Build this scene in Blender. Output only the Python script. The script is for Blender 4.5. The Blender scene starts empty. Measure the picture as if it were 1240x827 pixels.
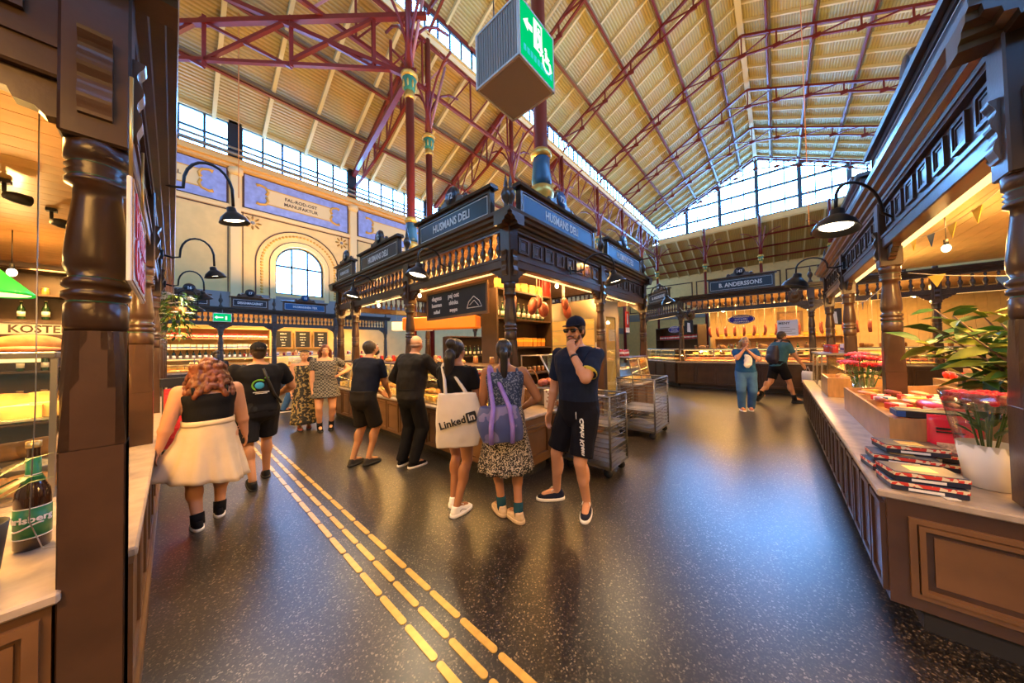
import bpy, bmesh, math, random
from mathutils import Vector, Matrix
random.seed(7)
PI = math.pi
SC = bpy.context.scene
COL = SC.collection
R = math.radians

# ---------------------------------------------------------------- camera
CAMH = 1.55
cam = bpy.data.cameras.new('camera'); camo = bpy.data.objects.new('camera', cam); COL.objects.link(camo)
cam.sensor_width = 36.0; cam.lens = 10.518; cam.clip_start = 0.05; cam.clip_end = 300
def _cam():
    yaw, pitch, roll = R(48.564), R(1.175), R(-1.099)
    f = Vector((math.sin(yaw)*math.cos(pitch), math.cos(yaw)*math.cos(pitch), math.sin(pitch)))
    r = Vector((math.cos(yaw), -math.sin(yaw), 0)); u = r.cross(f)
    r2 = r*math.cos(roll)+u*math.sin(roll); u2 = u*math.cos(roll)-r*math.sin(roll)
    m = Matrix.Identity(4)
    for i in range(3):
        m[i][0] = r2[i]; m[i][1] = u2[i]; m[i][2] = -f[i]
    m[2][3] = CAMH
    camo.matrix_world = m
_cam()
SC.camera = camo

# ---------------------------------------------------------------- sky and exposure
SC.view_settings.view_transform = 'Standard'
SC.view_settings.look = 'None'
SC.view_settings.gamma = 1.0
SC.view_settings.exposure = 0.0
SC.view_settings.use_curve_mapping = False
w = bpy.data.worlds.new('sky'); SC.world = w; w.use_nodes = True
_bg = w.node_tree.nodes['Background']
_bg.inputs['Color'].default_value = (0.17, 0.46, 1.0, 1); _bg.inputs['Strength'].default_value = 11.0
# the sky brightens towards the low sun behind the glazed gable (+X)
_nt = w.node_tree; _tc = _nt.nodes.new('ShaderNodeTexCoord'); _sx = _nt.nodes.new('ShaderNodeSeparateXYZ'); _mr = _nt.nodes.new('ShaderNodeMapRange')
_nt.links.new(_tc.outputs['Generated'], _sx.inputs[0]); _nt.links.new(_sx.outputs['X'], _mr.inputs['Value'])
_mr.interpolation_type = 'SMOOTHSTEP'; _mr.inputs['From Min'].default_value = -.5; _mr.inputs['From Max'].default_value = 1.0; _mr.inputs['To Min'].default_value = 7.0; _mr.inputs['To Max'].default_value = 54.0
_nt.links.new(_mr.outputs[0], _bg.inputs['Strength'])

def area(name, loc, rot, sx, sy, power, color, portal=False, spread=None):
    l = bpy.data.lights.new(name, 'AREA'); l.shape = 'RECTANGLE'; l.size = sx; l.size_y = sy
    l.energy = power; l.color = color
    if portal: l.cycles.is_portal = True
    if spread: l.spread = R(spread)
    o = bpy.data.objects.new(name, l); COL.objects.link(o); o.location = loc; o.rotation_euler = rot
    return o
def point(name, loc, power, color, radius=.05):
    l = bpy.data.lights.new(name, 'POINT'); l.energy = power; l.color = color; l.shadow_soft_size = radius
    o = bpy.data.objects.new(name, l); COL.objects.link(o); o.location = loc
    return o
# daylight enters through the glazing only: portals in the window planes
area('portal_gable', (38.4, 1.05, 16.2), (0, R(90), 0), 5.4, 18.4, 1, (1,1,1), True)
area('portal_back_gable', (-15.9, 1.05, 15.4), (0, R(-90), 0), 9, 18.4, 1, (1,1,1), True)
area('portal_clerestory_left', (11.5, 10.25, 15.0), (R(-90), 0, 0), 54, 1.2, 1, (1,1,1), True)
area('portal_clerestory_right', (11.5, -8.15, 14.2), (R(90), 0, 0), 54, 2.8, 1, (1,1,1), True)
area('portal_wall_left', (11, 16.4, 10.2), (R(-90), 0, 0), 54, 1.6, 1, (1,1,1), True)
# added warm lights floating above stall height, without fixtures, to brighten the timber roof
WARM = (1.0, 0.60, 0.21)
UP = 560
for ux, uy, us in ((5.2, 5.2, 1.0), (-3, 9, .55), (15, 1.5, 1.2), (26, 3.5, 1.4), (6.5, -4.5, 1.0), (3.5, 14.5, .42), (13, 13.5, .8), (18, -4.5, .9), (-7, -3, .6), (1, 1.2, 0.0)):
    if us: area('roof_fill_light', (ux, uy, 4.3), (R(180), 0, 0), 1.6, 1.6, UP*us, WARM)

# warm fill lights added behind the camera
for bx_, by_, bp_w in ((-1.2, -1.6, 90), (1.4, -3.0, 120), (-1.3, .4, 110)):
    area('fill_light_behind', (bx_, by_, 3.0), (0, 0, 0), 1.2, .6, bp_w, (1, .50, .13))
# ---------------------------------------------------------------- helpers
class MB:
    def __init__(s): s.v = []; s.f = []; s.sm = []
    def add(s, vs, fs, smooth=False):
        o = len(s.v); s.v += [tuple(p) for p in vs]
        s.f += [tuple(i+o for i in f) for f in fs]; s.sm += [smooth]*len(fs)
        return s
    def box(s, x0, x1, y0, y1, z0, z1):
        return s.add([(x0,y0,z0),(x1,y0,z0),(x1,y1,z0),(x0,y1,z0),(x0,y0,z1),(x1,y0,z1),(x1,y1,z1),(x0,y1,z1)],
                     [(3,2,1,0),(4,5,6,7),(0,1,5,4),(1,2,6,5),(2,3,7,6),(3,0,4,7)])
    def cbox(s, x0, x1, y0, y1, z0, z1, c=.006):
        a = [(x0,x0+c),(x1,x1-c)]; b = [(y0,y0+c),(y1,y1-c)]; d = [(z0,z0+c),(z1,z1-c)]
        bm = bmesh.new(); bmesh.ops.create_cube(bm, size=1)
        for v in bm.verts:
            v.co = ((x0+x1)/2+v.co.x*(x1-x0), (y0+y1)/2+v.co.y*(y1-y0), (z0+z1)/2+v.co.z*(z1-z0))
        bmesh.ops.bevel(bm, geom=bm.edges[:], offset=c, segments=1, affect='EDGES')
        return s.addbm(bm)
    def addbm(s, bm, smooth=False):
        bm.verts.index_update()
        s.add([v.co[:] for v in bm.verts], [[v.index for v in f.verts] for f in bm.faces], smooth); bm.free(); return s
    def lathe(s, prof, c=(0,0,0), n=16, smooth=True, axis='z', ex=1, ey=1):
        vs = []; fs = []
        for r, z in prof:
            for k in range(n):
                a = 2*PI*k/n; p = (r*math.cos(a)*ex, r*math.sin(a)*ey, z)
                if axis == 'y': p = (p[0], z, p[1])
                elif axis == 'x': p = (z, p[0], p[1])
                vs.append((p[0]+c[0], p[1]+c[1], p[2]+c[2]))
        m = len(prof)
        for i in range(m-1):
            for k in range(n):
                fs.append((i*n+k, i*n+(k+1)%n, (i+1)*n+(k+1)%n, (i+1)*n+k))
        if prof[0][0] > 1e-4: fs.append(tuple(range(n))[::-1])
        if prof[-1][0] > 1e-4: fs.append(tuple((m-1)*n+k for k in range(n)))
        return s.add(vs, fs, smooth)
    def ell(s, c, r, n=12, m=8, rot=None):
        vs = []; fs = []
        for i in range(m+1):
            t = PI*i/m
            for k in range(n):
                a = 2*PI*k/n
                p = Vector((r[0]*math.sin(t)*math.cos(a), r[1]*math.sin(t)*math.sin(a), r[2]*math.cos(t)))
                if rot is not None: p = rot @ p
                vs.append((c[0]+p.x, c[1]+p.y, c[2]+p.z))
        for i in range(m):
            for k in range(n): fs.append((i*n+k, (i+1)*n+k, (i+1)*n+(k+1)%n, i*n+(k+1)%n))
        return s.add(vs, fs, True)
    def tube(s, pts, r, n=8, cap=True, smooth=True):
        pts = [Vector(p) for p in pts]; rs = r if isinstance(r, (list, tuple)) else [r]*len(pts)
        vs = []; fs = []; prev = None
        for i, p in enumerate(pts):
            d = (pts[min(i+1, len(pts)-1)]-pts[max(i-1, 0)]).normalized()
            if prev is None:
                a = d.orthogonal().normalized()
                if n == 4:
                    ref = Vector((0,0,1)) if abs(d.z) < .95 else Vector((1,0,0))
                    a = d.cross(ref).normalized()
            else:
                a = (prev-d*prev.dot(d))
                a = a.normalized() if a.length > 1e-6 else d.orthogonal().normalized()
            prev = a; b = d.cross(a)
            for k in range(n):
                t = 2*PI*k/n+(PI/4 if n == 4 else 0)
                q = p+(a*math.cos(t)+b*math.sin(t))*rs[i]; vs.append(q[:])
        for i in range(len(pts)-1):
            for k in range(n): fs.append((i*n+k, i*n+(k+1)%n, (i+1)*n+(k+1)%n, (i+1)*n+k))
        if cap:
            fs.append(tuple(range(n))[::-1]); fs.append(tuple((len(pts)-1)*n+k for k in range(n)))
        return s.add(vs, fs, smooth and n > 4)
    def bar(s, p, q, w): return s.tube([p, q], w*.7071, n=4, smooth=False)
    def prism(s, poly, a0, a1, axis='y'):
        """extrude a 2D polygon. axis y: poly is (x,z); axis z: poly is (x,y); axis x: poly is (y,z)"""
        n = len(poly)
        def P(u, t):
            return (u[0], t, u[1]) if axis == 'y' else ((u[0], u[1], t) if axis == 'z' else (t, u[0], u[1]))
        vs = [P(u, a0) for u in poly]+[P(u, a1) for u in poly]
        fs = [tuple(range(n)), tuple(range(n, 2*n))[::-1]]+[(i, i+n, (i+1)%n+n, (i+1)%n) for i in range(n)]
        return s.add(vs, fs)
    def ring(s, x0, x1, z0, z1, w, y0, y1):
        """picture-frame ring in the xz plane"""
        s.box(x0, x1, y0, y1, z0, z0+w); s.box(x0, x1, y0, y1, z1-w, z1)
        s.box(x0, x0+w, y0, y1, z0+w, z1-w); s.box(x1-w, x1, y0, y1, z0+w, z1-w); return s
    def loft(s, rings, n=20, p=2.4, smooth=True):
        """rings: (z, cx, cy, rx, ry); superellipse sections, closed"""
        vs = []; fs = []
        for z, cx, cy, rx, ry in rings:
            for k in range(n):
                a = 2*PI*k/n; c, d = math.cos(a), math.sin(a)
                vs.append((cx+rx*math.copysign(abs(c)**(2/p), c), cy+ry*math.copysign(abs(d)**(2/p), d), z))
        m = len(rings)
        for i in range(m-1):
            for k in range(n): fs.append((i*n+k, i*n+(k+1)%n, (i+1)*n+(k+1)%n, (i+1)*n+k))
        fs.append(tuple(range(n))[::-1]); fs.append(tuple((m-1)*n+k for k in range(n)))
        return s.add(vs, fs, smooth)
    def cap(s, p, q, r0, r1, n=12, flat=False):
        """tapered capsule (or flat frustum) from p to q"""
        p = Vector(p); q = Vector(q); d = q-p; L = d.length
        if L < 1e-5: return s.ell(p, (r0,)*3)
        if flat: prof = [(r0, 0), (r1, L)]
        else:
            prof = [(r0*math.sin(t*PI/8), -r0*math.cos(t*PI/8)) for t in range(0, 4)]+[(r0, 0), (r1, L)]+[(r1*math.cos(t*PI/8), L+r1*math.sin(t*PI/8)) for t in range(1, 5)]
        sub = MB().lathe(prof, n=n)
        q4 = Vector((0,0,1)).rotation_difference(d.normalized())
        return s.add([(p+q4 @ Vector(v))[:] for v in sub.v], sub.f, True)
    def move(s, M):
        s.v = [(M @ Vector(p))[:] for p in s.v]; return s
    def mesh(s, name, m=None):
        me = bpy.data.meshes.new(name); me.from_pydata(s.v, [], s.f)
        me.polygons.foreach_set('use_smooth', s.sm); me.update()
        if m: me.materials.append(m)
        return me
    def build(s, name, m, parent=None, loc=(0,0,0), rz=0, rot=None):
        return put(s.mesh(name, m), name, parent, loc, rz, rot)

def put(me, name, parent=None, loc=(0,0,0), rz=0, rot=None, sc=None):
    o = bpy.data.objects.new(name, me); COL.objects.link(o)
    o.location = loc; o.rotation_euler = rot if rot else (0, 0, rz)
    if sc: o.scale = sc if isinstance(sc, (tuple, list)) else (sc,)*3
    if parent: o.parent = parent
    return o
def tag(o, label=None, cat=None, group=None, kind=None):
    if label: o['label'] = label
    if cat: o['category'] = cat
    if group: o['group'] = group
    if kind: o['kind'] = kind
    return o
def thing(name, label, cat, loc=(0,0,0), rz=0, group=None):
    o = bpy.data.objects.new(name, None); COL.objects.link(o); o.empty_display_size = .1
    o.location = loc; o.rotation_euler = (0, 0, rz)
    return tag(o, label, cat, group)
def struct(o): o['kind'] = 'structure'; return o
def sthing(name, loc=(0,0,0), rz=0):
    o = bpy.data.objects.new(name, None); COL.objects.link(o); o.location = loc; o.rotation_euler = (0, 0, rz)
    return struct(o)
def dup(root, loc=None, rz=None, label=None, group=None, sc=None):
    r = root.copy(); COL.objects.link(r)
    if loc is not None: r.location = loc
    if rz is not None: r.rotation_euler = (0, 0, rz)
    if label: r['label'] = label
    if group: r['group'] = group
    if sc: r.scale = (sc,)*3 if not isinstance(sc, (tuple, list)) else sc
    for ch in list(root.children):
        c = ch.copy(); COL.objects.link(c); c.parent = r
        for g in list(ch.children):
            d = g.copy(); COL.objects.link(d); d.parent = c
    return r

_txt = {}
def text_mesh(s, size, m, extrude=.002, align='CENTER', sx=1.0, bold=.022):
    key = (s, size, m.name, extrude, align, sx)
    if key in _txt: return _txt[key]
    cu = bpy.data.curves.new('lettering', 'FONT'); cu.body = s; cu.size = size; cu.extrude = extrude
    cu.align_x = align; cu.align_y = 'CENTER'; cu.resolution_u = 2; cu.space_line = .9
    cu.offset = size*bold
    o = bpy.data.objects.new('tmp', cu)
    me = bpy.data.meshes.new_from_object(o); me.name = 'lettering'
    bpy.data.objects.remove(o); bpy.data.curves.remove(cu)
    # stand it up: text x stays x, text y becomes z, text faces -y
    me.transform(Matrix(((sx,0,0,0),(0,0,-1,0),(0,1,0,0),(0,0,0,1))))
    me.materials.clear(); me.materials.append(m)
    _txt[key] = me
    return me
def letters(s, size, m, parent, loc, rz=0, rot=None, align='CENTER', name='lettering', sx=1.0, extrude=.002):
    return put(text_mesh(s, size, m, extrude, align, sx), name, parent, loc, rz, rot)

_ones = ['', 'first', 'second', 'third', 'fourth', 'fifth', 'sixth', 'seventh', 'eighth', 'ninth', 'tenth', 'eleventh', 'twelfth', 'thirteenth', 'fourteenth', 'fifteenth', 'sixteenth', 'seventeenth', 'eighteenth', 'nineteenth', 'twentieth']
def nth(k):
    if k <= 20: return _ones[k]
    return ('thirtieth' if k == 30 else 'twenty-'+_ones[k-20]) if k <= 30 else 'thirty-'+_ones[k-30]
# ---------------------------------------------------------------- materials
MATS = {}
def mat(name, col, rough=.5, metal=0, var=0, vs=8, bump=0, bs=40, coat=0, emit=None, es=0, spec=None, stretch=None, trans=0, sheen=0):
    m = bpy.data.materials.new(name); m.use_nodes = True; nt = m.node_tree; b = nt.nodes['Principled BSDF']
    b.inputs['Roughness'].default_value = rough; b.inputs['Metallic'].default_value = metal
    c = (*col, 1); b.inputs['Base Color'].default_value = c
    if coat: b.inputs['Coat Weight'].default_value = coat; b.inputs['Coat Roughness'].default_value = .15
    if spec is not None: b.inputs['Specular IOR Level'].default_value = spec
    if trans: b.inputs['Transmission Weight'].default_value = trans
    if sheen: b.inputs['Sheen Weight'].default_value = sheen
    if emit: b.inputs['Emission Color'].default_value = (*emit, 1); b.inputs['Emission Strength'].default_value = es
    if var or bump:
        tc = nt.nodes.new('ShaderNodeTexCoord'); mp = nt.nodes.new('ShaderNodeMapping')
        nt.links.new(tc.outputs['Object'], mp.inputs['Vector'])
        if stretch: mp.inputs['Scale'].default_value = stretch
    if var:
        n = nt.nodes.new('ShaderNodeTexNoise'); n.inputs['Scale'].default_value = vs; n.inputs['Detail'].default_value = 6
        nt.links.new(mp.outputs[0], n.inputs['Vector'])
        rp = nt.nodes.new('ShaderNodeValToRGB'); rp.color_ramp.elements[0].position = .3; rp.color_ramp.elements[1].position = .7
        rp.color_ramp.elements[0].color = (*[max(0, x*(1-var)) for x in col], 1)
        rp.color_ramp.elements[1].color = (*[min(1, x*(1+var)) for x in col], 1)
        nt.links.new(n.outputs['Fac'], rp.inputs['Fac']); nt.links.new(rp.outputs[0], b.inputs['Base Color'])
    if bump:
        n2 = nt.nodes.new('ShaderNodeTexNoise'); n2.inputs['Scale'].default_value = bs; n2.inputs['Detail'].default_value = 4
        nt.links.new(mp.outputs[0], n2.inputs['Vector'])
        bp = nt.nodes.new('ShaderNodeBump'); bp.inputs['Strength'].default_value = bump; bp.inputs['Distance'].default_value = .01
        nt.links.new(n2.outputs['Fac'], bp.inputs['Height']); nt.links.new(bp.outputs[0], b.inputs['Normal'])
    MATS[name] = m
    return m
def glow(name, col, strength):
    m = bpy.data.materials.new(name); m.use_nodes = True; nt = m.node_tree; nt.nodes.clear()
    e = nt.nodes.new('ShaderNodeEmission'); e.inputs['Color'].default_value = (*col, 1); e.inputs['Strength'].default_value = strength
    o = nt.nodes.new('ShaderNodeOutputMaterial'); nt.links.new(e.outputs[0], o.inputs[0]); return m
def pane_mat(name, tint, gloss=.06, rough=.02):
    m = bpy.data.materials.new(name); m.use_nodes = True; nt = m.node_tree; nt.nodes.clear()
    t = nt.nodes.new('ShaderNodeBsdfTransparent'); t.inputs['Color'].default_value = (*tint, 1)
    g = nt.nodes.new('ShaderNodeBsdfGlossy'); g.inputs['Roughness'].default_value = rough
    fr = nt.nodes.new('ShaderNodeLayerWeight'); fr.inputs['Blend'].default_value = .25
    mu = nt.nodes.new('ShaderNodeMath'); mu.operation = 'MULTIPLY_ADD'; mu.inputs[1].default_value = .5; mu.inputs[2].default_value = gloss
    nt.links.new(fr.outputs['Fresnel'], mu.inputs[0])
    mx = nt.nodes.new('ShaderNodeMixShader'); o = nt.nodes.new('ShaderNodeOutputMaterial')
    nt.links.new(mu.outputs[0], mx.inputs[0]); nt.links.new(t.outputs[0], mx.inputs[1]); nt.links.new(g.outputs[0], mx.inputs[2]); nt.links.new(mx.outputs[0], o.inputs[0])
    return m
def pattern_mat(name, kind, c1, c2, scale, rough=.6, thr=.5, bump=0, c3=None, stretch=None):
    """two-colour procedural: voronoi / checker / wave / noise"""
    m = bpy.data.materials.new(name); m.use_nodes = True; nt = m.node_tree; b = nt.nodes['Principled BSDF']; b.inputs['Roughness'].default_value = rough
    tc = nt.nodes.new('ShaderNodeTexCoord'); mp = nt.nodes.new('ShaderNodeMapping'); nt.links.new(tc.outputs['Object'], mp.inputs[0])
    if stretch: mp.inputs['Scale'].default_value = stretch
    rp = nt.nodes.new('ShaderNodeValToRGB'); rp.color_ramp.interpolation = 'CONSTANT' if kind in ('voronoi', 'noise') else 'LINEAR'
    rp.color_ramp.elements[0].color = (*c1, 1); rp.color_ramp.elements[1].color = (*c2, 1); rp.color_ramp.elements[1].position = thr
    if kind == 'voronoi':
        t = nt.nodes.new('ShaderNodeTexVoronoi'); t.inputs['Scale'].default_value = scale; nt.links.new(mp.outputs[0], t.inputs['Vector'])
        sep = nt.nodes.new('ShaderNodeSeparateColor'); nt.links.new(t.outputs['Color'], sep.inputs[0]); nt.links.new(sep.outputs[0], rp.inputs[0])
    elif kind == 'noise':
        t = nt.nodes.new('ShaderNodeTexNoise'); t.inputs['Scale'].default_value = scale; nt.links.new(mp.outputs[0], t.inputs['Vector']); nt.links.new(t.outputs['Fac'], rp.inputs[0])
    elif kind == 'wave':
        t = nt.nodes.new('ShaderNodeTexWave'); t.inputs['Scale'].default_value = scale; nt.links.new(mp.outputs[0], t.inputs['Vector']); nt.links.new(t.outputs['Fac'], rp.inputs[0])
    elif kind == 'checker':
        t = nt.nodes.new('ShaderNodeTexChecker'); t.inputs['Scale'].default_value = scale; nt.links.new(mp.outputs[0], t.inputs['Vector']); nt.links.new(t.outputs['Fac'], rp.inputs[0])
    if c3:
        e = rp.color_ramp.elements.new(min(.99, thr+.17)); e.color = (*c3, 1)
    nt.links.new(rp.outputs[0], b.inputs['Base Color'])
    if bump:
        bp = nt.nodes.new('ShaderNodeBump'); bp.inputs['Strength'].default_value = bump; bp.inputs['Distance'].default_value = .02
        nt.links.new(t.outputs['Fac'] if kind != 'voronoi' else t.outputs['Distance'], bp.inputs['Height']); nt.links.new(bp.outputs[0], b.inputs['Normal'])
    return m

M_wood = mat('stall_wood', (.066, .031, .015), .30, var=.25, vs=5, bump=.06, bs=60, coat=.22)
M_wood2 = mat('counter_wood', (.155, .072, .026), .42, var=.22, vs=4, bump=.05, bs=50, coat=.1)
M_woodlt = mat('light_wood', (.42, .24, .10), .5, var=.25, vs=6, stretch=(1, 1, 8))
M_green = mat('green_ring', (.02, .10, .06), .35)
M_stone = mat('worktop_stone', (.38, .30, .22), .3, var=.28, vs=9)
M_cream = mat('cream_plaster', (.82, .56, .21), .75, var=.06, vs=3)
M_cream2 = mat('cream_moulding', (.85, .62, .28), .65)
M_brownline = mat('painted_brown_line', (.10, .04, .02), .7)
M_gold = mat('gold_paint', (.72, .38, .06), .45)
M_bluepanel = mat('painted_blue_panel', (.30, .36, .66), .7, var=.15, vs=5)
M_greyblue = mat('grey_blue_dado', (.26, .245, .23), .7)
M_red = mat('red_iron', (.17, .013, .008), .38, var=.12, vs=6)
M_redlt = mat('red_iron_pale', (.42, .16, .14), .4)
M_rafter = mat('cream_rafter', (.70, .57, .28), .7)
M_iron = mat('black_iron', (.012, .013, .016), .35)
M_blueiron = mat('blue_iron', (.02, .09, .16), .35)
M_goldmetal = mat('gilt_iron', (.70, .42, .09), .35, .6)
M_greeniron = mat('green_iron', (.03, .20, .12), .4)
M_signblue = mat('sign_blue', (.006, .085, .22), .4)
M_signdark = mat('sign_navy', (.008, .014, .028), .3)
M_white = mat('white_paint', (.82, .80, .76), .5)
M_metal = mat('steel', (.30, .28, .25), .35, .9)
M_steel2 = mat('brushed_steel', (.38, .33, .27), .3, .85, bump=.02, bs=200)
M_dark = mat('dark_void', (.02, .018, .016), .6)
M_black = mat('matt_black', (.01, .01, .012), .55)
M_glass = pane_mat('clear_glass', (.97, .98, .96))
M_wglass = pane_mat('window_glass', (.93, .96, 1.0), .03)
M_bulb = glow('warm_bulb', (1, .80, .50), 9)
M_strip = glow('warm_strip', (1, .62, .22), 2.5)
M_screen = glow('exit_green', (.0, .55, .16), 1.15)
M_screenw = glow('exit_white', (.85, 1, .9), 1.3)
M_lampgreen = mat('green_lamp_glass', (.02, .42, .04), .25, emit=(.03, .8, .06), es=.5)
M_paper = mat('white_card', (.80, .76, .68), .6)
# ================================================================ SETTING
def terrazzo():
    m = bpy.data.materials.new('terrazzo'); m.use_nodes = True; nt = m.node_tree; b = nt.nodes['Principled BSDF']
    tc = nt.nodes.new('ShaderNodeTexCoord')
    v = nt.nodes.new('ShaderNodeTexVoronoi'); v.inputs['Scale'].default_value = 125; nt.links.new(tc.outputs['Object'], v.inputs['Vector'])
    sep = nt.nodes.new('ShaderNodeSeparateColor'); nt.links.new(v.outputs['Color'], sep.inputs[0])
    rp = nt.nodes.new('ShaderNodeValToRGB'); cr = rp.color_ramp; cr.interpolation = 'CONSTANT'
    cr.elements[0].color = (.006, .005, .0045, 1); cr.elements[0].position = 0
    cr.elements[1].color = (.011, .009, .008, 1); cr.elements[1].position = .42
    for p, c in ((.68, (.036, .028, .021, 1)), (.84, (.085, .066, .046, 1)), (.945, (.22, .175, .125, 1))):
        e = cr.elements.new(p); e.color = c
    nt.links.new(sep.outputs[0], rp.inputs[0])
    n = nt.nodes.new('ShaderNodeTexNoise'); n.inputs['Scale'].default_value = .7; nt.links.new(tc.outputs['Object'], n.inputs['Vector'])
    mx = nt.nodes.new('ShaderNodeMix'); mx.data_type = 'RGBA'; mx.blend_type = 'MULTIPLY'; mx.inputs[0].default_value = .35
    nt.links.new(rp.outputs[0], mx.inputs[6]); nt.links.new(n.outputs['Color'], mx.inputs[7]); nt.links.new(mx.outputs[2], b.inputs['Base Color'])
    rr = nt.nodes.new('ShaderNodeMapRange'); rr.inputs[3].default_value = .28; rr.inputs[4].default_value = .40
    nt.links.new(n.outputs['Fac'], rr.inputs[0]); nt.links.new(rr.outputs[0], b.inputs['Roughness'])
    b.inputs['Specular IOR Level'].default_value = 1.0
    return m
M_floor = terrazzo()
M_strip_brass = mat('guide_yellow', (.62, .40, .10), .32, .25, var=.15, vs=20)
floor = struct(MB().box(-16.3, 46, -15, 17, -.25, 0).build('floor', M_floor))
_bar = MB()
_pl = [(.02*math.cos(a), -.125-.02*math.sin(a)) for a in [PI*k/6 for k in range(7)]]
_pl = [(math.cos(PI+PI*k/6)*.019, -.122+math.sin(PI+PI*k/6)*.019) for k in range(7)]+[(math.cos(PI*k/6)*.019, .122+math.sin(PI*k/6)*.019) for k in range(7)]
_bar.prism(_pl, 0, .005, 'z')
_barme = _bar.mesh('guide_bar', M_strip_brass)
for j, gx in enumerate((.87, .98, 1.095)):
    for k in range(40):
        put(_barme, 'guide_bar', floor, (gx, .55+j*.05+k*.302, 0.0005))

def roof_mat(name, col, ribs):
    m = bpy.data.materials.new(name); m.use_nodes = True; nt = m.node_tree; b = nt.nodes['Principled BSDF']; b.inputs['Roughness'].default_value = .7
    tc = nt.nodes.new('ShaderNodeTexCoord')
    wv = nt.nodes.new('ShaderNodeTexWave'); wv.bands_direction = 'Y'; wv.inputs['Scale'].default_value = ribs; nt.links.new(tc.outputs['Object'], wv.inputs['Vector'])
    n = nt.nodes.new('ShaderNodeTexNoise'); n.inputs['Scale'].default_value = .9; nt.links.new(tc.outputs['Object'], n.inputs['Vector'])
    rp = nt.nodes.new('ShaderNodeValToRGB'); rp.color_ramp.elements[0].color = (*[c*.72 for c in col], 1); rp.color_ramp.elements[1].color = (*col, 1); rp.color_ramp.elements[1].position = .45
    nt.links.new(wv.outputs['Fac'], rp.inputs[0])
    mx = nt.nodes.new('ShaderNodeMix'); mx.data_type = 'RGBA'; mx.blend_type = 'MULTIPLY'; mx.inputs[0].default_value = .3
    nt.links.new(rp.outputs[0], mx.inputs[6]); nt.links.new(n.outputs['Color'], mx.inputs[7]); nt.links.new(mx.outputs[2], b.inputs['Base Color'])
    bp = nt.nodes.new('ShaderNodeBump'); bp.inputs['Strength'].default_value = .6; bp.inputs['Distance'].default_value = .04
    nt.links.new(wv.outputs['Fac'], bp.inputs['Height']); nt.links.new(bp.outputs[0], b.inputs['Normal'])
    return m
M_roof = roof_mat('roof_boards', (.58, .47, .20), 2.4)
M_roofl = roof_mat('aisle_roof_boards', (.56, .38, .13), 2.4)

NE = 10.3; RY = 1.05; SE = 2*RY-NE; RZ = 20.1; EZ = 15.6; XB = -16.0; XG = 38.6; WY = 16.5
def slope(name, m, y0, z0, y1, z1, x0=XB, x1=XG, t=.18):
    """roof slab whose underside runs from (y0,z0) to (y1,z1); the object's own frame lies in the slope"""
    L = math.hypot(y1-y0, z1-z0); a = math.atan2(z1-z0, y1-y0)
    o = MB().box(x0, x1, 0, L, 0, t if math.cos(a) > 0 else .0).build(name, m, None, (0, y0, z0), 0, (a, 0, 0)) if math.cos(a) > 0 else \
        MB().box(x0, x1, 0, L, -t, 0).build(name, m, None, (0, y0, z0), 0, (a, 0, 0))
    struct(o); return o, L, a
nl, L1, a1 = slope('ceiling_nave_left', M_roof, NE, EZ, RY, RZ)
nr, L2, a2 = slope('ceiling_nave_right', M_roof, SE, EZ, RY, RZ)
al, L3, a3 = slope('ceiling_aisle_left', M_roofl, WY+.2, 11.05, NE-.1, 14.05)
ar, L4, a4 = slope('ceiling_aisle_right', M_roofl, -14.9, 10.6, SE+.1, 12.75)
# rafters are real timbers under the boards
def rafters(o, L, a, xs, w, h, m, flip):
    me = MB().box(-w/2, w/2, .02, L-.02, (0 if flip else -h), (h if flip else 0)).mesh('rafter', m)
    for x in xs: put(me, 'rafter', o, (x, 0, 0))
# note: slabs leaning backwards have their underside at +z of their own frame
rafters(nl, L1, a1, [XB+1.25*k for k in range(1, 44)], .10, .16, M_rafter, True)
rafters(nr, L2, a2, [XB+1.25*k for k in range(1, 44)], .10, .16, M_rafter, False)
rafters(al, L3, a3, [XB+1.55*k for k in range(1, 36)], .12, .2, M_rafter, True)
rafters(ar, L4, a4, [XB+1.55*k for k in range(1, 36)], .12, .2, M_rafter, False)
M_dkbeam = mat('brown_purlin', (.20, .12, .055), .7)
def purlins(o, L, fr, flip):
    for f in fr:
        z0, z1 = (.16, .36) if flip else (-.36, -.16)
        MB().box(XB, XG, f*L-.09, f*L+.09, z0, z1).build('purlin', M_dkbeam, o)
        z2, z3 = (.36, .44) if flip else (-.44, -.36)
        MB().box(XB, XG, f*L-.05, f*L+.03, z2, z3).build('purlin_flange', M_red, o)
purlins(nl, L1, (.22, .44, .66, .86), True); purlins(nr, L2, (.22, .44, .66, .86), False)
purlins(al, L3, (.30, .62), True); purlins(ar, L4, (.30, .62), False)
struct(MB().box(XB, XG, RY-.14, RY+.14, RZ-.34, RZ-.08).build('trim_1', M_rafter))
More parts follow.
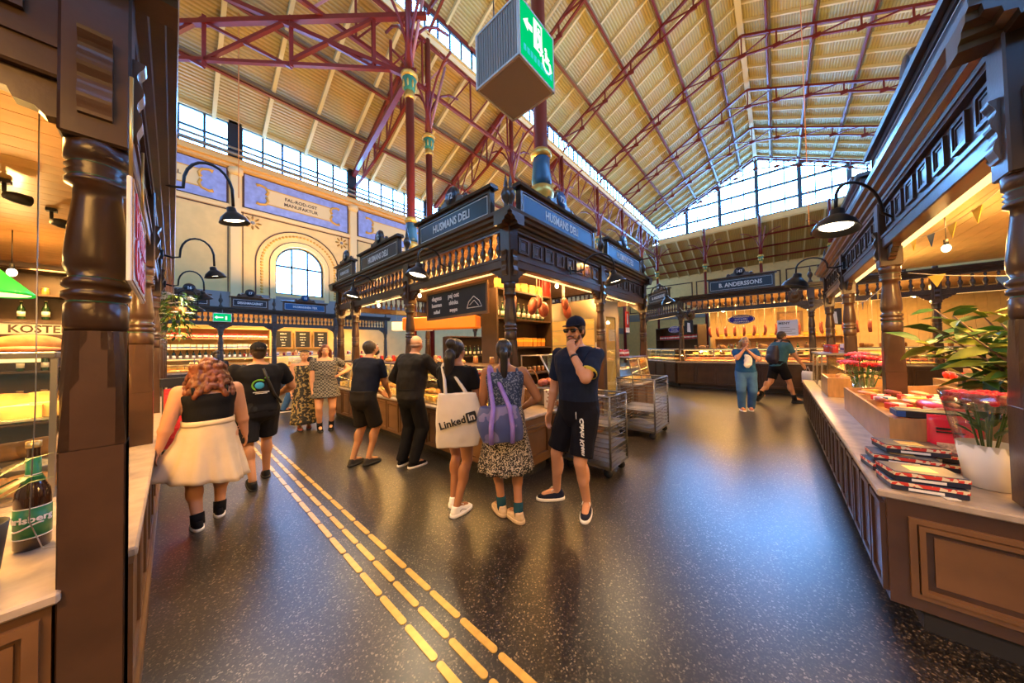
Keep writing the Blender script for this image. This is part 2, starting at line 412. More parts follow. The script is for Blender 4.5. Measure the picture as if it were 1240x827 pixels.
# clerestory: cream fascia, glazing, head beam
struct(MB().box(XB, XG, NE-.16, NE+.12, 13.95, 14.38).build('trim_2', M_cream2))
struct(MB().box(XB, XG, NE-.05, NE+.08, 15.42, 15.62).build('trim_3', M_red))
struct(MB().box(XB, XG, NE-.24, NE-.16, 14.2, 14.26).build('trim_4', M_rafter))
wn = [1]
def winname():
    wn[0] += 1; return 'window_%d' % wn[0]
def glazing(x0, x1, z0, z1, y, nx, nz, m_bar, bw=.06, d=.07, pm=None, name=None):
    """window in an xz plane at y: each bar and each pane its own piece"""
    o = sthing(name or winname(), ((x0+x1)/2, y, z0))
    cx = (x0+x1)/2; W = x1-x0; H = z1-z0
    for i in range(nx+1): MB().box(x0-cx+W*i/nx-bw/2, x0-cx+W*i/nx+bw/2, -d/2, d/2, 0, H).build('mullion', m_bar, o)
    for k in range(nz+1): MB().box(-W/2, W/2, -d/2+.005, d/2-.005, H*k/nz-bw/2, H*k/nz+bw/2).build('glazing_bar', m_bar, o)
    pme = MB().box(0, W/nx, -.005, .005, 0, H/nz).mesh('pane', pm or M_wglass)
    for i in range(nx):
        for k in range(nz): put(pme, 'pane', o, (-W/2+W*i/nx, 0, H*k/nz))
    return o
M_winbar = mat('window_bar', (.03, .035, .045), .4)
M_winblue = mat('window_bar_blue', (.05, .11, .20), .4)
for k in range(11):
    glazing(XB+.2+k*5, XB+.2+(k+1)*5 if k < 10 else XG, 14.42, 15.42, NE, 8, 1, M_winbar)
struct(MB().box(XB, XG, SE-.12, SE+.12, 12.6, 12.85).build('trim_5', M_cream2))
glazing(XB, XG, 12.85, 15.5, SE, 22, 2, M_winbar, .08)

# ---- wall_left: plaster wall with one arched window
PX = [1.68+4.55*k for k in range(-4, 10)]
wl = MB()
cx, rr, zs, sill = 3.93, .95, 5.44, 4.15
x0, x1, z0, z1 = PX[4], PX[5], 0, 9.4
wl.box(XB, x0, WY, WY+.4, z0, z1); wl.box(x1, 46, WY, WY+.4, z0, z1)
wl.box(x0, cx-rr, WY, WY+.4, z0, z1); wl.box(cx+rr, x1, WY, WY+.4, z0, z1); wl.box(cx-rr, cx+rr, WY, WY+.4, z0, sill)
N = 16
for i in range(N):
    a0, b0 = PI*i/N, PI*(i+1)/N
    p, q = (cx+rr*math.cos(a0), zs+rr*math.sin(a0)), (cx+rr*math.cos(b0), zs+rr*math.sin(b0))
    wl.prism([p, (p[0], z1), (q[0], z1), q], WY, WY+.4)
wall_left = struct(wl.build('wall_left', M_cream))
struct(MB().box(XB, 46, WY, WY+.3, 11.0, 11.25).build('trim_6', M_rafter))
struct(MB().box(XB, 46, WY-.30, WY, 9.22, 9.45).box(XB, 46, WY-.18, WY, 9.1, 9.22).build('trim_7', mat('ochre_cornice', (.78, .46, .14), .6)))
struct(MB().box(XB, 46, WY-.05, WY, 7.42, 7.60).box(XB, 46, WY-.07, WY, 7.54, 7.58).build('trim_8', M_cream2))
struct(MB().box(XB, 46, WY-.02, WY, 7.36, 7.40).build('trim_9', M_brownline))
struct(MB().box(XB, 46, WY-.03, WY, 3.2, 4.02).build('trim_10', M_greyblue))
# gallery pipes in front of the clerestory windows
struct(MB().tube([(XB, WY-.45, 9.75), (40, WY-.45, 9.75)], .045).tube([(XB, WY-.5, 9.5), (40, WY-.5, 9.5)], .07).build('trim_11', M_metal))
for i, px in enumerate(PX):
    if px < -4 or px > 16: continue
    pl = sthing('trim_%d' % (20+i), (px, WY, 0))
    MB().box(-.16, .16, -.10, 0, 3.2, 9.1).build('pilaster', M_cream2, pl)
    MB().lathe([(.19, 8.85), (.24, 8.95), (.24, 9.08), (.2, 9.12)], (0, -.06, 0), 12).build('pilaster_cap', M_cream2, pl)
    MB().box(-.24, -.21, -.015, 0, 3.9, 9.0).box(.21, .24, -.015, 0, 3.9, 9.0).build('painted_line', M_brownline, pl)
    if px < 11:
        # blue painted panel with cartouche
        bp_ = sthing('trim_%d' % (40+i), (px+2.275, WY, 7.65))
        MB().box(-2.0, 2.0, -.02, 0, 0, 1.38).build('blue_field', M_bluepanel, bp_)
        MB().ring(-2.03, 2.03, -.03, 1.41, .03, -.03, 0).build('painted_line', M_brownline, bp_)
        MB().box(-1.28, 1.28, -.03, 0, .36, 1.02).build('cartouche', M_cream2, bp_)
        sc_ = MB()
        for s in (-1, 1):
            for zz in (.36, 1.02):
                sgn = 1 if zz > .6 else -1
                sc_.tube([(s*1.28, -.03, .69+sgn*.05), (s*1.22, -.03, .69+sgn*.2), (s*1.3, -.03, .69+sgn*.36), (s*1.5, -.03, .69+sgn*.42), (s*1.62, -.03, .69+sgn*.38)], [.06, .05, .05, .05, .07], 6)
        sc_.box(-1.28, 1.28, -.04, 0, .34, .38).box(-1.28, 1.28, -.04, 0, 1.0, 1.04)
        sc_.build('gilt_scroll', M_gold, bp_)
        if i == 4:
            letters('FAL-ROD-OST', .2, M_brownline, bp_, (0, -.034, .79)); letters('MANUFAKTUR', .2, M_brownline, bp_, (0, -.034, .55))
        elif i == 3: letters('SALUHALL', .2, M_brownline, bp_, (.3, -.034, .69))
    if px < 14:
        glazing(px+.2, px+4.35, 9.55, 11.0, WY+.1, 6, 2, M_winbar, .07)
        MB().box(-.2, .2, .0, .2, 9.45, 11.1).build('pier', M_black, pl)
# arched window, surround and rosettes
aw = sthing('window_1', (cx, WY+.22, sill))
def arc(r, n=24, a0=0, a1=PI, zc=zs-sill): return [(r*math.cos(a0+(a1-a0)*k/n), zc+r*math.sin(a0+(a1-a0)*k/n)) for k in range(n+1)]
def arcband(mb, r0, r1, y0, y1, zbot, zc=zs-sill):
    o = [(r1, zbot)]+arc(r1, 24, 0, PI, zc)+[(-r1, zbot)]; i = [(r0, zbot)]+arc(r0, 24, 0, PI, zc)+[(-r0, zbot)]
    for k in range(len(o)-1): mb.prism([o[k], o[k+1], i[k+1], i[k]], y0, y1)
    return mb
arcband(MB(), .88, .95, -.05, .05, 0).build('window_frame', M_winbar, aw)
MB().box(-.9, .9, -.05, .05, 0, .07).box(-.9, .9, -.04, .04, zs-sill-.04, zs-sill+.04).build('transom', M_winbar, aw)
for mx_ in (-.31, .31): MB().box(mx_-.03, mx_+.03, -.04, .04, 0, zs-sill+math.sqrt(.81-.096)).build('mullion', M_winbar, aw)
for i in range(3):
    xa, xb = -.9+.6*i, -.3+.6*i
    MB().box(xa, xb, -.006, .006, 0, zs-sill).build('pane', M_wglass, aw)
    pts = [(xa, zs-sill)]+[(xb, zs-sill)]+[(xb+(xa-xb)*k/6, zs-sill+math.sqrt(max(.001, .81-(xb+(xa-xb)*k/6)**2))) for k in range(7)]
    MB().prism(pts, -.006, .006).build('pane', M_wglass, aw)
sr = sthing('trim_12', (cx, WY, sill))
arcband(MB(), .95, 1.14, -.05, 0, -.25).build('arch_moulding', M_cream2, sr)
arcband(MB(), 1.14, 1.17, -.03, 0, -.25).build('painted_line', M_brownline, sr)
arcband(MB(), 1.60, 1.64, -.03, 0, -.25).build('painted_line', M_brownline, sr)
kb = MB()
for k in range(33):
    a = PI*k/32; kb.ell((1.42*math.cos(a), -.01, zs-sill+1.42*math.sin(a)), (.055, .025, .055), 6, 4)
for k in range(10):
    for s in (-1, 1): kb.ell((s*1.42, -.01, zs-sill-.12-.13*k), (.055, .025, .055), 6, 4)
tag(kb.build('painted_beads', M_gold, sr), kind='stuff')
for rx in (2.22, 5.68):
    ro = sthing('trim_%d' % (13 if rx < 3 else 14), (rx, WY, 7.05))
    pm = MB().ell((0, -.01, .2), (.05, .02, .1), 8, 4).mesh('petal', M_gold); dm = MB().ell((0, -.012, .22), (.02, .02, .08), 6, 4).mesh('petal_core', M_brownline)
    for k in range(8):
        put(pm, 'petal', ro, (0, 0, 0), 0, (0, PI*k/4, 0)); put(dm, 'petal_core', ro, (0, -.008, 0), 0, (0, PI*k/4, 0))
    MB().ell((0, -.01, 0), (.07, .03, .07), 8, 5).build('rosette_boss', M_greyblue, ro)

# ---- gable glazing at the far end
gb = sthing('window_gable', (XG, RY, 14.0))
GZ = RZ-14.0; GW = NE-RY
def gtop(y): return EZ-14.0+(GZ-(EZ-14.0))*(1-abs(y)/GW)
for k in range(-9, 10):
    y = k*GW/9.0
    if abs(y) > GW-.2: continue
    big = k % 3 == 0
    MB().box(-.14 if big else -.05, .14 if big else .05, y-(.15 if big else .045), y+(.15 if big else .045), 0, gtop(y)-.05).build('mullion', M_winblue, gb)
for zz in (0.05, 1.25, 2.75, 4.2):
    yl = GW if zz < EZ-14 else GW*(1-(zz-(EZ-14.0))/(GZ-(EZ-14.0)))
    MB().box(-.08, .08, -yl, yl, zz-.1, zz+.1).build('transom', M_winblue, gb)
for k in range(-9, 9):
    ya, yb = k*GW/9, (k+1)*GW/9
    lv = (0.05, 1.25, 2.75, 4.2, 9)
    for z0_, z1_ in zip(lv, lv[1:]):
        ta, tb = min(z1_, gtop(ya)), min(z1_, gtop(yb))
        if max(ta, tb) <= z0_+.02: continue
        poly = [(ya, z0_), (yb, z0_), (yb, max(tb, z0_+.005)), (ya, max(ta, z0_+.005))]
        MB().prism(poly, -.006, .006, 'x').build('pane', M_wglass, gb)
struct(MB().bar((XG, NE, EZ-.1), (XG, RY, RZ-.1), .3).bar((XG, SE, EZ-.1), (XG, RY, RZ-.1), .3).build('trim_15', M_red))
struct(MB().box(XG-.2, XG+.2, SE, NE, 13.55, 14.0).build('trim_16', M_cream2))
struct(MB().box(XG-.1, XG+.1, SE, NE, 13.45, 13.6).build('trim_17', M_rafter))
# lower roof and end wall beyond the gable
fa = MB().box(0, 7.2, -15, 17, 0, .15).build('ceiling_far', M_roofl, None, (XG, 0, 13.5), 0, (0, R(24), 0)); struct(fa)
for k in range(26): MB().box(0, 7.1, -14.5+k*1.2, -14.38+k*1.2, -.16, 0).build('rafter', M_rafter, fa)
for k in range(3): MB().box(1.6+1.9*k, 1.7+1.9*k, -15, 17, -.34, -.2).build('purlin', M_red, fa)
wf = MB().box(45, 45.4, -15.3, 17, 0, 11.5); wall_far = struct(wf.build('wall_far', M_cream))
for k in range(7):
    yy = -9.2+k*4.3
    MB().ring(yy, yy+3.9, 6.2, 9.7, .12, 0, .05).build('wall_panel_frame', M_brownline, wall_far, (45, 0, 0), R(90))
struct(MB().box(44.9, 45, -15, 17, 5.0, 6.0).build('trim_18', M_greyblue))
# sides never seen, closing the hall
struct(MB().box(XB, 46, -15.3, -14.9, 0, 11).build('wall_right', M_cream))
wbk = MB().box(XB-.4, XB, -15.3, 17, 0, 11.2); struct(wbk.build('wall_back', M_cream))
bk = sthing('window_back', (XB, RY, 11.2))
for k in range(-3, 4): MB().box(-.05, .05, k*3-.06, k*3+.06, 0, 4.4+(1-abs(k*3)/GW)*4.4).build('mullion', M_winblue, bk)
MB().prism([(-GW, 0), (GW, 0), (GW, 4.4), (0, 8.8), (-GW, 4.4)], -.006, .006, 'x').build('pane', M_wglass, bk)
for s, nm in ((1, 'wall_back_left'), (-1, 'wall_back_right')):
    struct(MB().prism([(NE if s > 0 else SE, 11.2), (17 if s > 0 else -15.3, 11.2), (NE if s > 0 else SE, 14.2)], XB-.3, XB, 'x').build(nm, M_cream))

# ================================================================ IRON COLUMNS AND TRUSSES
def column(label, x, y, r=.125, collar=True, top=15.0, capz=9.7, grp='red cast iron columns'):
    t = thing('iron_column', label, 'column', (x, y, 0), 0, grp)
    MB().lathe([(r*1.05, 0), (r, capz-.35)], n=16).build('shaft', M_red, t)
    c = MB().lathe([(r*1.15, capz-.42), (r*1.3, capz-.36), (r*1.1, capz-.3), (r*1.15, capz-.2)], n=16).build('necking', M_goldmetal, t)
    MB().lathe([(r*1.1, capz-.2), (r*1.35, capz-.1), (r*1.75, capz+.2), (r*1.6, capz+.22)], n=12).build('capital', M_greeniron, t)
    lm = MB().ell((r*1.5, 0, capz), (.04, .03, .13), 6, 4).mesh('capital_leaf', M_goldmetal)
    for k in range(8): put(lm, 'capital_leaf', t, (0, 0, 0), PI*k/4)
    MB().lathe([(r*1.8, capz+.22), (r*2.05, capz+.27), (r*2.05, capz+.34), (r*1.5, capz+.4)], n=16).build('abacus', M_goldmetal, t)
    MB().lathe([(r*.95, capz+.38), (r*.9, top)], n=14).build('upper_shaft', M_red, t)
    if collar:
        MB().lathe([(r*1.1, 4.2), (r*1.45, 4.35), (r*1.45, 4.55), (r*1.75, 4.62), (r*1.75, 4.78), (r*1.4, 4.82)], n=16).build('collar_ring', M_goldmetal, t)
        MB().lathe([(r*1.38, 4.8), (r*1.48, 4.95), (r*1.28, 5.2), (r*1.28, 5.42)], n=16).build('collar', M_blueiron, t)
        MB().lathe([(r*1.3, 5.4), (r*1.55, 5.45), (r*1.55, 5.52), (r*1.15, 5.58)], n=16).build('upper_collar_ring', M_goldmetal, t)
        MB().lathe([(r*1.3, 3.6), (r*1.2, 4.25)], n=16).build('pedestal_sleeve', mat('copper_sleeve', (.45, .16, .06), .4), t)
    # brackets spreading from the capital to the roof
    for k, (dx, dy) in enumerate(((1, 0), (-1, 0), (0, 1), (0, -1))):
        pts = [(0+dx*r, dy*r, capz+.5)]+[(dx*1.5*(1-math.cos(PI/2*s/5)), dy*1.5*(1-math.cos(PI/2*s/5)), capz+.6+2.2*math.sin(PI/2*s/5)) for s in range(1, 6)]
        MB().tube(pts, .045, 6).build('bracket', M_red, t)
    MB().tube([(0, 0, capz+.4), (.55, -.4, top-1)], .05, 6).build('brace', M_redlt, t)
    return t
column('thick red iron column with blue and gilt collar behind the front stall sign', 5.0, 3.52, .14)
column('red iron column with green gilt capital left of the exit sign', 4.83, 8.3)
ordn = ['first', 'second', 'third', 'fourth', 'fifth', 'sixth', 'seventh', 'eighth', 'ninth', 'tenth', 'eleventh', 'twelfth', 'thirteenth']
for k, x in enumerate((6.75, 11.8, 16.8, 22, 27, 32, 37.5)):
    column('%s red iron column of the row below the long clerestory' % ordn[k], x, NE-.1, collar=False, top=14)
for k, y in enumerate((5.5, .9, -3.8)):
    column('%s red iron column under the glazed gable' % ordn[k], 37.8, y, collar=False, top=14)
# brace lattice along the colonnade under the fascia
lat = thing('lattice_girder', 'red iron lattice girder running under the long clerestory', 'girder', (0, NE-.1, 0))
for z in (11.9, 13.85): MB().bar((XB, 0, z), (XG, 0, z), .12).build('chord', M_red, lat)
k = 0
while XB+1.25*k < XG-1.3:
    xa = XB+1.25*k
    MB().bar((xa, 0, 11.9), (xa+1.25, 0, 13.85), .055).build('diagonal', M_red if k % 3 else M_redlt, lat)
    if k % 2 == 0: MB().bar((xa, 0, 11.9), (xa, 0, 13.85), .06).build('strut', M_red, lat)
    k += 1
# nave trusses
def truss_proto():
    t = thing('roof_truss', 'x', 'truss', (0, 0, 0))
    for s in (1, -1):
        ye = RY+s*(NE-RY-.1)
        def U(f): return Vector((0, ye+(RY-ye)*f, EZ-.55+(RZ-EZ)*f))
        def Lw(f): return Vector((0, ye+(RY-ye)*f, 14.2+(RZ-1.75-14.2)*(1-(1-f)**1.35)))
        MB().bar(U(0), U(1), .12).build('upper_chord', M_red, t)
        MB().tube([Lw(f/6) for f in range(7)], .065, 4).build('lower_chord', M_red, t)
        for k in range(1, 7):
            MB().bar(U(k/6), Lw(k/6), .07).build('strut', M_red, t)
            MB().bar(U((k-1)/6+.02), Lw(k/6), .06).build('diagonal', M_red, t)
            MB().box(-.03, .03, -.16, .16, -.12, .12).build('gusset', M_red, t, Lw(k/6))
    return t
TX = [6.75, 11.8, 16.8, 22, 27, 32, 37.2]
tp = truss_proto(); tp.location.x = TX[0]; tp['label'] = 'red iron roof truss of the nave nearest the exit sign'; tp['group'] = 'nave roof trusses'
nm = ['', 'second', 'third', 'fourth', 'fifth', 'sixth', 'last']
for k in range(1, 7):
    dup(tp, (TX[k], 0, 0), 0, '%s red iron nave roof truss counted toward the glazed gable' % nm[k] if k < 6 else 'red iron roof truss standing right before the glazed gable')
dup(tp, (1.7, 0, 0), 0, 'red iron roof truss above the crossing behind the exit sign')
# aisle trusses between colonnade and the plaster wall
def aisle_truss(x, label):
    t = thing('aisle_truss', label, 'truss', (x, 0, 0), 0, 'aisle roof trusses')
    def U(f): return Vector((0, NE+(WY-NE)*f, 13.7-2.9*f))
    def Lw(f): return Vector((0, NE+(WY-NE)*f, 12.0-1.9*f-.35*math.sin(PI*f)))
    MB().bar(U(0), U(1), .2).build('upper_chord', M_red, t); MB().tube([Lw(f/5) for f in range(6)], .07, 4).build('lower_chord', M_red, t)
    for k in range(1, 5):
        MB().bar(U(k/5), Lw(k/5), .06).build('strut', M_red, t); MB().bar(U((k-1)/5), Lw(k/5), .05).build('diagonal', M_red, t)
    MB().tube([Lw(1), (0, WY-.2, 9.9), (0, WY-.08, 9.5)], .05, 6).build('wall_bracket', M_red, t)
for k, x in enumerate((6.3, 11.3, 16.5)):
    aisle_truss(x, ['red iron aisle truss meeting the window band left of the exit sign', 'second red iron aisle truss beyond the exit sign', 'third red iron aisle truss beyond the exit sign'][k])
# heavy diagonal truss across the top left
dg_ = thing('diagonal_truss', 'heavy red iron truss crossing the top left of the roof', 'truss', (0, 0, 0))
A, B_ = Vector((4.83, 8.3, 0)), Vector((-2.6, 16.3, 0))
def dp(f, z): v = A.lerp(B_, f); return (v.x, v.y, z)
MB().bar(dp(-.05, 11.95), dp(1, 11.5), .15).build('upper_chord', M_red, dg_)
MB().bar(dp(-.02, 10.2), dp(1, 10.75), .1).build('lower_chord', M_red, dg_)
for f in (.1, .33, .57, .8):
    MB().bar(dp(f, 11.9), dp(f, 10.3), .1).build('strut', M_red, dg_)
for f0, f1 in ((.1, .33), (.33, .57), (.57, .8)):
    MB().bar(dp(f0, 11.8), dp(f1, 10.5), .1).build('diagonal', M_red, dg_); MB().bar(dp(f0, 10.3), dp(f1, 11.7), .08).build('diagonal', M_red, dg_)
MB().bar((4.83, 8.3, 10.0), dp(.62, 13.0), .12).build('tie_rod', M_red, dg_)
tie = thing('tie_beam', 'red iron tie beam from the capital to the upper left roof', 'beam', (0, 0, 0))
MB().bar((4.83, 8.3, 10.1), (6.3, 16.2, 11.0), .17).build('tie', M_red, tie)
MB().bar((5.2, 10.2, 10.6), (5.2, 10.2, 12.8), .08).build('strut', M_red, tie)
for k, (x, y, z0_, z1_) in enumerate(((1.4, 13, 6.6, 12.79), (13.5, -.9, 5.3, 19.3))):
    tag(MB().tube([(x, y, z0_), (x, y, z1_)], .012, 6).build('orange_rope', mat('orange_cord', (.75, .28, .08), .6)), ['orange cord hanging in front of the wall panel lettering', 'orange cord hanging from the nave roof over the right stall'][k], 'cord')
# ================================================================ STALL PARTS (face frame: x along the face, -y outwards, z up)
Z_B, Z_F0, Z_F1, Z_C = 2.53, 2.66, 3.0, 3.17
_pc = {}
def post_meshes(z0):
    if z0 in _pc: return _pc[z0]
    b = MB()
    if z0 < 1.4: 
        b.cbox(-.072, .072, -.072, .072, z0, 1.22, .004)
        # square shaft rounding off into the turned section (arched chamfers)
        vs, fs, NN = [], [], 32
        for i in range(13):
            f = i/12; z = 1.22+.42*f; hw = .072; rr_ = .1018*(1-f)+.0745*f
            for k in range(NN):
                a = 2*PI*k/NN; c_, d_ = math.cos(a), math.sin(a)
                r0 = hw/max(abs(c_), abs(d_)); r_ = min(r0, rr_)
                vs.append((r_*c_, r_*d_, z))
        for i in range(12):
            for k in range(NN): fs.append((i*NN+k, i*NN+(k+1) % NN, (i+1)*NN+(k+1) % NN, (i+1)*NN+k))
        b.add(vs, fs, False)
    b.lathe([(.070, max(z0, 1.64)), (.075, 1.66), (.075, 1.735), (.066, 1.75), (.080, 1.762), (.080, 1.782), (.066, 1.793), (.080, 1.805), (.080, 1.825), (.064, 1.838), (.076, 1.875), (.077, 1.92), (.068, 2.03), (.058, 2.13), (.057, 2.175),
             (.075, 2.185), (.077, 2.20), (.066, 2.212), (.077, 2.224), (.066, 2.236), (.077, 2.248), (.066, 2.26), (.078, 2.272), (.078, 2.335), (.07, 2.345)], n=20)
    g = MB()
    for z, r in ((1.746, .070), (1.832, .069), (2.212, .069), (2.26, .069)):
        g.lathe([(r-.004, z-.007), (r, z), (r-.004, z+.007)], n=20)
    h = MB().cbox(-.08, .08, -.08, .08, 2.335, Z_F1+.02, .008)
    wv = [(-.092-.022*(.5+.5*math.cos(2*PI*2.5*q/24))*(1-.45*q/24), 2.72-.30*q/24) for q in range(25)]
    c = MB().prism([(-.075, 2.725)]+wv+[(-.075, 2.415)], -.038, .038, 'x')
    br = MB().prism([(0, 2.53), (0, 2.40), (.03, 2.395), (.05, 2.42), (.09, 2.425), (.10, 2.455), (.135, 2.46), (.15, 2.49), (.19, 2.495), (.22, 2.53)], -.025, .025, 'y')
    r = (b.mesh('shaft', M_wood), g.mesh('green_ring', M_green), h.mesh('head', M_wood), c.mesh('corbel', M_wood), br.mesh('bracket', M_wood))
    _pc[z0] = r
    return r
_bal = MB().lathe([(.030, 0), (.030, .02), (.018, .035), (.040, .09), (.044, .12), (.036, .16), (.017, .20), (.024, .215), (.017, .23), (.030, .28), (.018, .305), (.030, .32), (.030, .34)], n=10).mesh('baluster', M_wood)
def sq_panel(w, h):
    m = MB(); m.ring(-w/2, w/2, 0, h, .022, -.02, 0); m.ring(-w/2+.03, w/2-.03, .03, h-.03, .012, -.012, 0); m.box(-w/2+.05, w/2-.05, -.008, 0, .05, h-.05)
    return m.mesh('frieze_panel', M_wood)
_sq = sq_panel(.20, .20)
def stall_face(st, org, rz, xs, frieze, z0=.74, dz=0, ends=(1, 1), posts=True, pitch=.135, strip=True):
    """one face of a stall; xs = post positions. org: world point of the face frame origin (post centre line)"""
    P = st.location
    base = Vector((org[0]-P[0], org[1]-P[1], 0+dz))
    rot = Matrix.Rotation(rz, 3, 'Z')
    def L(x, y=0, z=0): return base+rot @ Vector((x, y, z))
    xa, xb = xs[0], xs[-1]; oa, ob = .2*ends[0], .2*ends[1]
    sh, gr, hd, cb, br = post_meshes(z0-dz)
    for i, x in enumerate(xs):
        if posts:
            s = put(sh, 'post', st, L(x), rz); put(gr, 'green_ring', s)
            put(hd, 'head', s); put(cb, 'corbel', s)
            if i > 0: put(br, 'bracket', s, (-.08, 0, 0), PI)
            if i < len(xs)-1: put(br, 'bracket', s, (.08, 0, 0))
    MB().cbox(xa-.05, xb+.05, -.055, .055, Z_B, Z_F0, .008).box(xa, xb, -.065, .0, Z_F0-.03, Z_F0).build('lower_beam', M_wood, st, L(0), rz)
    MB().box(xa-.05, xb+.05, -.06, .06, Z_F1-.03, Z_F1+.05).build('upper_beam', M_wood, st, L(0), rz)
    prof = [(.06, Z_F1), (-.07, Z_F1), (-.075, Z_F1+.03), (-.11, Z_F1+.04), (-.115, Z_F1+.07), (-.16, Z_F1+.085), (-.165, Z_F1+.12), (-.20, Z_F1+.13), (-.205, Z_C), (.06, Z_C)]
    MB().prism(prof, xa-oa, xb+ob, 'x').build('cornice', M_wood, st, L(0), rz)
    if strip:
        MB().box(xa+.25, xb-.25, .07, .11, Z_B-.0, Z_B+.025).build('light_strip', M_strip, st, L(0), rz)
    for a, b in zip(xs, xs[1:]):
        if frieze == 'bal':
            n = max(2, int((b-a-.2)/pitch)); 
            for k in range(n): put(_bal, 'baluster', st, L(a+.1+(b-a-.2)*(k+.5)/n, 0, Z_F0), rz)
        else:
            MB().box(a+.08, b-.08, -.02, .02, Z_F0, Z_F1).build('frieze_board', M_wood, st, L(0), rz)
            n = max(2, int((b-a-.2)/.285))
            for k in range(n): put(_sq, 'frieze_panel', st, L(a+.1+(b-a-.2)*(k+.5)/n, -.02, Z_F0+.075), rz)
    fin = MB().lathe([(.05, Z_C), (.05, Z_C+.06), (.03, Z_C+.08), (.025, Z_C+.14), (.055, Z_C+.2), (.062, Z_C+.25), (.04, Z_C+.31), (.02, Z_C+.34), (.028, Z_C+.36), (.012, Z_C+.46), (.002, Z_C+.52)], n=12).mesh('finial', M_wood)
    for i, x in enumerate(xs):
        if (i == 0 and not ends[0]) or (i == len(xs)-1 and not ends[1]): continue
        f = put(fin, 'finial', st, L(x, -.04), rz)
def stall_roof(st, x0, x1, y0, y1, m, dz=0, z=Z_F1):
    P = st.location
    n = max(1, int((y1-y0)/.16))
    me = MB().box(0, x1-x0, .003, (y1-y0)/n-.003, 0, .025).mesh('ceiling_plank', m)
    MB().box(x0-P[0], x1-P[0], y0-P[1], y1-P[1], z+dz+.026, z+dz+.05).build('roof_deck', M_wood, st)
    if n > 60: n = 60; me = MB().box(0, x1-x0, .003, (y1-y0)/n-.003, 0, .025).mesh('ceiling_plank', m)
    for k in range(n): put(me, 'ceiling_plank', st, (x0-P[0], y0-P[1]+(y1-y0)*k/n, z+dz))

def counter(name, label, org, rz, Lx, depth, h, pitch=.28, mpan=M_wood, body=M_wood, ends=(1, 1), grp=None, toe=.12, cat='counter', endm=None):
    t = thing(name, label, cat, (org[0], org[1], 0), rz, grp)
    MB().box(.0, Lx, .0, depth, .13, h-.04).build('body', body, t)
    MB().box(.06, Lx-.06, toe, depth-.05, 0, .13).build('plinth', M_dark, t)
    MB().cbox(-.02, Lx+.02, -.035, depth+.01, h-.04, h, .008).build('worktop', M_stone, t)
    n = max(1, int(Lx/pitch)); w = Lx/n
    pm = MB(); pm.ring(.02, w-.02, .17, h-.08, .03, -.022, 0); pm.box(.065, w-.065, -.012, 0, .22, h-.13); me = pm.mesh('front_panel', mpan)
    for k in range(n): put(me, 'front_panel', t, (w*k, 0, 0))
    ee = MB(); d = depth
    ee.ring(.07, d-.07, .2, h-.12, .025, -.02, 0); ee.ring(.10, d-.10, .23, h-.15, .02, -.032, 0); ee.box(.15, d-.15, -.008, 0, .28, h-.2); em = ee.mesh('end_panel', endm or body)
    if ends[0]: put(em, 'end_panel', t, (0, d, 0), R(-90))
    if ends[1]: put(em, 'end_panel', t, (Lx, 0, 0), R(90))
    return t

def shop_sign(label, pos, rz, w, txt, num=None, h=.36, z=Z_C+.01, blue=True, tsize=.125, sx=.8, cap=True, grp=None):
    t = thing('shop_sign', label, 'sign', (pos[0], pos[1], z), rz, grp)
    MB().cbox(-w/2, w/2, 0, .06, 0, h, .006).build('board', M_wood, t)
    if cap: MB().prism([(-.06, h), (-.07, h+.03), (-.04, h+.045), (.06, h+.045), (.08, h)], -w/2-.05, w/2+.05, 'x').build('top_moulding', M_wood, t)
    MB().ring(-w/2, w/2, 0, h, .045, -.022, 0).build('frame', M_wood, t)
    f = MB().box(-w/2+.05, w/2-.05, -.008, 0, .05, h-.05).build('name_panel', M_signblue if blue else M_signdark, t)
    MB().ring(-w/2+.062, w/2-.062, .062, h-.062, .008, -.012, -.008).build('border_line', M_white, f)
    letters(txt, tsize, M_white, f, (0, -.011, h/2-.004), sx=sx)
    if num:
        b = MB(); b.lathe([(.0, 0), (.125, 0), (.15, .02), (.15, .05), (.0, .05)], (0, .0, h+.2), 24, True, 'y')
        pd = [(-.38, h+.045), (.38, h+.045), (.36, h+.09), (.27, h+.1), (.23, h+.15), (.17, h+.16), (.15, h+.2), (-.15, h+.2), (-.17, h+.16), (-.23, h+.15), (-.27, h+.1), (-.36, h+.09)]
        b.prism(pd, .01, .045); b.ell((-.3, .025, h+.11), (.05, .03, .05), 10, 6).ell((.3, .025, h+.11), (.05, .03, .05), 10, 6)
        bo = b.build('number_badge', M_wood, t)
        MB().lathe([(.0, -.006), (.118, -.006), (.118, .004)], (0, 0, h+.2), 24, True, 'y').build('badge_disc', M_signblue if blue else M_signdark, bo)
        letters(num, .13, M_white, bo, (0, -.009, h+.195), sx=.85)
    return t

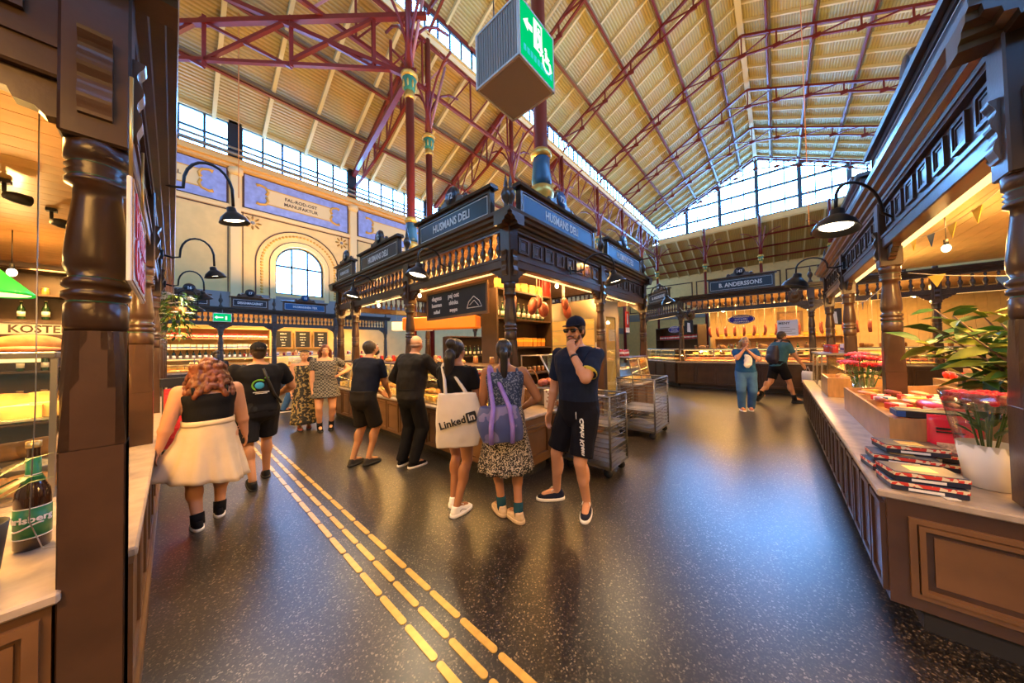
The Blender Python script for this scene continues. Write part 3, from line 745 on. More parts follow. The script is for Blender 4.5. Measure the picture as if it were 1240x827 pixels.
_shade = MB().lathe([(.03, .11), (.045, .10), (.05, .05), (.07, .035), (.125, -.02), (.15, -.075), (.155, -.085), (.148, -.083), (.12, -.03), (.06, .02), (.02, .03)], n=20).mesh('shade', M_iron)
_disc = MB().lathe([(.0, -.05), (.07, -.052), (.105, -.045), (.0, -.03)], n=16).mesh('bulb', M_bulb)
def wall_lamp(label, mount, rz, reach=.55, rise=.18, tilt=12, power=14, grp='gooseneck lamps on the stall fronts', s=1.0):
    """gooseneck lamp; -y is outwards, mount = wall point"""
    t = thing('gooseneck_lamp', label, 'lamp', mount, rz, grp)
    MB().cbox(-.035, .035, -.03, .0, -.06, .06, .005).build('wall_plate', M_iron, t)
    pts = [(0, -.03, 0)]+[(0, -.03-reach*.30*f, -.02*math.sin(f*PI)) for f in (.5, 1)]
    y0 = -.03-reach*.30
    for k in range(1, 12):
        a = PI*k/11
        pts.append((0, y0-reach*.35*(1-math.cos(a)), rise*math.sin(a)**.8+.0-(.06 if k == 11 else 0)))
    MB().tube(pts, .013, 8).build('arm', M_iron, t)
    e = pts[-1]
    sh = put(_shade, 'shade', t, (0, e[1], e[2]-.10), 0, (R(-tilt), 0, 0), s)
    put(_disc, 'bulb', sh)
    if power:
        l = bpy.data.lights.new('lamp_light', 'SPOT'); l.energy = power; l.color = (1, .74, .42); l.spot_size = R(130); l.spot_blend = .6; l.shadow_soft_size = .06
        lo = bpy.data.objects.new('lamp_light', l); COL.objects.link(lo); lo.parent = t; lo.location = (0, e[1], e[2]-.20)
    return t

# ================================================================ CENTRE STALL (two faces meeting at the near corner)
cs = thing('market_stall', 'large dark corner delicatessen stall in the middle of the hall', 'stall', (2.72, 2.42, 0))
stall_face(cs, (2.72, 8.0), R(-90), [0, .9, 3.25, 5.58], 'bal', ends=(1, 1))
stall_face(cs, (2.72, 2.42), 0, [0, 2.5, 4.85], 'panel', ends=(1, 1), posts=True)
# back faces, hidden sides kept plain
stall_face(cs, (7.57, 8.0), R(180), [0, 2.4, 4.85], 'bal', strip=False)
stall_face(cs, (7.57, 2.42), R(90), [0, 2.8, 5.58], 'bal', strip=False)
stall_roof(cs, 2.75, 7.5, 2.45, 7.95, M_woodlt)
shop_sign('blue HUSMANS DELI sign numbered 72 nearest the exit box', (3.84, 2.34), 0, 2.0, 'HUSMANS DELI', '72', tsize=.17, sx=.78)
shop_sign('blue HUSMANS DELI sign farther along the panelled front', (6.3, 2.34), 0, 1.85, 'HUSMANS DELI', '72', tsize=.17, sx=.78)
shop_sign('dark HUSMANS DELI sign numbered 72 on the near baluster front', (2.63, 3.45), R(-90), 1.66, 'HUSMANS DELI', '72', blue=False, tsize=.16, sx=.78)
shop_sign('dark HUSMANS DELI sign second along the baluster front', (2.63, 5.75), R(-90), 1.62, 'HUSMANS DELI', '72', blue=False, tsize=.16, sx=.78)
shop_sign('dark HUSMANS DELI sign at the far end of the baluster front', (2.63, 7.45), R(-90), .95, 'HUSMANS DELI', '72', blue=False, tsize=.11, sx=.7)
counter('deli_counter', 'panelled brown deli counter under the baluster front behind the queue', (2.5, 8.1), R(-90), 5.88, .75, .73, .42, M_wood2, M_wood2)
counter('deli_counter', 'short brown panelled counter behind the man in the cap', (3.27, 2.2), 0, 1.5, .7, .73, .62, M_wood2, M_wood2, ends=(0, 0))
counter('deli_counter', 'brown panelled counter past the steel fridge on the panelled front', (6.35, 2.2), 0, 1.2, .7, .73, .42, M_wood2, M_wood2, ends=(0, 1))
wall_lamp('black gooseneck lamp on the blue panelled stall front', (4.05, 2.36, 2.72), R(25), .62, .22, power=45)
wall_lamp('black gooseneck lamp at the far corner of the panelled front', (7.45, 2.36, 2.72), 0, .5, .2, power=30)
wall_lamp('black gooseneck lamp over the man with the black hoodie', (2.66, 3.5, 2.74), R(-90), .5, .18, power=85)
wall_lamp('black gooseneck lamp over the man in the navy polo', (2.66, 5.65, 2.74), R(-90), .5, .18, power=85)
CW = (1, .52, .14)
for (x, y, p) in ((3.2, 2.9, 75), (3.4, 4.2, 80), (3.4, 6.2, 90), (4.6, 2.8, 70), (6.9, 3.2, 60), (5.4, 6.2, 90)):
    area('stall_light', (x, y, 2.93), (0, 0, 0), .25, 1.0, p, CW)

# ================================================================ RIGHT STALL (flowers and produce)
rs = thing('market_stall', 'dark panelled produce stall along the right edge', 'stall', (2.70, -.93, 0))
stall_face(rs, (9.9, -.93), R(180), [0, 2.4, 4.83, 7.2], 'panel', ends=(1, 1))
stall_face(rs, (2.70, -.93), R(-90), [0, 2.4, 4.8], 'bal', ends=(1, 1), strip=False)
stall_face(rs, (2.70, -5.73), 0, [0, 2.4, 4.83, 7.2], 'bal', ends=(1, 1), strip=False)
stall_roof(rs, 2.75, 9.9, -5.7, -.98, mat('cream_boards', (.62, .46, .22), .6, var=.1, vs=4))
counter('produce_counter', 'long dark panelled counter with pale stone top along the right stall', (9.1, -.43), R(180), 6.5, .95, .73, .28, M_wood, M_wood, ends=(1, 1), endm=M_wood2)
counter('produce_counter', 'second run of panelled counter at the right edge of the picture', (2.60, -1.39), R(-90), 3.2, .8, .73, .95, M_wood2, M_wood2, ends=(0, 0))
shop_sign('dark name board with oval badge on the right stall cornice', (3.95, -.85), R(180), 2.2, ' ', ' ', blue=False)
shop_sign('second dark name board farther along the right stall cornice', (6.4, -.85), R(180), 1.7, ' ', ' ', blue=False)
wall_lamp('large black gooseneck lamp at the top of the right stall front', (4.87, -.985, 2.80), R(-121.4), 1.02, .24, power=40, s=1.05)
wall_lamp('black gooseneck lamp farther along the right stall front', (7.2, -.87, 2.78), R(180), .55, .2, power=8, s=1.2)
for (x, y, p) in ((3.6, -1.5, 90), (5.6, -1.5, 95), (7.8, -1.5, 90), (4.5, -3.6, 80)):
    area('stall_light', (x, y-.15, 2.93), (0, 0, 0), 1.0, .25, p, CW)

# ================================================================ LEFT STALL (corner post close to the camera)
ls = thing('market_stall', 'dark brown stall with turned posts along the left edge', 'stall', (-.19, 1.92, 0))
stall_face(ls, (-.19, 1.92), R(90), [0, 2.33, 4.43, 6.88, 9.08, 11.28], 'panel', z0=0, ends=(1, 1))
stall_face(ls, (-4.9, 1.92), 0, [0, 2.4, 4.71], 'panel', z0=0, ends=(1, 1), strip=False)
stall_roof(ls, -4.8, -.25, 2.0, 13.1, mat('ceiling_pine', (.50, .27, .09), .45, var=.18, vs=5, coat=.2), z=2.98)
counter('shop_counter', 'low brown counter with stone top right of the near post', (-.13, 2.02), R(90), 11.08, .11, .76, .5, M_wood2, M_wood2, ends=(0, 0), toe=.02)
counter('shop_counter', 'brown panelled counter with stone ledge in the bottom left corner', (-2.4, 1.86), 0, 2.13, 1.1, .76, .68, M_wood2, M_wood2, ends=(0, 0))
tag(MB().cbox(-.15, -.095, 1.83, 13, 0, .13, .01).build('baseboard_left', M_wood2), kind='structure')
lampy = (4.1, 6.2, 8.4, 10.6, 12.6)
for k, y in enumerate(lampy):
    wall_lamp(['large gooseneck lamp in front of the blue wall panel', 'second gooseneck lamp along the left stall', 'third gooseneck lamp along the left stall', 'fourth gooseneck lamp, just over the hanging plant', 'farthest gooseneck lamp of the left stall'][k], (-.12, y, (3.10, 2.90, 2.84, 2.80, 2.80)[k]), R(90), .49, .30, power=110, s=.8)
for (x, y, p) in ((-.9, 3.3, 90), (-1.1, 5.6, 110), (-1.3, 8.2, 110), (-1.3, 11, 90)):
    area('stall_light', (x, y, 2.9), (0, 0, 0), .3, 1.0, p, CW)

# ================================================================ B. ANDERSSONS STALL (with its chamfered corner)
DA = .12
an = thing('market_stall', 'dark stall with bright balusters opposite, beyond the walkers', 'stall', (12.45, 2.62, 0))
stall_face(an, (12.45, 2.62), R(-90), [0, 3.42, 5.6, 8.0], 'bal', z0=.92, dz=DA, ends=(0, 1), pitch=.165)
stall_face(an, (12.45+1.9, 2.62+1.9), R(-135), [0, 2.687], 'bal', z0=.92, dz=DA, ends=(1, 0), pitch=.165)
stall_roof(an, 12.5, 17.5, -5.4, 2.6, M_woodlt, DA)
counter('butcher_counter', 'long dark brown counter below the lit butcher display', (12.25, 2.75), R(-90), 8.2, .8, .92, .55, M_wood, M_wood, ends=(0, 0))
counter('butcher_counter', 'short angled dark counter at the corner of the butcher stall', (12.25+1.95, 2.78+1.95), R(-135), 2.72, .6, .92, .55, M_wood, M_wood, ends=(0, 0))
shop_sign('dark B. ANDERSSONS sign with round number 143', (12.37, .85), R(-90), 1.75, 'B. ANDERSSONS', '143', h=.42, z=Z_C+DA+.02, blue=False, tsize=.19, sx=.82)
shop_sign('dark sign reading B. AN at the edge of the right stall', (12.37, -1.75), R(-90), 1.5, 'B. ANDERSSONS', None, h=.42, z=Z_C+DA+.02, blue=False, tsize=.16, sx=.8)
shop_sign('dark ANDERSSONS sign on the angled corner', (12.45+.82, 2.62+.98), R(-135), 1.5, 'B. ANDERSSONS', '143', h=.42, z=Z_C+DA+.02, blue=False, tsize=.16, sx=.8)
# rear wall of the stall: pale boards
bw = thing('back_wall', 'pale boarded back wall of the butcher stall', 'partition', (15.2, -1.5, 0), R(-90))
_bp = MB().cbox(0, .195, 0, .03, 0, 3.1, .004).mesh('board', mat('pale_boards', (.62, .44, .20), .6, var=.1, vs=6))
for k in range(36): put(_bp, 'board', bw, (-3.6+.2*k, 0, 0))
for y in (1.6, -.4, -2.6): area('stall_light', (13.6, y, 2.98), (0, 0, 0), .3, 1.4, 95, CW)
# far stall block seen past the centre stall and through the right stall
def far_stall(label, org, rz, xs, fr='bal', roof=None):
    t = thing('market_stall', label, 'stall', (org[0], org[1], 0)); stall_face(t, org, rz, xs, fr); return t
f1 = far_stall('dark stall in the distance behind the centre stall', (9.4, 10.6), R(-90), [0, 2.3, 4.6])
stall_face(f1, (9.4, 6.0), 0, [0, 2.3, 4.6], 'bal'); stall_roof(f1, 9.4, 14, 6.0, 10.6, M_woodlt)
counter('deli_counter', 'counter of the distant stall behind the centre stall', (9.3, 10.5), R(-90), 4.4, .7, .8, .5, M_wood, M_wood)
area('stall_light', (10.6, 8.2, 2.93), (0, 0, 0), .3, 2, 90, CW)
f2 = far_stall('dark slate stall seen through the right stall', (4.0, -9.2), R(180), [-6, -3, 0, 3])
counter('deli_counter', 'counter of the stall seen through the right stall', (10, -9.0), R(180), 9, .7, .9, .5, M_wood, M_wood)
shop_sign('blue sign glimpsed through the right stall balusters', (6.5, -9.1), R(180), 1.8, ' ', None)

# ================================================================ WALL STALLS (numbers 17 and 18 under the arched window)
ws = thing('market_stall', 'slate grey stall row under the arched window', 'stall', (-2.8, 14.6, 0))
M_slate = mat('slate_paint', (.06, .046, .034), .55, var=.15)
stall_face(ws, (-2.8, 14.6), 0, [0, 1.9, 3.9, 5.39, 7.54, 9.8], 'bal', z0=.9)
for ch in ws.children:
    for o in [ch]+list(ch.children):
        if o.data and o.data.materials and o.data.materials[0] == M_wood:
            o.data = bpy.data.meshes.get(o.data.name+'_slate') or o.data.copy(); o.data.materials[0] = M_slate
stall_roof(ws, -2.8, 7.1, 14.65, 16.35, mat('cream_boards_pale', (.72, .52, .24), .6))
counter('stall_counter', 'slate grey counter of the stall row under the arched window', (-2.8, 14.5), 0, 9.8, .7, .92, .6, M_slate, M_slate)
shop_sign('slate sign numbered 17 under the wall pilaster', (1.88, 14.5), 0, 1.05, 'DESIGNMAGASINET', '17', tsize=.12, sx=.66, blue=False)
shop_sign('slate sign numbered 18 under the arched window', (3.6, 14.5), 0, 1.5, 'HUSMANNEN TEX', '18', tsize=.12, sx=.85)
shop_sign('slate sign half hidden by the gooseneck lamps', (.35, 14.5), 0, .95, 'KONDITORI', '16', tsize=.11, sx=.7, blue=False)
wall_lamp('gooseneck lamp beside the slate sign numbered 18', (4.75, 14.45, 3.3), R(0), .5, .2, power=6)
for x in (-.5, 1.8, 3.6, 5.8): area('stall_light', (x, 15.3, 2.93), (0, 0, 0), 1.6, .3, 95, (1, .60, .22))
# exit sign hanging before the wall stalls
ex = thing('exit_sign', 'small green exit sign hanging before the wall stalls', 'sign', (1.13, 14.43, 2.64))
MB().cbox(-.24, .24, -.03, .03, 0, .3, .006).build('housing', M_white, ex)
MB().box(-.22, .22, -.036, -.03, .02, .28).build('green_face', M_screen, ex)
MB().box(-.16, .02, -.04, -.036, .13, .17).prism([(-.2, .15), (-.13, .21), (-.13, .09)], -.04, -.036).box(.07, .12, -.04, -.036, .07, .2).build('pictogram', M_screenw, ex)
MB().tube([(0, 0, .3), (0, 0, .42)], .01).build('hanger', M_metal, ex)

# ================================================================ EXIT BOX hanging near the camera
eb = thing('exit_sign_box', 'large cubic emergency exit box hanging in front of the roof', 'sign', (1.55, 1.29, 3.3), R(0))
M_box = pattern_mat('ribbed_white_plastic', 'wave', (.30, .27, .24), (.46, .43, .39), 14, .45, .6, stretch=(1, 1, 0))
M_boxb = mat('box_underside', (.42, .35, .29), .5)
MB().cbox(-.185, .185, -.185, .185, .0, .38, .012).build('housing', M_boxb, eb)
fr_ = MB()
for rzk in range(4):
    fr_.add(*(lambda m: ([(Matrix.Rotation(rzk*PI/2, 3, 'Z') @ Vector(p))[:] for p in m.v], m.f))(MB().ring(-.19, .19, 0, .38, .014, -.192, -.178)))
fr_.build('edge_frame', M_white, eb)
rbm = MB().box(-.004, .004, -.19, -.184, .016, .364).mesh('rib', mat('box_rib', (.36, .32, .29), .5))
for k in range(16): put(rbm, 'rib', eb, (0, 0, 0)).matrix_local = Matrix.Rotation(R(-90), 4, 'Z') @ Matrix.Translation((-.165+.022*k, 0, 0))
gf = MB().box(-.172, .172, -.193, -.186, .018, .362).build('green_face', M_screen, eb)
ar_ = MB().prism([(-.150, .245), (-.105, .285), (-.105, .262), (-.06, .262), (-.06, .228), (-.105, .228), (-.105, .205)], -.196, -.193)
ar_.build('arrow', M_screenw, gf)
mn = MB().ring(-.045, .045, .15, .34, .012, -.196, -.193).box(-.04, -.01, -.196, -.193, .16, .33)
mn.tube([(-.005, -.195, .27), (.02, -.195, .22), (-.01, -.195, .17)], .010, 6).tube([(.015, -.195, .22), (.04, -.195, .17)], .010, 6).tube([(.0, -.195, .265), (.035, -.195, .245)], .008, 6).ell((.01, -.195, .295), (.014, .004, .014), 8, 5)
mn.build('running_figure', M_screenw, gf)
wc = MB().tube([(.095+.04*math.cos(a), -.195, .115+.04*math.sin(a)) for a in [PI*.6+2*PI*k/16*.8 for k in range(17)]], .006, 5).tube([(.085, -.195, .2), (.09, -.195, .145), (.125, -.195, .145), (.14, -.195, .1)], .009, 6).tube([(.088, -.195, .18), (.12, -.195, .17)], .007, 6).ell((.085, -.195, .222), (.014, .004, .014), 8, 5)
wc.tube([(.02, -.195, .14), (.05, -.195, .16), (.05, -.195, .10)], .006, 5)
wc.build('wheelchair_figure', M_screenw, gf)
tl = MB()
for k in range(9): tl.box(-.15+.035*k, -.125+.035*k, -.195, -.193, .06+.0*k, .10)
tl.build('tint_marks', mat('teal_mark', (.0, .35, .30), .5, emit=(0, .5, .42), es=.8), gf)
MB().tube([(-.1, .1, .38), (-.1, .1, 14.0)], .005, 5).tube([(.1, .1, .38), (.1, .1, 14.0)], .005, 5).build('suspension_cable', M_metal, eb)

# bulbs added inside the stalls to brighten their ceilings and baluster gaps
_bulbg = MB().ell((0, 0, 0), (.035, .035, .045), 10, 8).mesh('bulb', M_bulb)
def fill_bulb(label, loc, p):
    t = thing('added_bulb', label, 'lamp', loc, 0, 'bare bulbs inside the stalls')
    put(_bulbg, 'bulb', t); MB().tube([(0, 0, .04), (0, 0, .10)], .018, 8).build('socket', M_black, t); MB().tube([(0, 0, .10), (0, 0, 3.0-loc[2])], .004, 5).build('cable', M_black, t)
    l = bpy.data.lights.new('bulb_fill_light', 'POINT'); l.energy = p; l.color = (1, .55, .17); l.shadow_soft_size = .06
    lo = bpy.data.objects.new('bulb_fill_light', l); COL.objects.link(lo); lo.parent = t; lo.location = (0, 0, -.12)
for n_, (x, y, z, p_) in enumerate(((-.75, 3.2, 2.45, 40), (-1.2, 6.4, 2.5, 55), (-2.2, 4.6, 2.5, 50), (-1.0, 10.0, 2.5, 50))):
    fill_bulb('%s bare bulb under the pine ceiling of the left stall' % ordn[n_], (x, y, z), p_)
for n_, (x, y, z, p_) in enumerate(((3.2, 3.0, 2.62, 32), (3.25, 5.3, 2.62, 36), (3.25, 7.1, 2.62, 32), (4.6, 2.95, 2.65, 26), (6.6, 2.95, 2.62, 30))):
    fill_bulb('%s bare bulb inside the centre stall' % ordn[n_], (x, y, z), p_)
for n_, (x, y, z, p_) in enumerate(((3.6, -1.5, 2.6, 45), (5.9, -1.5, 2.6, 45), (8.2, -1.5, 2.6, 40))):
    fill_bulb('%s bare bulb inside the right stall' % ordn[n_], (x, y, z), p_)
for n_, (y, p_) in enumerate(((1.4, 34), (-.7, 34), (-2.8, 30))):
    fill_bulb('%s bare bulb inside the butcher stall' % ordn[n_], (13.1, y, 2.72), p_)
# ================================================================ PEOPLE
from mathutils import noise as mnoise
TMPSC = bpy.data.scenes.new('tmp_scene')
def tmp_dg():
    with bpy.context.temp_override(scene=TMPSC, view_layer=TMPSC.view_layers[0]):
        return bpy.context.evaluated_depsgraph_get()
def remesh(mb, name, m, parent, vox=.011, smooth=5, wrinkle=0, ws=9, cut=None, loc=(0,0,0)):
    me = mb.mesh('tmp'); o = bpy.data.objects.new('tmp', me); TMPSC.collection.objects.link(o)
    r = o.modifiers.new('r', 'REMESH'); r.mode = 'VOXEL'; r.voxel_size = vox
    if smooth:
        s = o.modifiers.new('s', 'SMOOTH'); s.factor = .5; s.iterations = smooth
    out = bpy.data.meshes.new_from_object(o.evaluated_get(tmp_dg()))
    bpy.data.objects.remove(o); bpy.data.meshes.remove(me)
    if wrinkle:
        out.update(); nv = [v.normal.copy() for v in out.vertices]
        for v, n in zip(out.vertices, nv):
            p = v.co*ws
            v.co += n*wrinkle*(mnoise.noise(Vector((p.x, p.y, p.z*.55)))+.5*mnoise.noise(Vector((p.x*2.1, p.y*2.1, p.z*1.6+7))))
    if cut:
        bm = bmesh.new(); bm.from_mesh(out)
        bmesh.ops.delete(bm, geom=[v for v in bm.verts if cut(v.co)], context='VERTS'); bm.to_mesh(out); bm.free()
    out.polygons.foreach_set('use_smooth', [True]*len(out.polygons)); out.name = name
    out.materials.clear(); out.materials.append(m)
    return put(out, name, parent, loc)
def ik(S, T, a, b, pole):
    S, T = Vector(S), Vector(T); d = T-S; L = min(d.length, (a+b)*.998); d.normalize(); T = S+d*L
    c = (a*a+L*L-b*b)/(2*a*L); c = max(-1, min(1, c)); p = Vector(pole); p = (p-d*p.dot(d)).normalized()
    return S+d*a*c+p*a*math.sqrt(1-c*c), T
def hand(mb, W, d, n, s, curl=.35, side=1, spread=.0):
    """palm and five fingers; d along the hand, n palm normal, side=+1: thumb towards +t"""
    d = Vector(d).normalized(); n = Vector(n); n = (n-d*n.dot(d)).normalized(); t = d.cross(n)*side
    W = Vector(W)
    for k in range(4):
        o = (k-1.5)
        a = W+d*.012*s; b = W+d*(.092-.004*abs(o))*s-t*o*.0205*s
        mb.cap(a-t*o*.012*s, b, .0165*s, .0125*s, 8)
        ln = (.070, .078, .074, .058)[k]*s; p = b; ang = curl*.5; dd = d
        for j, f in enumerate((.45, .32, .25)):
            q = (d*math.cos(ang)+n*math.sin(ang)-t*o*spread).normalized(); p2 = p+q*ln*f
            mb.cap(p, p2, (.0105-.001*j)*s, (.0098-.001*j)*s, 8); p = p2; ang += curl*(1.2 if j == 0 else .8)
    p = W+d*.022*s+t*.022*s; q = (d*.55+t*.75+n*.25).normalized()
    p2 = p+q*.042*s; mb.cap(p, p2, .0155*s, .0125*s, 8); q = (d*.85+t*.35+n*.35).normalized(); p3 = p2+q*.032*s; mb.cap(p2, p3, .0118*s, .0108*s, 8); mb.cap(p3, p3+q*.022*s, .0105*s, .0085*s, 8)

SKIN = {k: mat('skin_'+k, c, .5, var=.07, vs=7, spec=.35) for k, c in dict(fair=(.56, .27, .14), tan=(.46, .215, .10), olive=(.33, .145, .068)).items()}
M_eyew = mat('eye_white', (.8, .78, .74), .3); M_iris = mat('iris', (.08, .05, .03), .2); M_lip = mat('lips', (.45, .14, .11), .45)
def hairm(name, c): return mat(name, c, .38, var=.5, vs=14, bump=.9, bs=55, stretch=(1, 1, .18))
H_black, H_dark, H_red, H_blond = hairm('hair_black', (.012, .009, .008)), hairm('hair_dark', (.035, .02, .012)), hairm('hair_auburn', (.13, .035, .012)), hairm('hair_blond', (.42, .25, .09))
def cloth(name, c, var=.12, vs=10, rough=.85, bs=160): return mat(name, c, rough, var=var, vs=vs, bump=.12, bs=bs, spec=.2)

class Person:
    def __init__(s, label, pos, az, h=1.7, skin='tan', sw=.118, chest=.068, waist=.078, wd=.062, hip=.098, hd=.075, arm=1.0, leg=1.0, feet=None, hands=None, lean=0, hyaw=0, hpitch=0, vox=.010, handcfg=None, polev=None, off=None, hipz=.515, roll=0, belly=0, bust=0, headroll=0):
        s.h = h; s.t = thing('person', label, 'person', (pos[0], pos[1], 0), R(az)-PI/2, 'people in the hall')
        s.vox = vox; H = h; s.skin = SKIN[skin]; s.lean = R(lean); s.arm = arm; s.legk = leg
        s.dim = dict(sw=sw, chest=chest, waist=waist, wd=wd, hip=hip, hd=hd, belly=belly, bust=bust)
        s.hz = hipz*H
        feet = feet or [(-.055*H, .0, -8, 0), (.055*H, .0, 8, 0)]
        s.feet = feet; s.legs = []
        off_ = off; off = sum(f[1] for f in feet)/2
        s.off = Vector((off_[0], off_[1], 0)) if off_ else Vector((sum(f[0] for f in feet)/2, off, 0))
        for i, f in enumerate(feet):
            sg = -1 if i == 0 else 1
            hp = s.off+Vector((sg*.052*H*(hip/.098), 0, s.hz))
            yaw = R(f[2]); lift = f[3] if len(f) > 3 else 0; pitch = R(f[4]) if len(f) > 4 else 0
            # f = heel-to-toe centre; ankle sits behind the centre
            fd = Vector((-math.sin(yaw), math.cos(yaw), 0))
            ank = Vector((f[0], f[1], .048*H+lift))-fd*.035*H
            kn, ank2 = ik(hp, ank, .245*H, .245*H, Vector((sg*.12, 1, 0)))
            s.legs.append((hp, kn, ank2, yaw, lift, pitch))
        # shoulders after lean
        s.sh = []
        for sg in (-1, 1): s.sh.append(s.bend(Vector((sg*(sw*H-.012*H), 0, .805*H))+s.off))
        hands = hands or [(-.15*H, .03*H, .44*H), (.15*H, .03*H, .44*H)]
        s.arms = []
        for i in (0, 1):
            sg = -1 if i == 0 else 1
            pole = (polev[i] if polev else Vector((sg*.35, -1, -.1)))
            el, wr = ik(s.sh[i], Vector(hands[i]), .175*H, .150*H, Vector(pole)); s.arms.append((s.sh[i], el, wr))
        s.handcfg = handcfg or [None, None]
        s.hc = s.bend(Vector((0, .012*H, .925*H))+s.off)
        s.hrot = Matrix.Rotation(R(hyaw), 3, 'Z') @ Matrix.Rotation(-R(hpitch)-s.lean*.6, 3, 'X') @ Matrix.Rotation(R(headroll), 3, 'Y')
        s.body()
    def bend(s, p):
        p = Vector(p)
        if not s.lean: return p
        z0 = s.hz; f = max(0, min(1, (p.z-z0)/(.16*s.h)+.2)); f = f*f*(3-2*f)
        c = Vector((p.x, s.off.y, z0)); d = p-c; a = s.lean*f
        return c+Vector((d.x, d.y*math.cos(a)+d.z*math.sin(a), d.z*math.cos(a)-d.y*math.sin(a)))
    def bent(s, mb): mb.v = [s.bend(v)[:] for v in mb.v]; return mb
    def rings(s, z0, z1, o=0.0, flare=0):
        """torso sections between two height fractions, offset o"""
        H = s.h; d = s.dim
        T = [(.44, .055, .050, 0), (.47, d['hip']*.86, d['hd']*.9, -.004), (.515, d['hip'], d['hd'], -.006), (.56, d['hip']*.95, d['hd']*.95, -.002), (.61, d['waist'], d['wd'], d['belly']*.5), (.66, d['waist']*1.04, d['wd']*1.04, d['belly']*.4), (.71, d['sw']*.84, d['chest'], d['bust']*.5), (.755, d['sw']*.93, d['chest']*1.04, d['bust']*.6), (.795, d['sw']*.98, d['chest']*.88, 0), (.822, d['sw']*.80, d['chest']*.66, -.004), (.838, d['sw']*.50, d['chest']*.55, -.004), (.85, .034, .036, -.002)]
        def samp(z):
            for a, b in zip(T, T[1:]):
                if a[0] <= z <= b[0]:
                    f = (z-a[0])/(b[0]-a[0]); return [a[k]+(b[k]-a[k])*f for k in range(4)]
            return T[0] if z < T[0][0] else T[-1]
        zs = sorted(set([z0, z1]+[t[0] for t in T if z0 < t[0] < z1])); out = []
        for z in zs:
            _, rx, ry, cy = samp(z); fl = flare*max(0, (.6-z)/.14) if flare else 0
            out.append((z*H, s.off.x, s.off.y+cy*H, rx*H+o+fl, ry*H+o+fl))
        return out
    def body(s):
        H = s.h; mb = MB()
        mb.loft(s.rings(.44, .85), 20, 2.3)
        mb.cap(s.off+Vector((0, -.004*H, .83*H)), s.off+Vector((0, .008*H, .885*H)), .034*H, .031*H)
        s.bent(mb)
        # head
        hb = MB(); k = H/1.75
        hb.ell((0, -.012*k, .025*k), (.073*k, .092*k, .088*k), 16, 12); hb.ell((0, .022*k, -.045*k), (.055*k, .062*k, .068*k), 14, 10); hb.ell((0, .045*k, -.085*k), (.032*k, .03*k, .026*k), 10, 8)
        hb.cap((0, .083*k, .012*k), (0, .104*k, -.026*k), .009*k, .015*k, 8); hb.ell((0, .088*k, -.062*k), (.024*k, .011*k, .010*k), 8, 6); hb.ell((0, .078*k, .022*k), (.055*k, .018*k, .012*k), 10, 6)
        for sg in (-1, 1):
            hb.ell((sg*.075*k, -.005*k, -.012*k), (.009*k, .02*k, .032*k), 8, 6); hb.ell((sg*.036*k, .068*k, -.035*k), (.022*k, .02*k, .022*k), 8, 6)
        mb.add([(s.hc+s.hrot @ Vector(v))[:] for v in hb.v], hb.f, True)
        a = s.arm
        for i, (S, E, W) in enumerate(s.arms):
            mb.cap(S, E, .033*H*a, .0265*H*a); mb.cap(E, W, .0265*H*a, .0165*H*a**.5); mid = E.lerp(W, .28); mb.ell(mid, (.028*H*a,)*3)
            cfg = s.handcfg[i]; sg = -1 if i == 0 else 1
            d = (W-E).normalized()
            if cfg: hand(mb, W, cfg[0], cfg[1], H/1.78, cfg[2], cfg[3])
            else: hand(mb, W, d, Vector((-sg, 0, 0)), H/1.78, .35, -1 if i == 0 else 1)
        for hp, kn, an, yaw, lift, pitch in s.legs:
            g = s.legk
            mb.cap(hp, kn, .052*H*g*(s.dim['hip']/.098)**.5, .033*H*g); mb.cap(kn, an, .032*H*g, .0205*H*g**.6); cf = kn.lerp(an, .3)+Vector((0, -.008*H, 0)); mb.ell(cf, (.033*H*g, .034*H*g, .07*H))
            fd = Vector((-math.sin(yaw), math.cos(yaw), 0)); mb.cap(an, an+fd*.07*H-Vector((0, 0, .02*H)), .022*H, .018*H)
        remesh(mb, 'body', s.skin, s.t, s.vox, 4)
    def head_put(s, mb): return MB().add([(s.hc+s.hrot @ Vector(v))[:] for v in mb.v], mb.f, True)
    def face(s, eyes=True, lip=True):
        k = s.h/1.75
        if eyes:
            for sg in (-1, 1):
                e = s.head_put(MB().ell((sg*.031*k, .081*k, .003*k), (.0125*k, .009*k, .0075*k), 10, 8)).build('eye', M_eyew, s.t)
                s.head_put(MB().ell((sg*.031*k, .0885*k, .003*k), (.0055*k, .003*k, .0055*k), 8, 6)).build('iris', M_iris, e)
                s.head_put(MB().tube([(sg*.016*k, .092*k, .022*k), (sg*.032*k, .092*k, .027*k), (sg*.048*k, .082*k, .022*k)], .0035*k, 6)).build('eyebrow', H_dark, s.t)
        if lip: s.head_put(MB().ell((0, .097*k, -.062*k), (.021*k, .006*k, .007*k), 10, 6)).build('lips', M_lip, s.t)
    def hair(s, m, kind='short', **kw):
        k = s.h/1.75; mb = MB()
        if kind in ('short', 'bun', 'pony', 'long', 'curly'):
            mb.ell((0, -.022*k, .038*k), (.083*k, .098*k, .09*k), 16, 12)
            mb.ell((0, -.055*k, -.015*k), (.072*k, .058*k, .075*k), 12, 8)
            for sg in (-1, 1): mb.ell((sg*.06*k, -.01*k, .02*k), (.025*k, .05*k, .055*k), 10, 6)
        if kind == 'bun': mb.ell((0, -.085*k, .085*k), (.06*k, .055*k, .055*k), 12, 8); mb.ell((0, -.125*k, -.03*k), (.06*k, .05*k, .07*k)); mb.cap((0, -.14*k, -.06*k), (-.03*k, -.15*k, -.27*k), .055*k, .05*k)
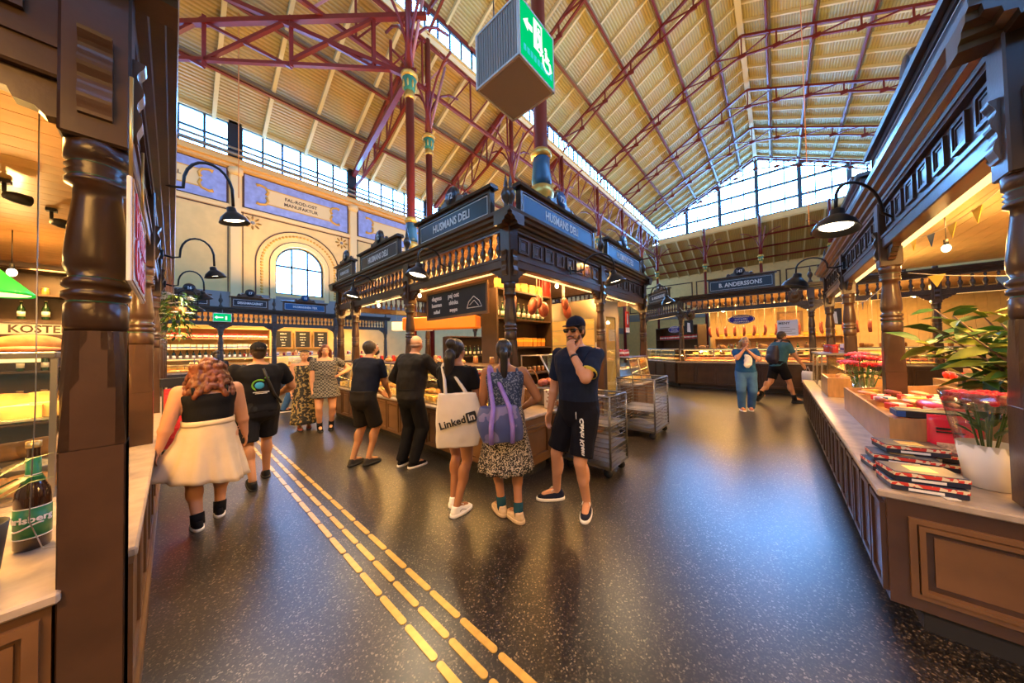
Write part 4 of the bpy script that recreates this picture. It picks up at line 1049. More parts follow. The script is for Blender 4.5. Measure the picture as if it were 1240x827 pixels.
        if kind == 'pony': mb.ell((0, -.1*k, .0), (.045*k, .04*k, .05*k)); mb.cap((0, -.13*k, -.02*k), (0, -.125*k, -.2*k), .038*k, .036*k); mb.cap((0, -.125*k, -.2*k), (.01*k, -.10*k, -.42*k), .034*k, .014*k)
        if kind == 'long':
            for a in range(-4, 5):
                x = .085*k*math.sin(a*.36); y = -.02*k-.075*k*math.cos(a*.36); mb.cap((x, y, .0), (x*1.2, y*1.05, -.2*k-.02*k*(a % 2)), .034*k, .024*k)
        if kind == 'curly':
            rd = random.Random(5)
            for j in range(190):
                a = rd.uniform(-2.3, 2.3); z = rd.uniform(-.27, .06)*k; r_ = (.112+.06*max(0, -z/(.2*k)))*k
                mb.ell((r_*math.sin(a)*1.15, -.015*k-r_*math.cos(a)*.95, z), (.027*k, .027*k, .036*k), 7, 5)
            for j in range(50):
                a = rd.uniform(-3.1, 3.1); t_ = rd.uniform(.1, 1.1); mb.ell((.082*k*math.sin(a)*math.sin(t_), -.02*k-.095*k*math.cos(a)*math.sin(t_), .035*k+.092*k*math.cos(t_)), (.025*k,)*3, 7, 5)
        for e in kw.get('extra', []): mb.cap(*[tuple(c*k for c in e[0]), tuple(c*k for c in e[1]), e[2]*k, e[3]*k])
        return remesh(s.head_put(mb), 'hair', m, s.t, .007 if s.vox < .013 else .012, 0 if kind == 'curly' else 3)
    def shirt(s, m, z0=.53, z1=.838, sleeve=.55, o=.012, sl=1.0, name='shirt', wr=.007, hem=None, flare=.0, long=False, sleeves=True, sr=1.0, cut=None):
        H = s.h; mb = MB().loft(s.rings(z0, z1, o), 24, 2.3); s.bent(mb)
        if sleeves:
            for (S, E, W) in s.arms:
                if long:
                    mb.cap(S, E, .036*H*s.arm*sr, .031*H*s.arm*sr); mb.cap(E, E.lerp(W, .95), .031*H*s.arm*sr, .024*H*sr)
                else:
                    Q = S.lerp(E, sleeve); mb.ell(S-Vector((0,0,.004*H)), (.0385*H*s.arm,)*3); mb.cap(S, Q, .0375*H*s.arm, .0365*H*s.arm*sr, flat=True)
        return remesh(mb, name, m, s.t, s.vox, 4, wr, cut=cut)
    def shorts(s, m, knee=.85, o=.013, top=.585, name='shorts', r=1.0, wr=.006, long=False):
        H = s.h; mb = MB().loft(s.rings(.44, top, o), 24, 2.3); mb.ell(s.off+Vector((0, -.004*H, .462*H)), (.055*H, .06*H*(s.dim['hd']/.075), .045*H))
        for hp, kn, an, yaw, lift, pitch in s.legs:
            g = s.legk*(s.dim['hip']/.098)**.4
            if long:
                mb.cap(hp, kn, .056*H*r, .045*H*r); mb.cap(kn, kn.lerp(an, .3)+Vector((0, -.006*H, 0)), .045*H*r, .043*H*r); mb.cap(kn, an-Vector((0, 0, .012*H)), .044*H*r, .037*H*r, flat=True); mb.ell(kn, (.046*H*r,)*3)
            else:
                q = hp.lerp(kn, knee); mb.cap(hp, q, .056*H*r*g, .050*H*r*g, flat=True); mb.ell(hp, (.056*H*r*g,)*3)
        return remesh(mb, name, m, s.t, s.vox, 3, wr)
    def skirt(s, m, z0, z1=.60, rx=.17, ry=.15, name='skirt', waves=9, amp=.012, dx=0, dy=0, skew=0, n=72, rows=14):
        """flared cloth with pleats, open below"""
        H = s.h; top = s.rings(z1, z1+.001, .014)[0]; vs = []; fs = []
        for i in range(rows+1):
            f = i/rows
            for k in range(n):
                a = 2*PI*k/n; fl = f**1.05
                hipo = math.sin(min(1, f*1.6)*PI/2)
                R1 = max(top[3]+(rx*H-top[3])*fl, (s.dim['hip']*H+.014)*min(1, .75+f*1.5) if f > .1 else 0); R2 = max(top[4]+(ry*H-top[4])*fl, (s.dim['hd']*H+.014)*min(1, .75+f*1.5) if f > .1 else 0)
                wv = 1+amp*10*fl*(math.sin(a*waves+f*1.3)*.4+math.sin(a*(2*waves+3)-f*2)*.22)
                z = z1*H+(z0-z1)*H*f+skew*f*math.cos(a+.4)*.5
                x = top[1]+R1*wv*math.cos(a)+dx*f**2.2*max(0, -math.cos(a))**2; y = top[2]+R2*wv*math.sin(a)+dy*f*f
                vs.append((x, y, z))
        for i in range(rows):
            for k in range(n): fs.append((i*n+k, (i+1)*n+k, (i+1)*n+(k+1)%n, i*n+(k+1)%n))
        o = MB().add(vs, fs, True).build(name, m, s.t); md = o.modifiers.new('thick', 'SOLIDIFY'); md.thickness = .006
        return o
    def shoes(s, m, sole=M_paper, laces=None, sock=None, sockh=.06, low=False, chunky=1.0, accent=None):
        H = s.h; L = .152*H/2
        for i, (hp, kn, an, yaw, lift, pitch) in enumerate(s.legs):
            f = s.feet[i]; c = Vector((f[0], f[1], lift)); M4 = Matrix.Translation(c) @ Matrix.Rotation(yaw, 4, 'Z') @ Matrix.Rotation(-pitch, 4, 'X')
            k = H/1.75; wd = .048*k*chunky
            up = MB().loft([(.02*k, 0, 0, wd*.95, L), (.045*k, 0, -.004*k, wd*.93, L*.97), (.062*k, 0, -.022*k, wd*.85, L*.82), (.08*k, 0, -.05*k, wd*.75, L*.52), (.098*k, 0, -.066*k, wd*.68, L*.36)], 20, 2.3)
            up.move(M4); o = remesh(up, 'shoe', m, s.t, .008, 3)
            so = MB().loft([(0, 0, 0, wd*.95, L*1.0), (.006*k, 0, 0, wd*1.06, L*1.05), (.026*k*chunky, 0, 0, wd*1.06, L*1.05), (.03*k*chunky, 0, 0, wd*1.0, L*1.0)], 24, 2.4).move(M4); so.build('sole', sole, o)
            if laces:
                lb = MB()
                for j in range(4):
                    y = .028*k-.024*k*j; z = .066*k+.011*k*j; lb.tube([(-.03*k, y, z-.004*k), (0, y+.004*k, z+.006*k), (.03*k, y, z-.004*k)], .0055*k, 6)
                lb.tube([(0, -.045*k, .112*k), (.03*k, -.02*k, .108*k), (.035*k, .0, .094*k)], .004*k, 5).tube([(0, -.045*k, .112*k), (-.03*k, -.02*k, .108*k), (-.035*k, .0, .094*k)], .004*k, 5)
                lb.move(M4).build('laces', laces, o)
            if accent:
                for sg in (-1, 1): MB().tube([(sg*wd*.93, .02*k, .04*k), (sg*wd*.9, -.03*k, .062*k), (sg*wd*.8, -.06*k, .05*k)], .006*k, 5).move(M4).build('side_stripe', accent, o)
            if sock: MB().cap(an-Vector((0, 0, .02*H)), an.lerp(kn, sockh/.245), .0265*H*s.legk**.5, .0275*H*s.legk**.6, flat=True).build('sock', sock, s.t)
    def cap(s, m, back=False):
        k = s.h/1.75; mb = MB()
        mb.ell((0, -.018*k, .05*k), (.086*k, .10*k, .082*k), 18, 12)
        remesh(s.head_put(mb), 'cap', m, s.t, .007, 3, cut=None)
        sg = -1 if back else 1
        br = MB()
        pts = [(.074*k*math.cos(a), sg*(.05*k+.105*k*math.sin(a)), .046*k-.012*k*math.sin(a)) for a in [PI*j/10 for j in range(11)]]
        n = len(pts); br.add(pts+[(p[0], p[1], p[2]+.006*k) for p in pts], [tuple(range(n))[::-1], tuple(range(n, 2*n))]+[(j, (j+1) % n, (j+1) % n+n, j+n) for j in range(n)])
        s.head_put(br).build('cap_brim', m, s.t)
        s.head_put(MB().ell((0, -.02*k, .13*k), (.01*k, .01*k, .006*k), 8, 5)).build('cap_button', m, s.t)
    def band(s, i, f, m, name, r=.0225, w=.012):
        S, E, W = s.arms[i]; p = E.lerp(W, f); d = (W-E).normalized()
        return MB().cap(p-d*w, p+d*w, r*s.h, r*s.h, flat=True).build(name, m, s.t)

C_black = cloth('black_cotton', (.006, .006, .008)); C_navy = cloth('navy_cotton', (.006, .008, .020)); C_grey = cloth('charcoal_cotton', (.016, .016, .018))
# ---- woman in the cream skirt
p = Person('woman walking away in a cream flared skirt and black tank top', (.22, 3.98), 93, 1.50, 'fair', sw=.134, chest=.088, waist=.105, wd=.092, hip=.125, hd=.105, arm=1.28, leg=1.28, feet=[(-.08, -.06, 4, 0), (.085, .10, -4, 0)], hands=[(-.31, -.03, .70), (.28, .08, .68)], vox=.012)
p.hair(H_red, 'curly'); p.shirt(C_black, .60, .79, sleeves=False, name='tank_top', o=.010, wr=.002)
for sg in (-1, 1): MB().tube([p.bend((sg*.105, -.105, 1.17)), p.bend((sg*.11, -.098, 1.235)), p.bend((sg*.105, -.03, 1.268)), p.bend((sg*.10, .07, 1.22))], .013, 6).build('shoulder_strap', C_black, p.t)
M_cskirt = cloth('cream_skirt_cloth', (.62, .50, .34), .08, 6)
p.skirt(M_cskirt, .29, .615, .185, .175, waves=6, amp=.024, dx=-.13, skew=-.16)
MB().loft(p.rings(.60, .63, .020), 24, 2.3).build('waistband', M_cskirt, p.t)
p.shoes(C_black, M_paper, sock=C_black, sockh=.045, laces=None, accent=M_paper)
# ---- man in the black printed shirt
p = Person('man in a black printed T-shirt and dark cap walking away', (.68, 4.72), 92, 1.68, 'tan', sw=.138, chest=.083, waist=.108, wd=.088, hip=.105, hd=.085, arm=1.15, leg=1.1, feet=[(-.09, -.18, 2, 0.02, -15), (.10, .14, -6, 0)], hands=[(-.28, .10, .78), (.22, .22, .98)], polev=[(-.5, -1, -.1), (1, -.5, -.3)], vox=.012)
p.hair(H_dark, 'short'); p.cap(C_black, True); p.shirt(C_black, .50, .84, .72, .022, wr=.012, sr=1.1, name='t_shirt'); p.shorts(C_grey, .88, .02, r=1.12)
p.shoes(C_grey, M_dark)
yb = -.198
pr = MB().tube([(.0+.065*math.cos(a), 0, 1.17+.06*math.sin(a)) for a in [PI*.25+PI*1.3*j/12 for j in range(13)]], .009, 5)
MB().add([(v[0]-.02, yb+.004-.0*v[0], v[2]) for v in pr.v], pr.f, True).build('green_print', mat('print_green', (.25, .65, .05), .6), p.t)
MB().ell((-.02, yb+.002, 1.165), (.045, .008, .04), 12, 8).build('blue_print', mat('print_blue', (.02, .25, .45), .6), p.t)
MB().box(-.08, .07, yb-.004, yb+.006, 1.085, 1.092).box(-.06, .05, yb-.004, yb+.006, 1.07, 1.075).build('white_print', M_paper, p.t); MB().box(.03, .07, yb-.004+.01, yb+.016, 1.245, 1.258).build('green_print', MATS['print_green'], p.t)
MB().tube([(.02, yb+.03, 1.36), (.05, yb-.002, 1.25), (.12, yb+.005, 1.05), (.2, yb+.08, .93)], .014, 6).build('crossbody_strap', M_black, p.t)
# ---- two women facing the camera
M_floral = pattern_mat('floral_dress', 'noise', (.02, .018, .015), (.30, .22, .08), 22, .8, .54, c3=(.45, .16, .05))
p = Person('woman in a long dark floral dress with sunglasses on her head', (1.74, 7.1), -98, 1.58, 'fair', feet=[(-.07, .0, -6, 0), (.08, .08, 6, 0)], hands=[(-.22, .12, .72), (.22, .10, .72)], sw=.122, waist=.092, wd=.078, hip=.108, arm=1.1, vox=.014)
p.hair(H_blond, 'short'); p.face(); p.shirt(M_floral, .56, .81, sleeves=False, name='dress_top', o=.012); p.skirt(M_floral, .09, .60, .15, .145, waves=6, amp=.01); p.shoes(mat('red_sandal', (.4, .08, .05), .6), M_dark)
p.head_put(MB().tube([(-.078, .02, .09), (-.05, .075, .10), (0, .085, .105), (.05, .075, .10), (.078, .02, .09)], .012, 6)).build('sunglasses', M_black, p.t)
M_plaid = pattern_mat('plaid_dress', 'checker', (.018, .018, .02), (.16, .145, .125), 34, .8, .9, stretch=(1, 1, 1)); 
p = Person('woman in a black and white checked dress facing the camera', (1.98, 6.66), -104, 1.69, 'fair', feet=[(-.09, .0, -6, 0), (.09, .05, 6, 0)], hands=[(-.26, .12, 1.10), (.22, .05, .75)], polev=[(-1, -.3, -.8), (.6, -1, 0)], sw=.122, waist=.098, wd=.082, hip=.115, arm=1.12, leg=1.12, vox=.013)
p.hair(H_red, 'long'); p.face(); p.shirt(M_plaid, .54, .81, .6, .014, name='dress_top'); p.skirt(M_plaid, .39, .60, .15, .125, waves=8, amp=.01); p.shoes(C_black, M_dark, sock=C_black)
# ---- man in the navy polo
p = Person('man in a navy polo and dark shorts leaning over the counter', (1.74, 4.28), 20, 1.72, 'tan', feet=[(-.09, -.05, 0, 0), (.10, .04, -10, 0)], hands=[(-.06, .36, .93), (.10, .36, .92)], polev=[(-.6, -.6, -1), (.6, -.6, -1)], lean=10, hpitch=-28, hyaw=-12, sw=.130, chest=.078, waist=.095, wd=.082, hip=.10, vox=.011)
p.hair(H_dark, 'short'); p.face(); p.shirt(C_navy, .535, .845, .72, .016, wr=.008, name='polo_shirt', sr=1.08); p.shorts(cloth('brown_black_shorts', (.014, .011, .010)), .92, .018, r=1.1); p.shoes(mat('dark_shoe', (.03, .025, .022), .5), M_dark)
remesh(p.head_put(MB().ell((0, .04, -.075), (.052, .056, .045), 12, 8)), 'beard', H_dark, p.t, .008, 2)
# ---- man in the black sweatshirt
p = Person('bald man in a black sweatshirt reaching onto the display case', (2.13, 3.72), 12, 1.77, 'fair', feet=[(-.11, -.02, 10, 0), (.11, .0, -14, 0)], hands=[(-.22, .18, 1.02), (.19, .36, 1.34)], polev=[(-.8, -.6, -.5), (.8, -.3, -1)], lean=8, hyaw=15, hpitch=-8, sw=.135, chest=.08, waist=.105, wd=.088, hip=.105, vox=.011)
p.face(); p.shirt(cloth('faded_black', (.014, .012, .012)), .50, .845, o=.022, long=True, wr=.014, name='sweatshirt', sr=1.18); p.shorts(C_black, name='trousers', long=True, r=1.12, wr=.008); p.shoes(C_black, M_paper)
remesh(p.head_put(MB().ell((0, -.03, -.02), (.0755, .078, .04), 14, 8)), 'hair', mat('stubble', (.25, .14, .09), .8), p.t, .009, 2)
# ---- woman with the white tote
p = Person('woman in a black T-shirt with a dark bun and white trainers', (1.83, 2.36), 22, 1.66, 'olive', feet=[(-.08, .10, 10, 0), (.07, -.05, -18, 0)], hands=[(-.12, .33, .98), (.14, .32, 1.02)], polev=[(-.5, -.8, -1), (.5, -.8, -1)], hyaw=-8, hpitch=-10, sw=.112, waist=.075, wd=.062, hip=.10, arm=.92, vox=.010)
p.hair(H_black, 'bun'); p.face(); p.shirt(C_black, .56, .838, .62, .012, name='t_shirt', wr=.007, sr=1.05); p.shorts(C_black, .30, .010); p.shoes(M_white, M_white, laces=M_white, chunky=1.1, accent=mat('sole_grey', (.45, .42, .4), .5))
TOTE = p
# ---- woman in the speckled dress
M_speck = pattern_mat('speckled_skirt', 'voronoi', (.014, .012, .011), (.42, .36, .28), 120, .8, .6)
M_bluetop = pattern_mat('blue_print_top', 'voronoi', (.02, .04, .10), (.16, .20, .30), 100, .8, .72)
p = Person('woman in a sleeveless speckled dress with a long ponytail', (2.05, 1.88), 48, 1.64, 'olive', feet=[(-.085, .10, 20, 0), (.045, -.04, 28, 0)], hands=[(-.20, .16, .82), (.17, .20, .95)], polev=[(-.7, -1, -.2), (.8, -.6, -.3)], hyaw=-6, sw=.114, waist=.085, wd=.07, hip=.104, arm=1.0, vox=.010)
p.hair(H_black, 'pony'); p.face(); p.shirt(M_bluetop, .58, .812, sleeves=False, name='dress_top', o=.010, wr=.003); p.skirt(M_speck, .265, .62, .155, .135, waves=11, amp=.016)
for sg in (-1, 1): MB().tube([p.bend((sg*.085, -.07, 1.30)), p.bend((sg*.09, -.03, 1.352)), p.bend((sg*.085, .05, 1.32))], .014, 6).build('shoulder_strap', M_bluetop, p.t)
M_beige = mat('beige_suede', (.50, .36, .20), .7, var=.15, vs=20)
p.shoes(M_beige, M_beige, laces=M_beige, sock=cloth('teal_sock', (.01, .05, .07)), sockh=.05, chunky=1.15)
DRESS = p
# ---- man in the cap
p = Person('bearded man in navy T-shirt, cap and sunglasses with hand on chin', (2.53, 1.36), 174, 1.84, 'fair', feet=[(-.02, .03, 26, 0), (.40, .03, -40, 0)], off=(.06, 0), hands=[(-.02, .185, 1.485), (.36, .06, .90)], polev=[(-.75, .5, -1), (.6, -1, 0)], handcfg=[((.28, -.12, 1), (.2, -1, .1), .75, -1), None], hyaw=6, hpitch=4, sw=.128, chest=.075, waist=.088, wd=.074, hip=.098, arm=1.0, vox=.008)
p.hair(H_dark, 'short'); p.cap(C_navy); p.shirt(cloth('blue_navy_tee', (.008, .014, .034)), .485, .842, .80, .018, wr=.010, name='t_shirt', sr=1.14); p.shorts(cloth('navy_black_shorts', (.004, .004, .008)), .88, .020, r=1.16, top=.575)
p.face(eyes=False)
k = p.h/1.75
be = MB().ell((0, .045*k, -.085*k), (.046*k, .046*k, .035*k), 12, 8).ell((0, .02*k, -.06*k), (.063*k, .045*k, .04*k), 12, 8).tube([(-.035*k, .085*k, -.056*k), (0, .105*k, -.046*k), (.035*k, .085*k, -.056*k)], .009*k, 6)
remesh(p.head_put(be), 'beard', hairm('beard_brown', (.10, .04, .018)), p.t, .006, 2)
sgn = MB()
for sg in (-1, 1): sgn.loft([(-.016*k, sg*.034*k, .094*k, .020*k, .006*k), (0, sg*.035*k, .095*k, .029*k, .007*k), (.018*k, sg*.035*k, .095*k, .027*k, .006*k)], 14, 3)
sg_o = p.head_put(sgn).build('sunglasses', mat('dark_lens', (.008, .006, .006), .12, coat=.5), p.t)
p.head_put(MB().tube([(-.012*k, .098*k, .010*k), (.012*k, .098*k, .010*k)], .004*k, 6).tube([(.06*k, .088*k, .010*k), (.079*k, .05*k, .010*k), (.08*k, -.01*k, .006*k)], .0035*k, 6).tube([(-.06*k, .088*k, .010*k), (-.079*k, .05*k, .010*k), (-.08*k, -.01*k, .006*k)], .0035*k, 6)).build('temple_arm', M_black, sg_o)
p.shoes(cloth('navy_canvas', (.012, .014, .03)), M_paper, laces=M_paper)
p.band(0, .86, M_black, 'watch_strap', .0200, .010)
S_, E_, W_ = p.arms[0]; q_ = S_.lerp(E_, .78); d_ = (E_-S_).normalized()
MB().cap(q_-d_*.006, q_+d_*.006, .0416*p.h, .0416*p.h, 20, flat=True).build('sleeve_stripe', mat('sleeve_yellow', (.55, .42, .03), .6), p.t)
hp_, kn_, an_, *_ = p.legs[0]
def vert_text(txt, size, m, parent, c, rz, name='leg_lettering'):
    me = text_mesh(txt, size, m, .003); o = put(me, name, parent, c); o.rotation_euler = (0, R(90), rz); o.rotation_mode = 'XYZ'; return o
vt = vert_text('Calvin Klein', .066, M_paper, p.t, (hp_.x-.06, hp_.y+.174, .765), R(-12))
MB().tube([(-.01, hp_.y+.128, .985), (-.012, hp_.y+.14, .95), (-.015, hp_.y+.142, .90)], .004, 5).build('drawstring', M_paper, p.t)
CAPM = p
# ---- woman in blue
p = Person('woman in blue shirt and jeans holding both hands to her face', (8.76, .55), -168, 1.70, 'fair', feet=[(-.08, .0, -6, 0), (.09, .10, 8, 0)], hands=[(-.045, .19, 1.36), (.05, .19, 1.39)], polev=[(-1, .3, -1), (1, .3, -1)], sw=.12, waist=.092, wd=.078, hip=.108, vox=.014)
M_denim = cloth('denim', (.05, .13, .30)); M_bshirt = cloth('blue_shirt', (.015, .08, .22))
p.hair(H_blond, 'long'); p.face(); p.shirt(M_bshirt, .52, .83, .75, .02, wr=.01); p.shorts(M_denim, name='jeans', long=True, r=1.18); p.shoes(mat('rust_shoe', (.4, .12, .05), .6), M_paper)
# ---- walking man with backpack
p = Person('man in a teal T-shirt and black shorts striding to the right', (10.45, -.12), -52, 1.86, 'fair', feet=[(-.08, -.52, 4, .12, -50), (.08, .26, -4, 0)], hands=[(-.22, -.12, .92), (.22, .30, .95)], lean=8, sw=.128, chest=.078, waist=.092, wd=.08, vox=.014)
p.hair(H_dark, 'short'); p.face(); p.shirt(cloth('teal_shirt', (.04, .12, .17)), .50, .84, .7, .02, wr=.01); p.shorts(C_black, .8, .02, r=1.12); p.shoes(C_grey, M_dark, sock=C_black)
WALK = p
# ---- distant people by the wall stalls
p = Person('woman with a dark bun standing at the wall stalls, mostly hidden', (.72, 10.6), 95, 1.62, 'fair', vox=.02); p.hair(H_dark, 'bun'); p.shirt(C_grey, .5, .83, .8, .015); p.shorts(C_black, name='trousers', long=True); p.shoes(C_black, M_dark)
p = Person('person in a denim jacket bending beside the wall stalls', (1.95, 9.6), -20, 1.66, 'fair', lean=48, hands=[(-.18, .52, .78), (.18, .52, .78)], vox=.016); p.hair(H_dark, 'short'); p.shirt(M_denim, .52, .84, o=.022, long=True, name='jacket', sr=1.15); p.shorts(M_denim, name='jeans', long=True); p.shoes(C_black, M_paper)
p = Person('shop assistant in white behind the wall stall counter', (3.5, 15.55), -95, 1.68, 'fair', vox=.022); p.hair(H_dark, 'short'); p.face(); p.shirt(cloth('white_jacket', (.7, .68, .62)), .5, .84, .8, .015); p.shorts(C_black, name='trousers', long=True); p.shoes(C_black, M_dark)

# ================================================================ BAGS
def world_of(P_, v): return P_.t.matrix_basis @ Vector(v)
M_canvas = cloth('white_canvas', (.66, .60, .52), .06, 6, bs=220)
def sheet_bag(name, label, P_, c, rz, w, h, d, m, straps, sm, seed=0):
    loc = world_of(P_, c) if P_ else Vector(c); t = thing(name, label, 'bag', loc, P_.t.rotation_euler.z+rz if P_ else rz)
    rings = []
    for k in range(9):
        f = k/8; rings.append((-h+h*f, .02*math.sin(f*3+seed), 0, w/2*(.86+.16*math.sin(f*PI*.8)-.18*f*f), d*(.55+.55*math.sin(f*PI*.85)-.25*f)))
    mb = MB().loft(rings, 24, 3.2); remesh(mb, 'pouch', m, t, .008, 3, .010, 7)
    return t
t = sheet_bag('tote_bag', 'white canvas tote lettered with a network logo on her shoulder', None, (1.695, 2.17, 1.15), R(-40), .43, .48, .055, M_canvas, None, None)
TT = t
inv = t.matrix_basis.inverted()
shp = inv @ world_of(TOTE, TOTE.sh[0]+Vector((.015, -.0, .058)))
for sx, yy in ((-.10, -.03), (.10, -.03), (-.10, .03), (.10, .03)):
    MB().tube([(sx, yy*.5, -.03), (sx*.55+shp.x*.45, yy*.8+shp.y*.45, shp.z*.5), (shp.x+sx*.08, shp.y+yy, shp.z-.02), (shp.x, shp.y+yy*.2, shp.z+.004)], [.016, .014, .013, .013], 6).build('handle', M_canvas, t)
letters('Linked', .088, M_black, t, (-.04, -.074, -.25), 0, (0, R(-14), 0), extrude=.004)
lg = MB().cbox(-.045, .045, -.004, .004, -.045, .045, .006).build('logo_square', M_black, t, (.125, -.070, -.205), 0, (0, R(-14), 0)); letters('in', .085, M_canvas, lg, (0, -.006, .0))
M_purple = cloth('lilac_cloth', (.24, .17, .55)); M_mesh = pattern_mat('blue_mesh_cloth', 'noise', (.055, .075, .22), (.16, .15, .34), 6, .5, .52)
t = sheet_bag('shoulder_bag', 'translucent blue and lilac shoulder bag on her back', DRESS, (-.08, -.235, 1.06), R(4), .40, .30, .075, M_mesh, None, None, 2)
inv = t.matrix_basis.inverted(); shp = inv @ world_of(DRESS, DRESS.sh[0]+Vector((.03, 0, .055)))
for sx in (-.12, .10):
    pts = [(sx*.8, -.088, -.29), (sx*.8, -.098, -.15), (sx*.62, -.085, .0), (sx*.35+shp.x*.5, shp.y-.06-.03, shp.z*.6), (shp.x+sx*.1, shp.y-.05, shp.z-.03), (shp.x, shp.y, shp.z+.004)]
    MB().tube(pts, .020, 6).build('lilac_strap', M_purple, t)
# cap man's grey strap bag seen at his side
t = thing('shoulder_bag', 'pale grey bag hanging at the side of the man in the cap', 'bag', world_of(CAPM, (.30, -.10, 1.06)), CAPM.t.rotation_euler.z+R(-40))
MB().loft([(-.12, 0, 0, .10, .03), (0, 0, 0, .12, .045), (.14, 0, 0, .10, .03)], 18, 3.5).build('pouch', cloth('grey_canvas', (.42, .40, .36)), t)
MB().tube([(0, 0, .14), (.02, .02, .28), (.05, .05, .42)], .014, 6).build('strap', C_black, t)
t = thing('backpack', 'dark backpack on the striding man', 'backpack', world_of(WALK, WALK.bend((0, -.27, 1.20))), WALK.t.rotation_euler.z)
remesh(MB().loft([(-.2, 0, 0, .14, .08), (-.1, 0, -.02, .16, .11), (.12, 0, 0, .155, .1), (.26, 0, .02, .12, .07)], 18, 3).ell((0, -.1, -.06), (.11, .05, .1)), 'sack', mat('dark_nylon', (.025, .018, .03), .5), t, .012, 3)
for sg in (-1, 1): MB().tube([(sg*.09, .06, .22), (sg*.10, .14, .40), (sg*.11, .30, .38), (sg*.12, .38, .2), (sg*.12, .34, .0)], .022, 6).build('strap', M_black, t)
t = thing('paper_bag', 'white paper held by the woman in blue before her chest', 'paper', (8.50, .48, 1.05), R(102)); remesh(MB().ell((0, 0, .08), (.085, .035, .14), 12, 8).ell((.03, 0, .2), (.05, .03, .06)), 'paper', M_paper, t, .01, 2, .03)
t = thing('carrier_bag', 'pale carrier bag by the striding man', 'bag', world_of(WALK, (.25, .38, .52)), R(30)); MB().loft([(0, 0, 0, .17, .06), (.24, 0, 0, .18, .05), (.3, 0, 0, .18, .02)], 16, 4).build('bag', M_paper, t); MB().tube([(-.07, 0, .3), (0, 0, .42), (.07, 0, .3)], .006, 5).build('handle', M_paper, t)
t = thing('phone', 'dark smartphone and blue pouch held by the woman with the tote', 'phone', world_of(TOTE, (.03, .37, 1.0)), TOTE.t.rotation_euler.z); MB().cbox(-.08, .08, -.05, .05, 0, .05, .01).build('pouch', mat('blue_pouch', (.03, .05, .14), .4), t)
# ================================================================ GOODS
rnd = random.Random(3)
M_cheese = mat('cheese', (.80, .58, .20), .5, var=.15, vs=20)
M_rind = mat('rind', (.60, .30, .08), .5)
M_meat = mat('cured_meat', (.30, .07, .04), .4, var=.3, vs=30)
M_salmon = mat('salmon', (.75, .28, .12), .35, var=.2, vs=25)
M_bread = mat('bread', (.52, .27, .08), .7, var=.3, vs=18, bump=.3, bs=40)
M_salad = mat('salad', (.35, .42, .08), .6, var=.5, vs=45, bump=.6, bs=50)
M_cream_f = mat('pale_salad', (.80, .66, .38), .55, var=.3, vs=50, bump=.5, bs=50)
M_bowl = mat('white_bowl', (.75, .70, .62), .3)
M_redp = mat('red_pack', (.55, .03, .03), .4, var=.15)
M_orange = mat('orange_pack', (.75, .30, .05), .5, var=.2)
M_yellow = mat('yellow_pack', (.80, .55, .06), .5)
M_blue = mat('blue_pack', (.03, .08, .28), .45)
M_jarg = mat('jar_amber', (.32, .12, .03), .15, coat=.5)
M_jarr = mat('jar_red', (.40, .03, .02), .15, coat=.5)
M_botg = mat('green_bottle_glass', (.015, .05, .02), .08, coat=.6)
M_botb = mat('brown_bottle_glass', (.035, .014, .006), .06, coat=.7)
M_lid = mat('gold_lid', (.6, .42, .15), .3, .7)
M_navybox = mat('navy_box', (.02, .022, .04), .35, coat=.2)
M_leaf = mat('leaf_green', (.05, .14, .02), .4, var=.3, vs=12)
M_leaf2 = mat('leaf_yellow_green', (.30, .34, .03), .4, var=.25, vs=12)
M_wick = mat('wicker', (.36, .18, .06), .6, var=.3, vs=60, bump=.8, bs=90)

